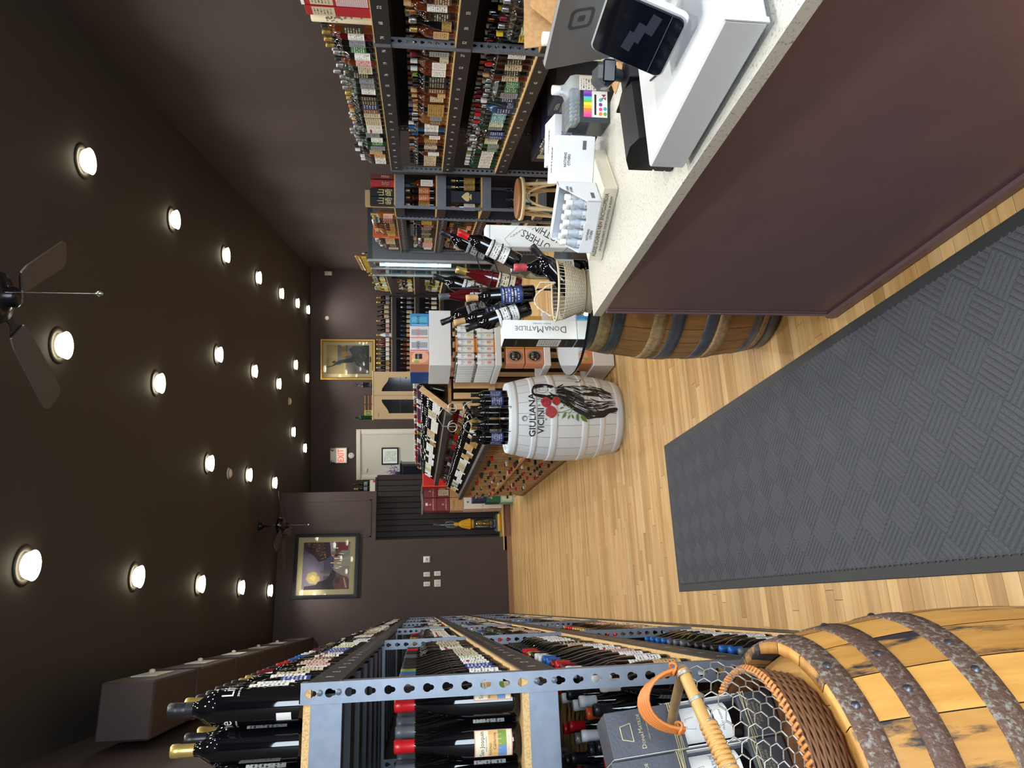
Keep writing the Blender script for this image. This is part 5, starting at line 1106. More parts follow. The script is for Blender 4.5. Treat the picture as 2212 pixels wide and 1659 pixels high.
# ================================================================ back wall: door, exit sign, cabinet, shelves
dr = MB(); dt, db = -1.03, -2.16
d = thing('door_1', None, None, rs(16, 0), RW); d['kind'] = 'structure'
m_door = M('door_cream', (206, 204, 192), .45)
for a, b in (((-2.15, 2.87), (-1.03, 2.98)), ((-1.14, 0), (-1.03, 2.87)), ((-2.15, 0), (-2.04, 2.87))):
    for k in range(3): MB().box((a[0]+.012*k, -.03-.012*k, a[1]+(.012*k if a[1] else 0)), (b[0]-.012*k, -.0, b[1]-.012*k), m_trim).build('casing', d)
MB().box((-2.04, -.02, 0), (-1.14, .0, 2.87), m_door).build('door_leaf', d); MB().box((-2.03, -.025, 1.7), (-1.15, -.02, 1.73), m_trim).build('cross_rail', d)
MB().box((-1.19, -.028, 0), (-1.175, -.02, 2.86), m_trim).build('edge_strip', d); MB().box((-1.97, -.04, 2.75), (-1.9, -.02, 2.79), m_plate).build('door_closer', d)
nb = thing('notice', 'bright white notice with green print in a black frame on the cream door', 'notice', rs(15.975, -1.63, 2.245), RW)
MB().box((-.19, -.02, -.185), (.19, 0, .185), m_black, bev=.003).build('frame', nb); MB().box((-.16, -.022, -.155), (.16, -.02, .155), PRINT('notice_sheet', (240, 244, 240), (110, 160, 110), 14, None, .46)).build('sheet', nb)
ex = thing('exit_sign', 'lit white EXIT sign with red letters above the cream door', 'exit sign', rs(16, -1.6, 3.37), RW)
MB().box((-.17, -.05, -.19), (.17, 0, .06), m_plate, bev=.006).build('housing', ex)
MB().box((-.15, -.052, -.165), (.15, -.05, .035), M('exit_panel_glow', (232, 226, 206), .5, emit=.35)).build('panel', ex)
MB().text('EXIT', .19, M('exit_red_glow', (255, 70, 60), .5, emit=.9), T_((0, -.0528, -.065)) @ TXT, sx=.72, bold=.012).build('lettering', ex)
MB().box((-.16, -.05, .06), (.16, 0, .17), m_plate, bev=.008).build('battery_box', ex)
for x in (-.13, .13): MB().lathe([(0, 0), (.028, .004), (.034, .03), (.03, .04), (0, .042)], m_sil, 20, T=T_((x, -.05, .12)) @ RX(PI/2)).build('lamp_head', ex)
al = thing('wall_alarm', 'round white alarm disc below the EXIT sign', 'alarm', rs(16, -1.61, 3.09), RW); MB().lathe([(0, .04), (.05, .038), (.065, .025), (.068, 0)], m_plate, 28, T=RX(PI/2)).build('housing', al); MB().lathe([(0, .043), (.008, .042), (.01, .038)], mr_, 10, T=T_((0.03, 0, .02)) @ RX(PI/2)).build('indicator', al)
sn = thing('wall_sensor', 'small white rectangular sensor high on the back wall by the corner', 'sensor', rs(16, 2.4, 3.58), RW); MB().box((-.045, -.04, -.08), (.045, 0, .08), m_plate, bev=.01).build('housing', sn); MB().box((-.03, -.042, -.06), (.03, -.04, .0), m_whitem).build('lens', sn)
sn = thing('wall_disc', 'small round white disc high on the back wall above the bottles', 'sensor', rs(16, 1.42, 3.61), RW); MB().lathe([(0, .02), (.035, .018), (.045, 0)], m_plate, 24, T=RX(PI/2)).build('housing', sn); MB().lathe([(0, .022), (.012, .021), (.014, .018)], m_whitem, 12, T=RX(PI/2)).build('cap', sn)
# wine cabinet
m_cab = M('cabinet_cream', (206, 184, 144), .45); m_cabg = M('cabinet_glass_dark', (16, 17, 18), .08)
cb = thing('wine_cabinet', 'cream two-door wine cabinet with arched dark glass standing against the back', 'cabinet', rs(13.5, -.24), RW)
MB().box((-.445, .02, 0), (.445, .62, 2.45), m_cab, bev=.006).build('body', cb)
MB().box((-.46, -.0, 2.45), (.46, .64, 2.472), m_cab, bev=.004).build('top', cb)
for sgn in (-1, 1):
    x0, x1 = (-.445, -.003) if sgn < 0 else (.003, .445); cx = (x0+x1)/2
    dd = MB().box((x0, 0, .05), (x1, .02, 2.445), m_cab, bev=.004).build('door', cb)
    lo, hi = 1.2, 2.22; g0, g1 = x0+.11, x1-.075
    if sgn > 0: g0, g1 = x0+.075, x1-.11
    pts = [(g0, .75), (g1, .75)]
    for i in range(13):
        u = i/12; x = g1+(g0-g1)*u; k = u if sgn > 0 else 1-u; pts.append((x, 2.17+.13*(.5-.5*math.cos(PI*k))))
    MB().add([(x, -.002, z) for x, z in pts], [tuple(range(len(pts)))], m_cabg).build('glass', dd)
    br_ = MB()
    for z in (1.05, 1.35, 1.65, 1.95): br_.box((g0, -.0035, z), (g1, -.002, z+.008), M('cab_shelf_line', (60, 54, 48), .5))
    for i in range(6):
        z = 1.1+.15*i; br_.lathe([(0, .004), (.014, .003), (.016, 0)], M('bottle_foil_dim', (96, 92, 86), .3, .5), 10, T=T_((g0+.05+.1*(i % 3), -.003, z)) @ RX(PI/2))
    br_.build('bottles_inside', dd, kind='stuff')
MB().text('HAIER'[:0]+'wine', .04, m_ink, T_((-.36, -.0015, 2.36)) @ TXT).build('lettering', cb)
rk = thing('bottle_rack', 'small dark wooden bottle rack lying on top of the wine cabinet', 'bottle rack', rs(13.7, -.42, 2.473), RW)
for k in range(5): MB().box((-.2, -.05, .015+.03*k), (.2, .05, .03+.03*k), M('rack_dark_wood', (70, 48, 36), .6) if k % 2 else M('rack_tan_wood', (170, 120, 84), .6), bev=.003).build('rail', rk)
for x in (-.19, 0, .18): MB().box((x, -.055, 0), (x+.02, .055, .17), M('rack_dark_wood', (70, 48, 36), .6)).build('post', rk)
ln = thing('lantern', 'small black wire lantern on top of the wine cabinet by the gold picture', 'lantern', rs(13.6, -.045, 2.473), RW)
MB().lathe([(0, 0), (.06, 0), (.06, .02), (.045, .03), (.045, .15), (.06, .16), (.05, .18), (.015, .22), (.012, .3), (0, .3)], m_black, 20).build('body', ln); MB().tube([(.03*math.cos(a), 0, .32+.03*math.sin(a)) for a in [i*PI/6 for i in range(12)]], .004, m_black, 6, closed=True).build('ring', ln)
bottle('wine_bottle', 'bordeaux', 'green', 'black', None, rs(13.6, -.66, 2.4735), RW, 'large green bottle standing at the corner of the wine cabinet', 'wine bottle', None, True, 16, sc=1.1)
yb = thing('gift_box', 'yellow gift box beside the green bottle on the wine cabinet', 'gift box', rs(13.62, -.57, 2.473), RW); MB().box((-.05, -.04, 0), (.05, .04, .15), M('yellow_card', (196, 170, 70), .5), bev=.003).build('box', yb); MB().box((-.04, -.0412, .03), (.04, -.04, .12), LB['green']).build('label', yb)
# low red cases in front of the wine cabinet, a leafy sprig beside them
for k in range(3):
    c = thing('wine_case', 'dull red wine case in front of the wine cabinet, %s from the door' % nth(k), 'carton', rs(12.95, -.55+.42*k, .0), RW, 'red cases before the wine cabinet')
    MB().box((-.2, 0, 0), (.2, .4, 1.5), M('dull_red_case', (132, 58, 48), .6), bev=.004).build('box', c); MB().text('&', .1, pk, T_((-.06, -.001, 1.42)) @ TXT).build('lettering', c)
pt = thing('potted_sprig', 'small leafy green sprig in front of the wine cabinet', 'plant', rs(12.86, -.62, 1.502), RW)
mb = MB()
for i in range(14):
    a = qa.random()*6.28; l = qa.uniform(.08, .16); T = RZ(a) @ RY(qa.uniform(.2, .9)); mb.add([(0, 0, 0), (.012, 0, l*.5), (0, 0, l), (-.012, 0, l*.5)], [(0, 1, 2, 3)], m_leaf, T=T)
mb.build('leaves', pt, kind='stuff'); MB().lathe([(0, -.002), (.03, -.002), (.035, .03), (0, .03)], m_kraft, 14).build('pot', pt)
# black cupboard with purple flowers in front of the cream door
bc = thing('cupboard', 'black cupboard with a glass front before the cream door', 'cupboard', rs(14.8, -1.92), RW)
MB().box((-.22, 0, 0), (.24, .45, 1.97), M('cupboard_black', (44, 48, 54), .35), bev=.004).build('body', bc); MB().box((-.19, -.008, .1), (.2, 0, 1.93), M('cupboard_glass', (30, 34, 38), .08)).build('door', bc)
MB().box((-.24, -.02, 1.97), (.26, .47, 2.0), m_black, bev=.003).build('top', bc)
MB().box((-.19, -.012, 1.62), (.2, -.007, 1.64), m_black).build('rail', bc)
fw_ = thing('flower_bunch', 'bunch of purple flowers standing on the black cupboard', 'flowers', rs(14.75, -1.86, 2.001), RW)
mb = MB(); m_pur = M('purple_petal', (110, 70, 160), .6)
for i in range(170):
    c = Vector((qa.gauss(0, .075), qa.gauss(0, .06), abs(qa.gauss(.12, .07)))); T = T_(c) @ RZ(qa.random()*6.3) @ RX(qa.random()*3); mb.add([(0, -.016, 0), (.014, 0, .003), (0, .018, 0), (-.014, 0, .003)], [(0, 1, 2, 3)], m_pur, T=T)
mb.build('petals', fw_, kind='stuff'); mb = MB()
for i in range(12): a = i*.52; mb.tube([(0, 0, .0), (.04*math.cos(a), .03*math.sin(a), .08), (.07*math.cos(a), .05*math.sin(a), .13)], .003, m_leaf, 5)
mb.build('stems', fw_, kind='stuff'); MB().lathe([(0, 0), (.03, 0), (.035, .05), (.028, .07), (0, .07)], m_blackp, 14).build('vase', fw_)
# back shelves
BL = [2.19, 1.70, 1.17, .6]
bs_ = thing('steel_rack', 'dark steel rack of sparkling wine along the back wall under the gold picture', 'shelving rack', rs(15.36, .02), RW)
for z in BL:
    MB().box((0, 0, z-.018), (1.84, .42, z), m_chip).build('shelf_board', bs_); MB().box((0, -.003, z-.1), (1.84, 0, z-.012), m_beam).build('front_beam', bs_)
MB().box((0, .43, .1), (1.84, .435, 2.1), m_navy2).build('back_panel', bs_)
for x in (0, .9, 1.81): MB().box((x, -.004, 0), (x+.035, .03, 2.19), m_beam).build('post', bs_)
ss_ = thing('steel_rack', 'dark steel rack of spirits on the wall between the cooler and back corner', 'shelving rack', rs(10.75, 1.87), RW)
for z in BL:
    MB().box((0, 0, z-.018), (.5, 4.5, z), m_chip).build('shelf_board', ss_); MB().box((-.003, 0, z-.1), (0, 4.5, z-.012), m_beam).build('front_beam', ss_)
MB().box((.5, .0, .1), (.505, 4.5, 2.1), m_navy2).build('back_panel', ss_)
for y in (0, 2.2, 4.46): MB().box((-.004, y, 0), (.03, y+.035, 2.19), m_beam).build('post', ss_)
GB = 'bottles on the back wall rack'
ps = [('champagne', 'black', 'gold', 'grey'), ('champagne', 'dark', 'gold', 'grey'), ('bordeaux', 'black', 'black', 'cream'), ('bordeaux', 'black', 'black', 'cream'), ('bordeaux', 'black', 'black', 'cream'), ('champagne', 'black', 'gold', 'white'), ('champagne', 'black', 'black', 'pink'), ('champagne', 'black', 'black', 'pink'), ('champagne', 'frost', 'gold', 'blue'), ('champagne', 'rose', 'copper', 'white'), ('champagne', 'rose', 'copper', 'white'), ('champagne', 'black', 'gold', 'white'), ('champagne', 'dark', 'gold', 'white'), ('champagne', 'dark', 'gold', 'white'), ('champagne', 'black', 'yellow', 'gold'), ('champagne', 'black', 'silver', 'tan'), ('champagne', 'black', 'silver', 'tan'), ('champagne', 'black', 'silver', 'tan')]
for lv, z in enumerate(BL[:3]):
    for k in range(18):
        sp = ps[17-k] if lv == 0 else ((('tall', 'dark', 'white', 'dkblue') if k > 14 else ('tall', 'dark', 'black', 'cream') if k > 11 else ('tall', 'clear', 'blue', 'tan') if k > 8 else ('tall', 'amber', 'silver', 'brown') if k > 3 else ('tall', 'brown', 'black', 'brown')) if lv == 1 else (('tall', 'dark', 'silver', 'white') if k % 2 else ('tall', 'black', 'silver', 'cream')))
        bottle('sparkling_bottle' if lv == 0 else 'liquor_bottle', *sp, rs(15.43, .12+.1*k, z+.0006), RW, blab('bottle', sp[1], sp[2], sp[3], '%s from left on back rack\'s %s' % (nth(k), RLN[lv])), 'bottle', GB, False, 10)
    for k in range(22):
        sp = (R.choice(['tall', 'round', 'champagne']), R.choice(['straw', 'dark', 'pale', 'green']), R.choice(['gold', 'silver', 'white', 'green']), R.choice(['lime', 'yellow', 'cream', 'teal']))
        bottle('liquor_bottle', *sp, rs(10.95+.195*k, 1.95, z+.0006), RW-PI/2+.5, blab('bottle', sp[1], sp[2], sp[3], '%s past the cooler, %s' % (nth(k), RLN[lv])), 'bottle', 'bottles between the cooler and the back corner', False, 10)
# glass-doored cooler with a bright tube
cl = thing('drinks_cooler', 'grey glass-doored drinks cooler with a bright vertical tube on the right side', 'cooler', rs(9.42, 1.6), RW)
m_cg = M('cooler_grey', (96, 100, 108), .4, .3); m_cs = M('cooler_silver', (170, 174, 178), .3, .7)
MB().box((.0, 0, 0), (.75, .02, 2.27), m_cg, bev=.004).build('near_side', cl); MB().box((0, 1.3, 0), (.75, 1.32, 2.27), m_cg).build('far_side', cl); MB().box((.72, .02, .1), (.75, 1.3, 2.2), m_cs).build('rear', cl)
MB().box((0, 0, 2.2), (.75, 1.32, 2.27), m_cg, bev=.004).build('top', cl); MB().box((0, .0, 0), (.75, 1.32, .6), m_cg, bev=.004).build('base', cl)
for y0, y1 in ((.0, .045), (.64, .68), (1.275, 1.32)): MB().box((-.02, y0, .6), (.02, y1, 2.27), m_cs, bev=.006).build('door_frame', cl)
for y0, y1 in ((.045, .64), (.68, 1.275)): MB().box((-.006, y0, .62), (0, y1, 2.2), GLASS('cooler_glass', (236, 246, 244), .25)).build('door_glass', cl)
for z in (.95, 1.3, 1.65): MB().box((.06, .03, z), (.7, 1.29, z+.012), m_cs).build('wire_shelf', cl)
m_tube = M('tube_glow', (236, 250, 255), .4, emit=16)
for y in (.07, .7): MB().tube([(.05, y, 1.15), (.05, y, 2.15)], .016, m_tube, 12).build('light_tube', cl)
k = 0
for z in (.962, 1.312, 1.662):
    for i in range(9):
        sp = ('tall', R.choice(['pale', 'straw', 'green', 'frost']), R.choice(['white', 'gold', 'green']), R.choice(['lime', 'white', 'teal', 'cream']))
        bottle('chilled_bottle', *sp, rs(9.42+.16+.12*i, 1.74, z+.0006), RW-PI/2, blab('bottle', sp[1], sp[2], sp[3], '%s in the cooler, %s' % (nth(i), ['lower shelf', 'middle shelf', 'upper shelf'][k])), 'bottle', 'bottles inside the cooler', False, 10)
    k += 1
for k in range(14): bottle('sparkling_bottle', 'tiny', 'gold', 'gold', 'yellow', rs(9.5+.085*k, 1.66, 2.2706), RW-PI/2, 'small gold-topped bottle on top of the cooler, %s from the near end' % nth(k), 'bottle', 'small bottles on top of the cooler', False, 8)
# ================================================================ service counter
m_cp = M('counter_paint', (108, 82, 86), .34, noise=(5, (114, 88, 89), (.35, .7), (1, 1, 1)), bump=(40, .06)); m_qz = M('speckled_quartz', (206, 205, 196), .28, noise=(150, (150, 146, 134), (.56, .66), (1, 1, 1)))
ct = thing('service_counter', 'brown painted service counter with a speckled pale quartz top', 'counter', (1.021, 2.367, 0), 0)
MB().box((0, -3.9, .0), (.62, 0, .914), m_cp).build('body', ct)
MB().box((-.016, -3.9, 0), (0, .012, .045), m_cp, bev=.007).build('kick_moulding', ct)
for a, b in (((-.007, -.006, .045), (.012, .007, .914)), ((-.003, -.022, .045), (.0, -.006, .914))): MB().box(a, b, m_cp, bev=.003).build('corner_moulding', ct)
MB().prism([(.009, .069), (.62, .1), (.62, -3.9), (-.157, -3.9)], .914, .945, m_qz).build('worktop', ct)
ZC = .9458
# ---- white till enclosure
te = thing('till_enclosure', 'large white glossy till box lying on the counter under the screens', 'till box', (1.006, .985, ZC), .012)
m_tw = M('till_white', (212, 217, 220), .3)
MB().box((.0, -.0, .012), (.46, .452, .099), m_tw, bev=.004).build('case', te); MB().box((.03, .03, 0), (.44, .43, .012), M('till_shadow_gap', (70, 74, 84), .6)).build('foot_shadow_frame', te)  # inset foot, its dark colour painted in for the shadow line below the case
MB().box((-.0005, -.003, .012), (.012, .0, .099), m_tw).build('side_lip', te)
def rrect(w, h, r, n=6):
    p = []
    for cx, cy, a0 in ((w/2-r, h/2-r, 0), (-w/2+r, h/2-r, PI/2), (-w/2+r, -h/2+r, PI), (w/2-r, -h/2+r, 1.5*PI)):
        for i in range(n+1): a = a0+PI/2*i/n; p.append((cx+r*math.cos(a), cy+r*math.sin(a)))
    return p
def frame3(o, xdir, ydir):
    x = Vector(xdir).normalized(); y = Vector(ydir); y = (y-x*y.dot(x)).normalized(); z = x.cross(y)
    m = Matrix((x, y, z)).transposed().to_4x4(); m.translation = Vector(o); return m
m_scr = M('black_screen', (14, 17, 28), .06, spec=.8); m_tab = M('tablet_grey', (128, 126, 126), .4, .3); m_lg = M('logo_grey', (62, 64, 70), .5)
TDn = Vector((1.095, 1.244, 1.077)); TDe = Vector((1.084, 1.077, 1.077)); TDt = Vector((1.157, 1.227, 1.225))
cds = thing('customer_display', 'black square customer screen tilted on a white stand on the till box', 'screen', (0, 0, 0))
xd, yd = TDe-TDn, TDt-TDn; w_, h_ = xd.length, yd.length
cds.matrix_world = frame3((TDn+TDe)/2+yd/2, xd, yd)
MB().prism(rrect(w_+.012, h_+.008, .018), -.016, -.003, m_tw).build('white_back', cds); MB().prism(rrect(w_, h_, .016), -.003, .002, m_scr).build('glass', cds)
MB().box((-w_/2+.001, -h_/2+.028, .002), (w_/2-.001, -h_/2+.0288, .0023), M('seam_grey', (120, 124, 134), .4)).build('seam', cds)
mb = MB(); m_note = M('dim_screen_print', (54, 58, 70), .2)
for k, (x, y) in enumerate(((.045, -.018), (.012, .002), (-.018, .014))): mb.prism([(x-.03, y-.012), (x+.022, y-.018), (x+.026, y+.002), (x-.026, y+.008)], .0021+.0001*k, .0023+.0001*k, m_note)
mb.build('screen_print', cds, kind='stuff')
MB().prism([(-.06, -.05), (.06, -.05), (.05, .05), (-.05, .05)], -.05, -.016, m_tw).build('neck', cds)
tb = thing('till_tablet', 'grey-backed till tablet with a square outline logo facing the shop', 'tablet', (0, 0, 0))
tb.matrix_world = frame3((1.208, 1.20, 1.226), (0.0, -1, .0), (-.044, 0, .15)); tw_, th_ = .275, .178
MB().prism(rrect(tw_, th_, .012), -.012, 0, m_tab).build('back_shell', tb); MB().prism(rrect(tw_-.004, th_-.004, .01), -.016, -.012, m_scr).build('screen', tb)
lg = thing('x', None, None) if 0 else None
mb = MB(); Lc = (.003, .027)
def ring(mb, c, s0, s1, r0, r1, z, mat):
    a = [(c[0]+x, c[1]+y) for x, y in rrect(s0, s0, r0, 4)]; b = [(c[0]+x, c[1]+y) for x, y in rrect(s1, s1, r1, 4)]; n = len(a)
    mb.add([(x, y, z) for x, y in a]+[(x, y, z) for x, y in b], [(i, (i+1) % n, (i+1) % n+n, i+n) for i in range(n)], mat)
ring(mb, Lc, .056, .041, .012, .008, .0006, m_lg); mb.prism([(Lc[0]+x, Lc[1]+y) for x, y in rrect(.016, .016, .003, 3)], .0003, .0008, m_lg); mb.build('logo', tb)
MB().tube([(.0, -.05, -.02), (.0, -.12, -.035), (.0, -.16, -.05)], .02, m_tw, 10).build('stand_arm', tb)
MB().tube([(1.2, 1.26, 1.046), (1.16, 1.3, 1.05), (1.19, 1.36, 1.048), (1.28, 1.46, 1.0)], .002, m_black, 6).build('cable', label='thin black cable trailing from the screens over the till box', cat='cable')
# ---- receipt printer
rp = thing('receipt_printer', 'black receipt printer on the counter behind the white till box', 'printer', (1.262, 1.525, ZC), .06)
MB().box((-.17, -.07, 0), (.16, .07, .035), m_blackp, bev=.006).build('base', rp)
pts = [(-.07, .035), (-.07, .075), (-.055, .108), (-.02, .122), (.03, .118), (.07, .1), (.07, .035)]
MB().prism(pts, -.165, .02, m_blackp, T=Matrix(((0, 0, 1, 0), (1, 0, 0, 0), (0, 1, 0, 0), (0, 0, 0, 1)))).build('roll_cover', rp)
MB().prism([(-.068, .035), (-.068, .08), (-.03, .1), (.07, .09), (.07, .035)], .022, .155, M('printer_charcoal', (36, 38, 44), .4), T=Matrix(((0, 0, 1, 0), (1, 0, 0, 0), (0, 1, 0, 0), (0, 0, 0, 1)))).build('front_cover', rp)
MB().box((-.1, -.072, .05), (-.05, -.066, .085), M('printer_button', (58, 66, 84), .35), bev=.004).build('button', rp); MB().box((.015, -.072, .03), (.02, .06, .118), m_black).build('seam', rp)
MB().box((-.2, -.05, .0), (-.17, .03, .02), m_blackp, bev=.004).build('foot', rp)
# ---- cartons of miniatures on a thick book
bA, bB, bC = Vector((1.174, 2.259, 0)), Vector((1.302, 1.989, 0)), Vector((1.532, 2.125, 0))
xd = (bB-bA).normalized(); ang = math.atan2(xd.y, xd.x); bl = (bB-bA).length
bk = thing('book', 'thick cream encyclopedia of wines lying flat on the counter under the open carton', 'book', (bA.x, bA.y, ZC), ang)
m_bk2 = M('book_cream', (226, 222, 204), .5); m_pg = M('book_pages', (240, 234, 214), .8); m_bki = M('book_ink_brown', (110, 84, 66), .6)
MB().box((0, .0, 0), (bl, .255, .004), m_bk2).build('back_cover', bk); MB().box((0, 0, .046), (bl, .255, .05), m_bk2).build('front_cover', bk); MB().box((0, -.004, 0), (bl, .003, .05), m_bk2, bev=.002).build('spine', bk); MB().box((.004, .003, .004), (bl-.004, .25, .046), m_pg).build('pages', bk)
MB().text("ALEXIS LICHINE'S NEW ENCYCLOPEDIA", .019, m_bki, T_((bl*.5, -.0048, .034)) @ TXT, sx=.76, bold=.02).build('lettering', bk)
MB().text("OF WINES & SPIRITS  FOURTH EDITION  ➤ KNOPF", .0115, m_bki, T_((bl*.52, -.0048, .015)) @ TXT, sx=.86, bold=.01).build('lettering', bk)
m_cart = M('white_carton', (232, 236, 242), .55)
ZB2 = ZC+.0508
dc = thing('display_carton', 'open white display carton of frosted miniature bottles on the book', 'carton', (1.168, 2.196, ZB2), math.atan2(-.178, .094))
cw_, cd_, ch_ = .205, .125, .135
MB().box((0, 0, 0), (cw_, cd_, .003), m_cart).build('floor_panel', dc)
MB().prism([(0, 0), (cw_, 0), (cw_, .05), (cw_*.62, .042), (cw_*.5, .047), (cw_*.35, .042), (0, .05)], 0, .003, m_cart, T=T_((0, .003, 0)) @ TXT).build('front_panel', dc)
for x in (0, cw_-.003): MB().prism([(0, 0), (cd_, 0), (cd_, ch_), (cd_*.75, ch_), (0, .05)], 0, .003, m_cart, T=T_((x, 0, 0)) @ RZ(PI/2) @ TXT).build('side_panel', dc)
MB().box((0, cd_-.003, 0), (cw_, cd_, ch_), m_cart).build('rear_panel', dc); MB().box((0, cd_-.04, ch_-.002), (cw_, cd_, ch_), m_cart).build('top_flap', dc)
MB().text('NOTHING\nOTHERS', .012, m_ink, T_((.075, -.0006, .022)) @ TXT, sx=.8, bold=.02).build('lettering', dc)
MB().text('NOTHING\nOTHERS', .012, m_ink, T_((cw_+.0006, .07, .1)) @ RZ(PI/2) @ TXT, sx=.8, bold=.02).build('lettering', dc)
MB().box((cw_, .02, .02), (cw_+.0006, .055, .032), M('barcode_block', (92, 98, 112), .6)).build('bar_code', dc)
m_frb = M('mini_frosted', (196, 208, 220), .3, trans=.25); m_frl = M('mini_label', (232, 236, 240), .5)
mbody = MB().lathe([(0, 0), (.0165, 0), (.0178, .002), (.0178, .058), (.0165, .064), (.0105, .072), (.0098, .094), (0, .094)], m_frb, 18).mesh('bottle_glass'); mcap = MB().lathe([(.0108, .09), (.0112, .092), (.0112, .108), (.0095, .11), (0, .11)], m_white, 14).mesh('cap')
mlab = MB().lathe([(.0181, .006), (.0181, .052)], m_frl, 12, -PI/2-1.0, -PI/2+1.0).mesh('label')
mb = MB(); fn = lambda zz: (lambda p: Vector((.0184*math.sin(p.x/.0184), -.0184*math.cos(p.x/.0184), zz+p.y)))
for tx, z, s in (('ME', .046, .008), ('OTHERS', .034, .0095), ('NOTHING', .02, .0095)): mb.text(tx, s, m_ink, None, fn=fn(z), sx=.72)
for a in (-.5, .5):
    v = [Vector((.0103*math.sin(p), -.0103*math.cos(p), .083+q_)) for p, q_ in ((-.5, -.007*a*2-.0015), (-.5, -.007*a*2+.0015), (.5, .007*a*2+.0015), (.5, .007*a*2-.0015))]; mb.add(v, [(3, 2, 1, 0)], m_white)
mlet = mb.mesh('lettering')
def mini(T, lab):
    o = link('miniature_bottle', mbody, None, None, 0, label=lab, cat='miniature bottle', group='miniatures in the open display carton'); o.matrix_basis = T
    link('cap', mcap, o); lo = link('label', mlab, o); link('lettering', mlet, lo)
dT_ = T_((1.168, 2.196, ZB2+.0035)) @ RZ(math.atan2(-.178, .094))
for r_ in range(2):
    for i in range(5):
        mini(dT_ @ T_((.024+.0385*i, .03+.037*r_, 0)), 'frosted miniature bottle in the open carton, %s from left in the %s row' % (nth(i), 'front' if r_ == 0 else 'rear'))
for k, (x, y, rz, sx_, sy_, h, lab) in enumerate(((1.50, 2.135, math.atan2(-.07, .11), .16, .15, .135, 'closed white carton standing on the book behind the open carton'), (1.72, 2.33, math.atan2(-.06, .12), .17, .2, .15, 'closed white carton on the counter beside the black marker box'))):
    c = thing('carton', lab, 'carton', (x, y, (ZB2 if k == 0 else ZC)), rz, 'closed white miniature cartons')
    MB().box((-sx_/2, -sy_/2, 0), (sx_/2, sy_/2, h), m_cart, bev=.002).build('box', c); MB().box((-sx_/2+.01, -.001, h), (sx_/2-.01, .001, h+.0006), M('flap_gap', (150, 154, 160), .6)).build('flap_gap', c)
    MB().text('NOTHING\nOTHERS', .013, m_ink, T_((sx_/2+.0006, -.0, h-.04)) @ RZ(PI/2) @ TXT, sx=.8, bold=.02).build('lettering', c)
    MB().text('NOTHING\nOTHERS', .013, m_ink, T_((0.0, -sy_/2-.0006, h-.04)) @ TXT, sx=.8, bold=.02).build('lettering', c)
    MB().box((sx_/2-.045, -sy_/2-.0006, .03), (sx_/2-.015, -sy_/2, .043), M('barcode_block', (92, 98, 112), .6)).build('bar_code', c)
    MB().text('OTHERS', .03, m_ink, T_((0, 0, h+.0006)), sx=.8, bold=.02).build('lettering', c)
# ---- marker box
mA, mB_ = Vector((1.566, 2.009, 0)), Vector((1.677, 1.974, 0)); xd = (mB_-mA).normalized()
mk_ = thing('marker_box', 'black marker set box with a clear lid and rainbow label on the counter', 'box', (mA.x, mA.y, ZC), math.atan2(xd.y, xd.x))
mw_, md_, mh_ = .118, .14, .105
MB().prism([(.004, .004), (mw_-.004, .004), (mw_-.004, md_-.004), (.004, md_-.004)], 0, mh_, M('box_black_plastic', (40, 44, 52), .25)).build('body', mk_)
MB().box((-.002, -.002, mh_), (mw_+.002, md_+.002, mh_+.038), M('clear_lid', (206, 216, 232), .15, trans=.75), bev=.008).build('lid', mk_)
MB().box((-.004, .05, mh_+.004), (-.001, .09, mh_+.03), m_black, bev=.001).build('latch', mk_)
lbx = MB().box((.022, .0028, .01), (mw_-.006, .004, mh_-.012), m_whitem).build('label', mk_)
for k, c in enumerate(((236, 62, 156), (244, 96, 140), (250, 130, 40), (252, 190, 30), (250, 222, 60), (110, 200, 70), (80, 200, 220), (96, 60, 170), (150, 80, 200))):
    x0 = .022+(mw_-.028)*k/9; MB().box((x0, .0018, mh_-.040), (x0+(mw_-.028)/9, .0028, mh_-.012), M('marker_ink_%d' % k, c, .5)).build('rainbow_stripe', lbx)
mb = MB()
for k, (x, z, c) in enumerate(((.034, .034, (240, 130, 50)), (.05, .034, (230, 70, 140)), (.066, .034, (110, 60, 160)), (.082, .034, (60, 180, 180)), (.034, .018, (110, 190, 60)), (.052, .018, (60, 170, 180)))): mb.lathe([(0, 0), (.0065, 0)], M('dot_%d' % k, c, .5), 14, T=T_((x, .0024, z)) @ RX(PI/2))
mb.build('dots', lbx); MB().text('24', .02, mr2, T_((.092, .0024, .022)) @ TXT, bold=.03).build('lettering', lbx); MB().box((.03, .0022, .049), (.1, .0027, .056), m_ink).build('title_bar', lbx)
mb = MB()
for k in range(12): mb.tube([(.02+.007*k, .03, mh_+.012+.008*(k % 2)), (.02+.007*k, .11, mh_+.014)], .0035, M('marker_body_%d' % (k % 4), [(210, 200, 120), (160, 200, 150), (220, 220, 220), (150, 180, 210)][k % 4], .5), 6)
mb.build('markers_inside', mk_, kind='stuff')
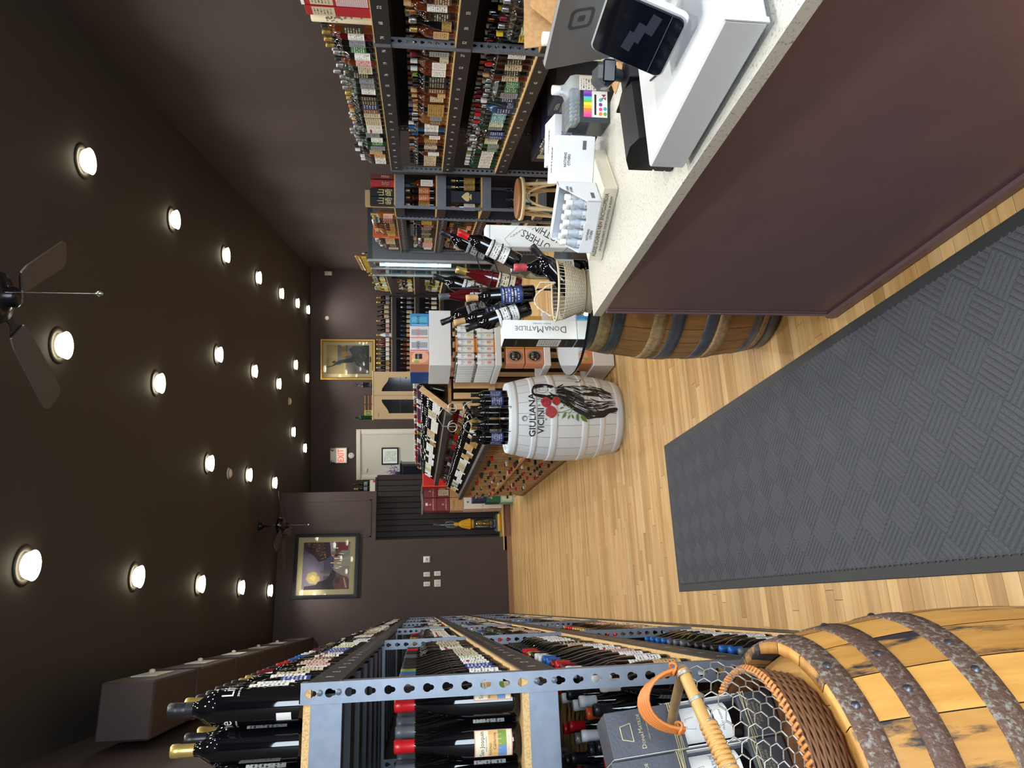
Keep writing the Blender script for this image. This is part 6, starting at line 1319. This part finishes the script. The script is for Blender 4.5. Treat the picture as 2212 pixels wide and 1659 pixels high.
# ---- jugs, scanner, card scraps, brown carton
for k, (p, lab) in enumerate(((rs(2.44, 1.02), 'translucent square jug with white cap and printed label behind the marker box'), (rs(2.20, 1.08), 'clear round water bottle with white cap behind the tablet'))):
    j = thing('jug', lab, 'jug', (p.x, p.y, ZC), RW)
    if k == 0:
        j.scale = (.84, .84, .9)
        MB().lathe([(0, 0), (.05, 0), (.055, .006), (.055, .13), (.05, .15), (.02, .172), (.016, .19), (0, .19)], M('milky_plastic', (206, 216, 222), .3, trans=.45), 32, sq=6).build('body', j); MB().lathe([(.019, .184), (.0195, .186), (.0195, .214), (.017, .217), (0, .217)], m_white, 20).build('cap', j); MB().box((-.043, -.0562, .03), (.043, -.0553, .12), LB['white']).build('label', j)
    else:
        MB().lathe([(0, 0), (.05, 0), (.055, .006), (.055, .16), (.045, .2), (.02, .225), (.017, .245), (0, .245)], GLASS('pet_plastic', (226, 234, 236), .2), 28).build('body', j); MB().lathe([(.02, .238), (.0205, .24), (.0205, .268), (.018, .271), (0, .271)], m_white, 20).build('cap', j); MB().lathe([(.0556, .07), (.0556, .15)], LB['lime'], 20, uv=True).build('label', j)
scn = thing('barcode_scanner', 'black hand scanner with an oval badge standing in its cradle', 'scanner', (rs(1.93, .85).x, rs(1.93, .85).y, ZC), RW-.2)
MB().lathe([(0, 0), (.042, 0), (.045, .008), (.02, .018), (.014, .05), (0, .05)], m_blackp, 24).build('cradle', scn); MB().tube([(0, 0, .04), (.005, .0, .09), (.01, -.01, .13)], [.014, .016, .018], M('scanner_grey', (58, 64, 72), .45), 14).build('grip', scn)
MB().box((-.035, -.08, .125), (.035, .03, .175), M('scanner_grey', (58, 64, 72), .45), bev=.018).build('head', scn); MB().box((-.028, -.083, .132), (.028, -.076, .166), m_scr, bev=.004).build('window', scn); MB().lathe([(0, 0), (1, 0)], M('badge_blue_grey', (170, 190, 214), .4), 20, T=T_((-.0355, -.03, .15)) @ RY(-PI/2) @ Matrix.Diagonal((.009, .02, 1, 1))).build('badge', scn)
for k, (x, y, rz, z) in enumerate(((1.7, 1.90, .5, 0), (1.76, 1.95, .1, .0025))):
    cs = MB().prism([(-.1, -.04), (.06, -.06), (.1, -.01), (.08, .05), (-.06, .06)], 0, .002, m_kraft).build('cardboard_scrap', None, (x, y, ZC+z), rz, label='torn tan cardboard piece on the counter below the scanner, %s one' % ('lower' if k == 0 else 'upper'), cat='cardboard', group='cardboard scraps on the counter')
bx = thing('carton', 'open brown cardboard box with raised flaps behind the tablet at the edge', 'carton', (2.03, 1.72, 0), -.25)
for a, b in (((-.22, -.2, .50), (.22, -.195, 1.06)), ((-.22, .195, .50), (.22, .2, 1.06)), ((-.22, -.2, .50), (-.215, .2, 1.06)), ((.215, -.2, .50), (.22, .2, 1.06)), ((-.22, -.2, .50), (.22, .2, .505))): MB().box(a, b, m_kraft).build('side', bx)
for T, w, h in ((T_((0, -.2, 1.06)) @ RX(rad(-35)), .44, .18), (T_((-.22, 0, 1.06)) @ RZ(PI/2) @ RX(rad(38)), .4, .2), (T_((0, .2, 1.06)) @ RX(rad(-20)), .44, .18)):
    MB().box((-w/2, -.002, 0), (w/2, .002, h), m_kraft, T=T).build('flap', bx)
MB().box((-.3, -.28, 0), (.3, .28, .495), m_slate, bev=.004).build('carton', None, (2.03, 1.72, 0), -.25, label='slate grey carton on the floor carrying the open brown cardboard box', cat='carton')

# ================================================================ barrel table at the counter's end
m_oak = [WOOD('barrel_oak_a', (186, 138, 84), (150, 106, 62), 8, 2, .5, .25), WOOD('barrel_oak_b', (198, 148, 88), (166, 116, 66), 8, 2, .5, .25), WOOD('barrel_oak_c', (172, 128, 82), (118, 88, 58), 8, 2, .55, .25)]
m_galv = M('galvanised_hoop', (122, 130, 140), .42, .55, noise=(30, (98, 106, 116), (.3, .7), (1, 1, 1))); m_chest = WOOD('chestnut_hoop', (206, 178, 136), (158, 122, 84), 14, 0, .7, .5)
TB = Vector((1.40, 2.93, 0))
b2, rf2 = barrel('barrel', 'oak wine barrel with grey steel and pale wooden hoops under the glass table top', TB, .3, .90, .285, .345, 26, m_oak, [(m_galv, .835, .897), (m_chest, .78, .832), (m_galv, .728, .775), (m_chest, .548, .605), (m_galv, .468, .525), (m_galv, .318, .37), (m_chest, .258, .312), (m_galv, .098, .135), (m_chest, .066, .095), (m_galv, .006, .06)], None, m_oak[1], 0, .03, 6, .004)
gt = thing('glass_table_top', 'round glass table top with a dark edge lying on the wine barrel', 'table top', (1.40, 2.945, .9012), 0)
GR = .42
MB().lathe([(0, .012), (GR-.003, .012), (GR-.003, 0), (0, 0)], GLASS('table_glass', (206, 222, 214), .35), 64, smooth=False).build('pane', gt); MB().lathe([(GR-.003, 0), (GR, .001), (GR, .011), (GR-.003, .012)], M('glass_edge_dark', (18, 24, 28), .1), 64).build('edge', gt)
ZT = .9136
def P3(s_, t_, z): return rs(s_, t_, z)
def axis_bottle(top, bot, sp, lab, grp, spin=0, n=24):
    """stand/lean a bottle along bot->top (its foot sits at bot)"""
    t, b = P3(*top), P3(*bot); zz = (t-b).normalized(); cdir = Vector((0, 0, 1.6))-b; yb = -(cdir-zz*cdir.dot(zz)).normalized(); xx = yb.cross(zz)
    m = Matrix((xx, yb, zz)).transposed().to_4x4(); m.translation = b
    return bottle('wine_bottle', *sp, None, 0, lab, 'wine bottle', grp, True, n, M4=m @ RZ(spin)), m
GW = 'bottles in the wire tree on the glass table'
wt = thing('wire_wine_tree', 'black wire wine tree holding leaning bottles on the glass table', 'wine rack', (0, 0, 0))
def rings(m, zs=(.06, .1, .14), r=.0415):
    for z in zs: MB().tube([m @ Vector((r*math.cos(a), r*math.sin(a), z+.004*math.sin(a))) for a in [i*PI/9 for i in range(18)]], .0028, m_wire, 6, closed=True).build('ring', wt)
    a = m @ Vector((0, r, zs[0])); b = m @ Vector((0, r, zs[-1])); MB().tube([a, b], .0028, m_wire, 6).build('ring_bar', wt)
    return a, b
specs = [((3.15, .664, 1.424), (3.15, .537, 1.157), ('bordeaux', 'black', 'red', 'white'), 'red-capped bottle leaning right with a white label in the wire tree'),
         ((3.2, .509, 1.436), (3.2, .437, 1.145), ('burgundy', 'rose', 'gold', 'cream'), 'gold-capped deep rosé bottle leaning right in the wire tree'),
         ((3.08, .365, 1.398), (3.08, .392, 1.099), ('bordeaux', 'black', 'tan', 'blue'), 'corked dark bottle with a bright blue label, upright in the wire tree'),
         ((3.28, .275, 1.44), (3.28, .345, 1.148), ('bordeaux', 'black', 'tan', 'dkblue'), 'dark bottle with a swirled night-blue label, left half of the wire tree'),
         ((3.12, .235, 1.398), (3.12, .335, 1.115), ('bordeaux', 'black', 'black', 'white'), 'black-capped bottle leaning far left over the white gift box'),
         ((3.36, .403, 1.51), (3.36, .43, 1.21), ('burgundy', 'rose', 'grey', 'cream'), 'grey-capped deep rosé bottle standing highest at the back of wire tree'),
         ((3.5, .52, 1.53), (3.5, .43, 1.245), ('bordeaux', 'black', 'black', 'white'), 'black-capped bottle leaning right at the rear of the wire tree'),
         ((3.58, .30, 1.49), (3.52, .40, 1.215), ('bordeaux', 'black', 'black', 'grey'), 'black bottle leaning left at the rear of the wire tree'),
         ((3.42, .72, 1.49), (3.40, .60, 1.225), ('bordeaux', 'black', 'black', 'grey'), 'black bottle behind the red-capped one in the wire tree')]
ctr = P3(3.24, .43, 0)
for tp_, bt, sp, lab in specs:
    o, m = axis_bottle(tp_, bt, sp, lab, GW); a, b = rings(m)
    MB().tube([b, (b+Vector((ctr.x, ctr.y, b.z)))/2+Vector((0, 0, -.03)), Vector((ctr.x, ctr.y, b.z-.06))], .003, m_wire, 6).build('arm', wt)
MB().tube([Vector((ctr.x, ctr.y, ZT+.02)), Vector((ctr.x, ctr.y, 1.46))], .005, m_wire, 8).build('stem', wt)
for k in range(3):
    a = k*2*PI/3+.9; MB().tube([Vector((ctr.x, ctr.y, ZT+.06)), Vector((ctr.x+.06*math.cos(a), ctr.y+.06*math.sin(a), ZT+.03)), Vector((ctr.x+.1*math.cos(a), ctr.y+.1*math.sin(a), ZT+.0045))], .004, m_wire, 6).build('foot', wt)
axis_bottle((2.88, .471, 1.222), (2.88, .471, ZT+.0008), ('bordeaux', 'black', 'coral', 'white'), 'coral-capped dark bottle standing upright on the glass table behind the basket', 'bottles standing on the glass table')
axis_bottle((3.33, .53, 1.17), (3.33, .53, ZT+.0008), ('square', 'clear', 'silver', None), 'clear square decanter standing on the glass table beside the tall white box', 'bottles standing on the glass table')
# pouring basket with a bottle
bp_ = P3(2.80, .368, ZT); bs2 = thing('wine_basket', 'woven silvery wicker pouring basket with a rope handle on the glass table', 'basket', bp_, RW)
m_wk = M('wicker_straw', (206, 194, 166), .55); m_wk2 = M('wicker_dark', (150, 134, 106), .7)
prf = [(.0, .088), (.02, .084), (.032, .078), (.045, .084), (.07, .095), (.095, .106), (.118, .114)]
def brad(z):
    for (a, ra), (b, rb2) in zip(prf, prf[1:]):
        if z <= b: return ra+(rb2-ra)*(z-a)/(b-a)
    return prf[-1][1]
EY = .62
wv = MB()
for i in range(27):
    z = .003+i*.0044; r_ = brad(z); wv.tube([((r_+.0018*(-1)**(j+i))*math.cos(j*PI/22), (r_+.0018*(-1)**(j+i))*EY*math.sin(j*PI/22), z) for j in range(44)], .0021, m_wk, 4, closed=True)
wv.build('weave', bs2, kind='stuff')
MB().lathe([(brad(z)-.004, z) for z in (0.002, .02, .032, .06, .118)], m_wk2, 36, sy=EY).build('lining', bs2)
sk = MB()
for j in range(44):
    a = j*2*PI/44; sk.tube([(brad(z)*math.cos(a)*1.01, brad(z)*EY*math.sin(a)*1.01, z) for z in (.03, .06, .118)]+[(.121*math.cos(a), .121*EY*math.sin(a), .145)], .0017, m_wk, 4)
sk.build('stakes', bs2, kind='stuff')
MB().tube([(.121*math.cos(a), .121*EY*math.sin(a), .145) for a in [i*PI/20 for i in range(40)]], .0042, m_wk, 8, closed=True).build('rim', bs2)
MB().tube([(.087*math.cos(a), .087*EY*math.sin(a), .033) for a in [i*PI/20 for i in range(40)]], .004, m_wk2, 8, closed=True).build('waist_band', bs2)
for ph in (0, PI):
    MB().tube([(-.11+.14*u, -.02+.02*math.sin(u*3), .145+.085*math.sin(PI*u)**.8) if True else 0 for u in [i/16 for i in range(17)]] if ph == 0 else [(-.11+.14*u+.0035*math.sin(u*60), -.02+.02*math.sin(u*3)+.004*math.cos(u*60), .145+.085*math.sin(PI*u)**.8) for u in [i/40 for i in range(41)]], .003, m_wk, 6).build('handle_strand', bs2)
MB().tube([(.03, -.02, .145), (.03, -.015, .21), (.0, -.015, .228)], .0032, m_wk, 6).build('handle_strand', bs2)
axis_bottle((2.80, .545, 1.155), (2.80, .322, .955), ('bordeaux', 'black', 'black', None), 'black-capped bottle lying in the woven pouring basket', None)
# gift boxes on the glass table
def smallcaps(mb, T, s, mat, sq=.95):
    """DonaMatilde wordmark: capital D and M taller than the rest"""
    x = -s*3.55
    for part, k in (('D', 1.42), ('ONA', 1.0), ('M', 1.42), ('ATILDE', 1.0)):
        v, f = glyphs(part, 'LEFT', 0); w = max(p[0] for p in v)*s*k*sq; mb.add([Vector((x+p[0]*s*k*sq, (p[1])*s*k+(.14*s if k > 1 else 0), 0)) for p in v], f, mat, T=T); x += w+s*.09
m_bg2 = M('box_label_ink', (92, 86, 100), .5); m_slt = M('slate_box', (74, 78, 86), .55, bump=(160, .12)); m_gl = M('pale_gold_print', (206, 196, 150), .35, .4)
dn = thing('gift_box', 'white-faced gift box with grey serif lettering standing upright on the glass table', 'gift box', (1.094, 2.846, ZT), 0)
MB().box((0, 0, 0), (.088, .104, .325), m_whitem, bev=.0015).build('box', dn); MB().box((-.0008, 0.002, .002), (0, .102, .323), m_black).build('black_side', dn)
mb = MB(); smallcaps(mb, T_((.05, -.0006, .155)) @ TXT @ RZ(PI/2), .031, m_bg2); mb.build('lettering', dn); MB().text('FAMILY OWNED', .0085, m_bg2, T_((.072, -.0006, .155)) @ TXT @ RZ(PI/2), sx=1.3).build('lettering', dn)
MB().box((-.0014, .012, .07), (-.0006, .09, .17), LB['white']).build('window_label', dn); mb = MB(); smallcaps(mb, T_((-.0014, .05, .265)) @ RZ(-PI/2) @ TXT, .009, m_gl); mb.build('lettering', dn); MB().text('PORTO WINE', .009, m_gl, T_((-.0014, .05, .04)) @ RZ(-PI/2) @ TXT).build('lettering', dn)
tl = P3(3.26, .628, ZT); tbx = thing('gift_box', 'tall white gift box with slanted stencil lettering behind the open carton', 'gift box', tl, RW)
MB().box((0, 0, 0), (.1, .1, .382), m_whitem, bev=.003).build('box', tbx); MB().box((-.0006, -.0006, .363), (.1006, .1, .365), m_ink).build('lid_line', tbx)
mb = MB(); St = T_((.05, -.0007, .15)) @ TXT @ RZ(rad(62)); mb.text('OTHERS', .05, m_ink, St @ T_((-.01, .012, 0)), sx=.8); mb.text('NOTHING', .05, m_ink, St @ T_((-.03, -.04, 0)), sx=.8)
mb.v = [(min(max(a, .003), .093), b, min(max(c, .01), .37)) for a, b, c in mb.v]; mb.build('lettering', tbx)
mb = MB()
for a, b in (((.004, .27), (.035, .295)), ((.035, .295), (.092, .235))): mb.tube([(a[0], -.0006, a[1]), (b[0], -.0006, b[1])], .0006, m_ink, 4)
mb.tube([(.045+.038*u, -.0006, .265-.055*u+.006*math.sin(u*26)) for u in [i/30 for i in range(31)]], .0007, m_ink, 4); mb.build('lettering', tbx)

# ================================================================ whiskey barrel in the left foreground
def stain(name, c1, c2, thr, seed):
    m = WOOD(name, c1, c2, 7, 2, .5, .35); nt = m.node_tree; N = nt.nodes; L = nt.links; tc = [n for n in N if n.type == 'TEX_COORD'][0]; b = N['Principled BSDF']; src = b.inputs['Base Color'].links[0].from_socket
    mp = N.new('ShaderNodeMapping'); mp.inputs['Scale'].default_value = (1, 1, .22); mp.inputs['Location'].default_value = (seed, seed*.7, 0); L.new(tc.outputs['Object'], mp.inputs[0])
    oi = N.new('ShaderNodeObjectInfo'); ad = N.new('ShaderNodeVectorMath'); L.new(mp.outputs[0], ad.inputs[0]); L.new(oi.outputs['Random'], ad.inputs[1])
    n = N.new('ShaderNodeTexNoise'); n.inputs['Scale'].default_value = 17; n.inputs['Detail'].default_value = 7; n.inputs['Roughness'].default_value = .65; L.new(ad.outputs[0], n.inputs['Vector'])
    r = N.new('ShaderNodeValToRGB'); r.color_ramp.elements[0].position = thr; r.color_ramp.elements[1].position = thr+.09; L.new(n.outputs[0], r.inputs[0])
    mx = N.new('ShaderNodeMix'); mx.data_type = 'RGBA'; L.new(r.outputs[0], mx.inputs['Factor']); L.new(src, mx.inputs['A']); mx.inputs['B'].default_value = (*lin((52, 50, 54)), 1); L.new(mx.outputs['Result'], b.inputs['Base Color']); return m
m_wh = [stain('whiskey_oak_a', (222, 170, 92), (196, 140, 66), .58, 1), stain('whiskey_oak_b', (214, 160, 84), (182, 128, 62), .54, 2), stain('whiskey_oak_charred', (196, 146, 80), (150, 108, 60), .42, 3)]
m_rust = M('rusty_hoop', (108, 84, 72), .62, .4, noise=(110, (150, 146, 138), (.5, .62), (1, 1, 1)), bump=(120, .5)); m_rust2 = M('rusty_hoop_brown', (104, 80, 70), .62, .4, noise=(120, (140, 130, 122), (.53, .66), (1, 1, 1)), bump=(120, .5))
WB = Vector((-.385, 1.43, 0))
b3, rf3 = barrel('barrel', 'weathered oak whiskey barrel with rusty riveted hoops in the left foreground', WB, .2, .905, .292, .342, 22, m_wh, [(m_rust, .858, .902), (m_rust2, .762, .806), (m_rust, .625, .678), (m_rust2, .25, .3), (m_rust, .13, .17), (m_rust2, .01, .05)], None, WOOD('barrel_head_oak', (222, 174, 104), (202, 150, 80), 6, 1, .5, .15), 10, .045, 8, .003, lambda a: 2 if (a > 352 or a < 48) else (1 if int(a) % 3 else 0))
# ---- oval wicker tray with gift boxes and a chicken-wire cover
KB = Vector((-.355, 1.455, .862)); kb = thing('wicker_tray', 'brown wicker tray basket with bamboo handle and chicken-wire cover on the whiskey barrel', 'basket', KB, 0)
m_wb1 = M('wicker_brown', (128, 88, 58), .65); m_or2 = M('wicker_orange', (206, 138, 76), .5); m_bam = WOOD('bamboo_cane', (206, 168, 102), (180, 138, 78), 6, 0, .4, .1); m_cop = M('copper_cane', (206, 122, 58), .4); m_wir = M('galvanised_wire', (186, 186, 180), .35, .8)
wv = MB(); RK = .208
for i in range(12):
    z = .006+i*.0068; r_ = RK-.012+.016*i/11; wv.tube([((r_+.003*(-1)**(j+i))*math.cos(j*PI/26), (r_+.003*(-1)**(j+i))*math.sin(j*PI/26), z) for j in range(52)], .0034, m_wb1, 5, closed=True)
wv.build('weave', kb, kind='stuff'); MB().lathe([(0, .003), (RK-.014, .003), (RK-.004, .08)], m_wb1, 40).build('tray_floor', kb)
rm = MB()
for j in range(110):
    a = j*2*PI/110; c = Vector(((RK+.003)*math.cos(a), (RK+.003)*math.sin(a), .088)); t = Vector((-math.sin(a), math.cos(a), 0)); n_ = Vector((math.cos(a), math.sin(a), 0))
    rm.tube([c-t*.006-n_*.006+Vector((0, 0, -.004)), c+Vector((0, 0, .006)), c+t*.006+n_*.006+Vector((0, 0, -.004))], .0038, m_or2, 5)
rm.build('braided_rim', kb, kind='stuff')
J = Vector((-.134, 1.40, 1.104))-KB; E_ = Vector((-.345, 1.27, 1.06))-KB
MB().tube([J, J*.6+E_*.4+Vector((0, -.004, .004)), E_], .0115, m_bam, 12).build('bamboo_bar', kb)
MB().tube([J+Vector((.004, -.004, 0)), Vector((-.2, 1.475, 1.1))-KB, Vector((-.27, 1.56, 1.09))-KB], .0095, WOOD('bamboo_grey', (150, 122, 84), (120, 96, 64), 6, 0, .5, .1), 12).build('bamboo_stub', kb)
for side in (E_,): MB().tube([side, side*.9+Vector((side.x*.1, side.y*.1, .09)), Vector((side.x*.95, side.y*.95, .09))], .0065, m_bam, 10).build('bamboo_leg', kb)
cwrap = MB(); d_ = (E_-J)
for i in range(16):
    c = J+d_*(.42+i*.034); u_ = d_.normalized(); a1 = u_.orthogonal().normalized(); a2 = u_.cross(a1); cwrap.tube([c+(a1*math.cos(a)+a2*math.sin(a))*.0135 for a in [k*PI/6 for k in range(12)]], .0042, M('bamboo_wrap', (206, 156, 88), .5), 6, closed=True)
cwrap.build('cane_wrapping', kb, kind='stuff')
wwp = MB()
for f in (.02, .22, .4, .7, .95):
    for q_ in range(3):
        c = J+d_*(f+q_*.008); u_ = d_.normalized(); a1 = u_.orthogonal().normalized(); a2 = u_.cross(a1); wwp.tube([c+(a1*math.cos(a)+a2*math.sin(a))*.0145 for a in [k*PI/6 for k in range(12)]], .0014, m_wir, 5, closed=True)
wwp.build('wire_binding', kb, kind='stuff')
for k in range(5):
    MB().tube([J+Vector((-.004-.003*k, .004*k, .006))+Vector((-.012*math.sin(2*a)*.6-.02*math.sin(a), .01*a/PI, (.074+.004*k)*math.sin(a)*1.0)) if 0 else J+Vector((-.05+.052*math.cos(a)-.002*k, .012+.018*math.sin(a)*0+.003*k, .002+(.068+.0035*k)*math.sin(a))) for a in [i*PI/14 for i in range(15)]], .0038, m_cop, 8).build('cane_loop', kb)
for zc in (0, 1): MB().tube([J+Vector((-.05+(.052 if zc == 0 else -.052)+.011*math.cos(a), .018+.011*math.sin(a), .012+.004*math.sin(a*2))) for a in [i*PI/6 for i in range(13)]], .003, m_cop, 6).build('loop_binding', kb)
# chicken wire: a hexagon net sagging from the bar to the tray rim
cwn = MB(); hx = .034
def net(u, v):     # u along the bar 0..1, v from bar (0) to rim (1)
    top = J+d_*u; a = rad(-8)-u*rad(62); rim = Vector((RK*1.0*math.cos(a), RK*1.0*math.sin(a), .092)); p = top*(1-v)+rim*v; out = Vector((math.cos(a), math.sin(a), 0)); return p+out*(.02*math.sin(PI*v))
for i in range(-1, 10):
    for j in range(0, 8):
        cx, cy = (i+.5*(j % 2))*.115, j*.15; pts = [(cx+.058*math.cos(rad(90+60*k)), cy+.1*math.sin(rad(90+60*k))) for k in range(6)]
        for k in (0, 1, 2):
            a, b = pts[k], pts[(k+1) % 6]
            if all(0 <= q_[0] <= 1.0 and 0 <= q_[1] <= 1 for q_ in (a, b)): cwn.tube([net(*a), net(*b)], .0013 if k else .0018, m_wir, 5)
for i in range(9): cwn.tube([net((i+.5)/9, 0)+Vector((0, 0, .0)), net((i+.3)/9, .06)], .0013, m_wir, 4)
cwn.build('chicken_wire', kb, kind='stuff')
th = rad(21.8)
for k in range(3):
    cpos = Vector((-.246, 1.566, .8675))-Vector((math.cos(th), math.sin(th), 0))*(.0905*k)
    gbx = thing('gift_box', 'slate grey gift box with a label window in wicker tray, %s from the aisle' % nth(k), 'gift box', cpos, 0, 'slate gift boxes in the wicker tray'); gbx.rotation_euler = (rad(-1), rad(-4.5), th)
    W_, D_, H_ = .0425, .0425, .36
    MB().box((-W_, -D_, 0), (W_, D_, .075), m_slt, bev=.001).build('box_foot', gbx); MB().box((-W_, -D_, .205), (W_, D_, H_), m_slt, bev=.001).build('box_top', gbx)
    MB().box((-W_, -D_+.03, .075), (W_, D_, .205), m_slt).build('box_back', gbx); MB().box((-W_, -D_, .075), (-W_+.0015, D_, .205), m_whitem).build('box_side', gbx); MB().box((W_-.0015, -D_, .075), (W_, D_, .205), m_whitem).build('box_side', gbx)
    MB().box((-W_-.0008, -D_+.001, .0), (-W_, D_, H_), m_whitem).build('white_side', gbx)
    MB().lathe([(.0385, .07), (.0385, .21)], GL['black'], 20, -PI, 0, T=T_((0, .0, 0))).build('bottle_inside', gbx)
    lb_ = MB(); lb_.lathe([(.0392, .1), (.0392, .204)], m_whitem, 16, -PI/2-1.05, -PI/2+1.05); wr2 = lambda p, z0=0: Vector((.0396*math.sin(p.x/.0396), -.0396*math.cos(p.x/.0396), p.y+z0))
    lo = lb_.build('label', gbx)
    mb = MB(); mb.text('DONAMATILDE', .0115, m_bg2, None, fn=lambda p: wr2(p, .155), sx=.86); mb.text('FINEST RESERVE', .006, mr2, None, fn=lambda p: wr2(p, .118)); mb.build('lettering', lo)
    mb = MB(); mb.lathe([(.0395, .134), (.0395, .138)], M('label_stripe_navy', (46, 46, 96), .5), 12, -PI/2-1.0, -PI/2+1.0)
    for a, b in (((-.012, .178), (-.009, .196)), ((-.009, .196), (.009, .196)), ((.009, .196), (.012, .178)), ((.012, .178), (-.012, .178))): mb.tube([wr2(Vector((a[0], a[1], 0))), wr2(Vector((b[0], b[1], 0)))], .0005, M('label_line_grey', (150, 150, 150), .5), 4)
    mb.build('lettering', lo)
    mb = MB(); smallcaps(mb, T_((0, -D_-.0006, .292)) @ TXT, .0092, m_gl, .9); mb.text('FAMILY OWNED', .0034, m_gl, T_((0, -D_-.0006, .278)) @ TXT, sx=1.3); mb.build('lettering', gbx)
    mb = MB()
    for a, b in (((-.017, .312), (-.011, .334)), ((-.011, .334), (.013, .334)), ((.013, .334), (.017, .312)), ((.017, .312), (-.017, .312))): mb.tube([(a[0], -D_-.0004, a[1]), (b[0], -D_-.0004, b[1])], .0011, m_gl, 4)
    mb.build('logo', gbx)
    MB().text('VINHO DO PORTO\nPORTO WINE\nPORTUGAL', .0078, m_gl, T_((0, -D_-.0006, .045)) @ TXT, sx=.9).build('lettering', gbx)
    rf = MB()
    for z in (.214, .218, .222, .226, .068, .063, .058): rf.tube([(-W_-.0015, -D_-.0012, z), (0, -D_-.0015, z+.004*R.uniform(-1, 1)), (W_+.0015, -D_-.0012, z), (W_+.0015, D_+.0012, z), (-W_-.0015, D_+.0012, z)], .0009, M('raffia', (218, 206, 158), .7), 4, closed=True)
    rf.build('raffia_tie', gbx, kind='stuff')
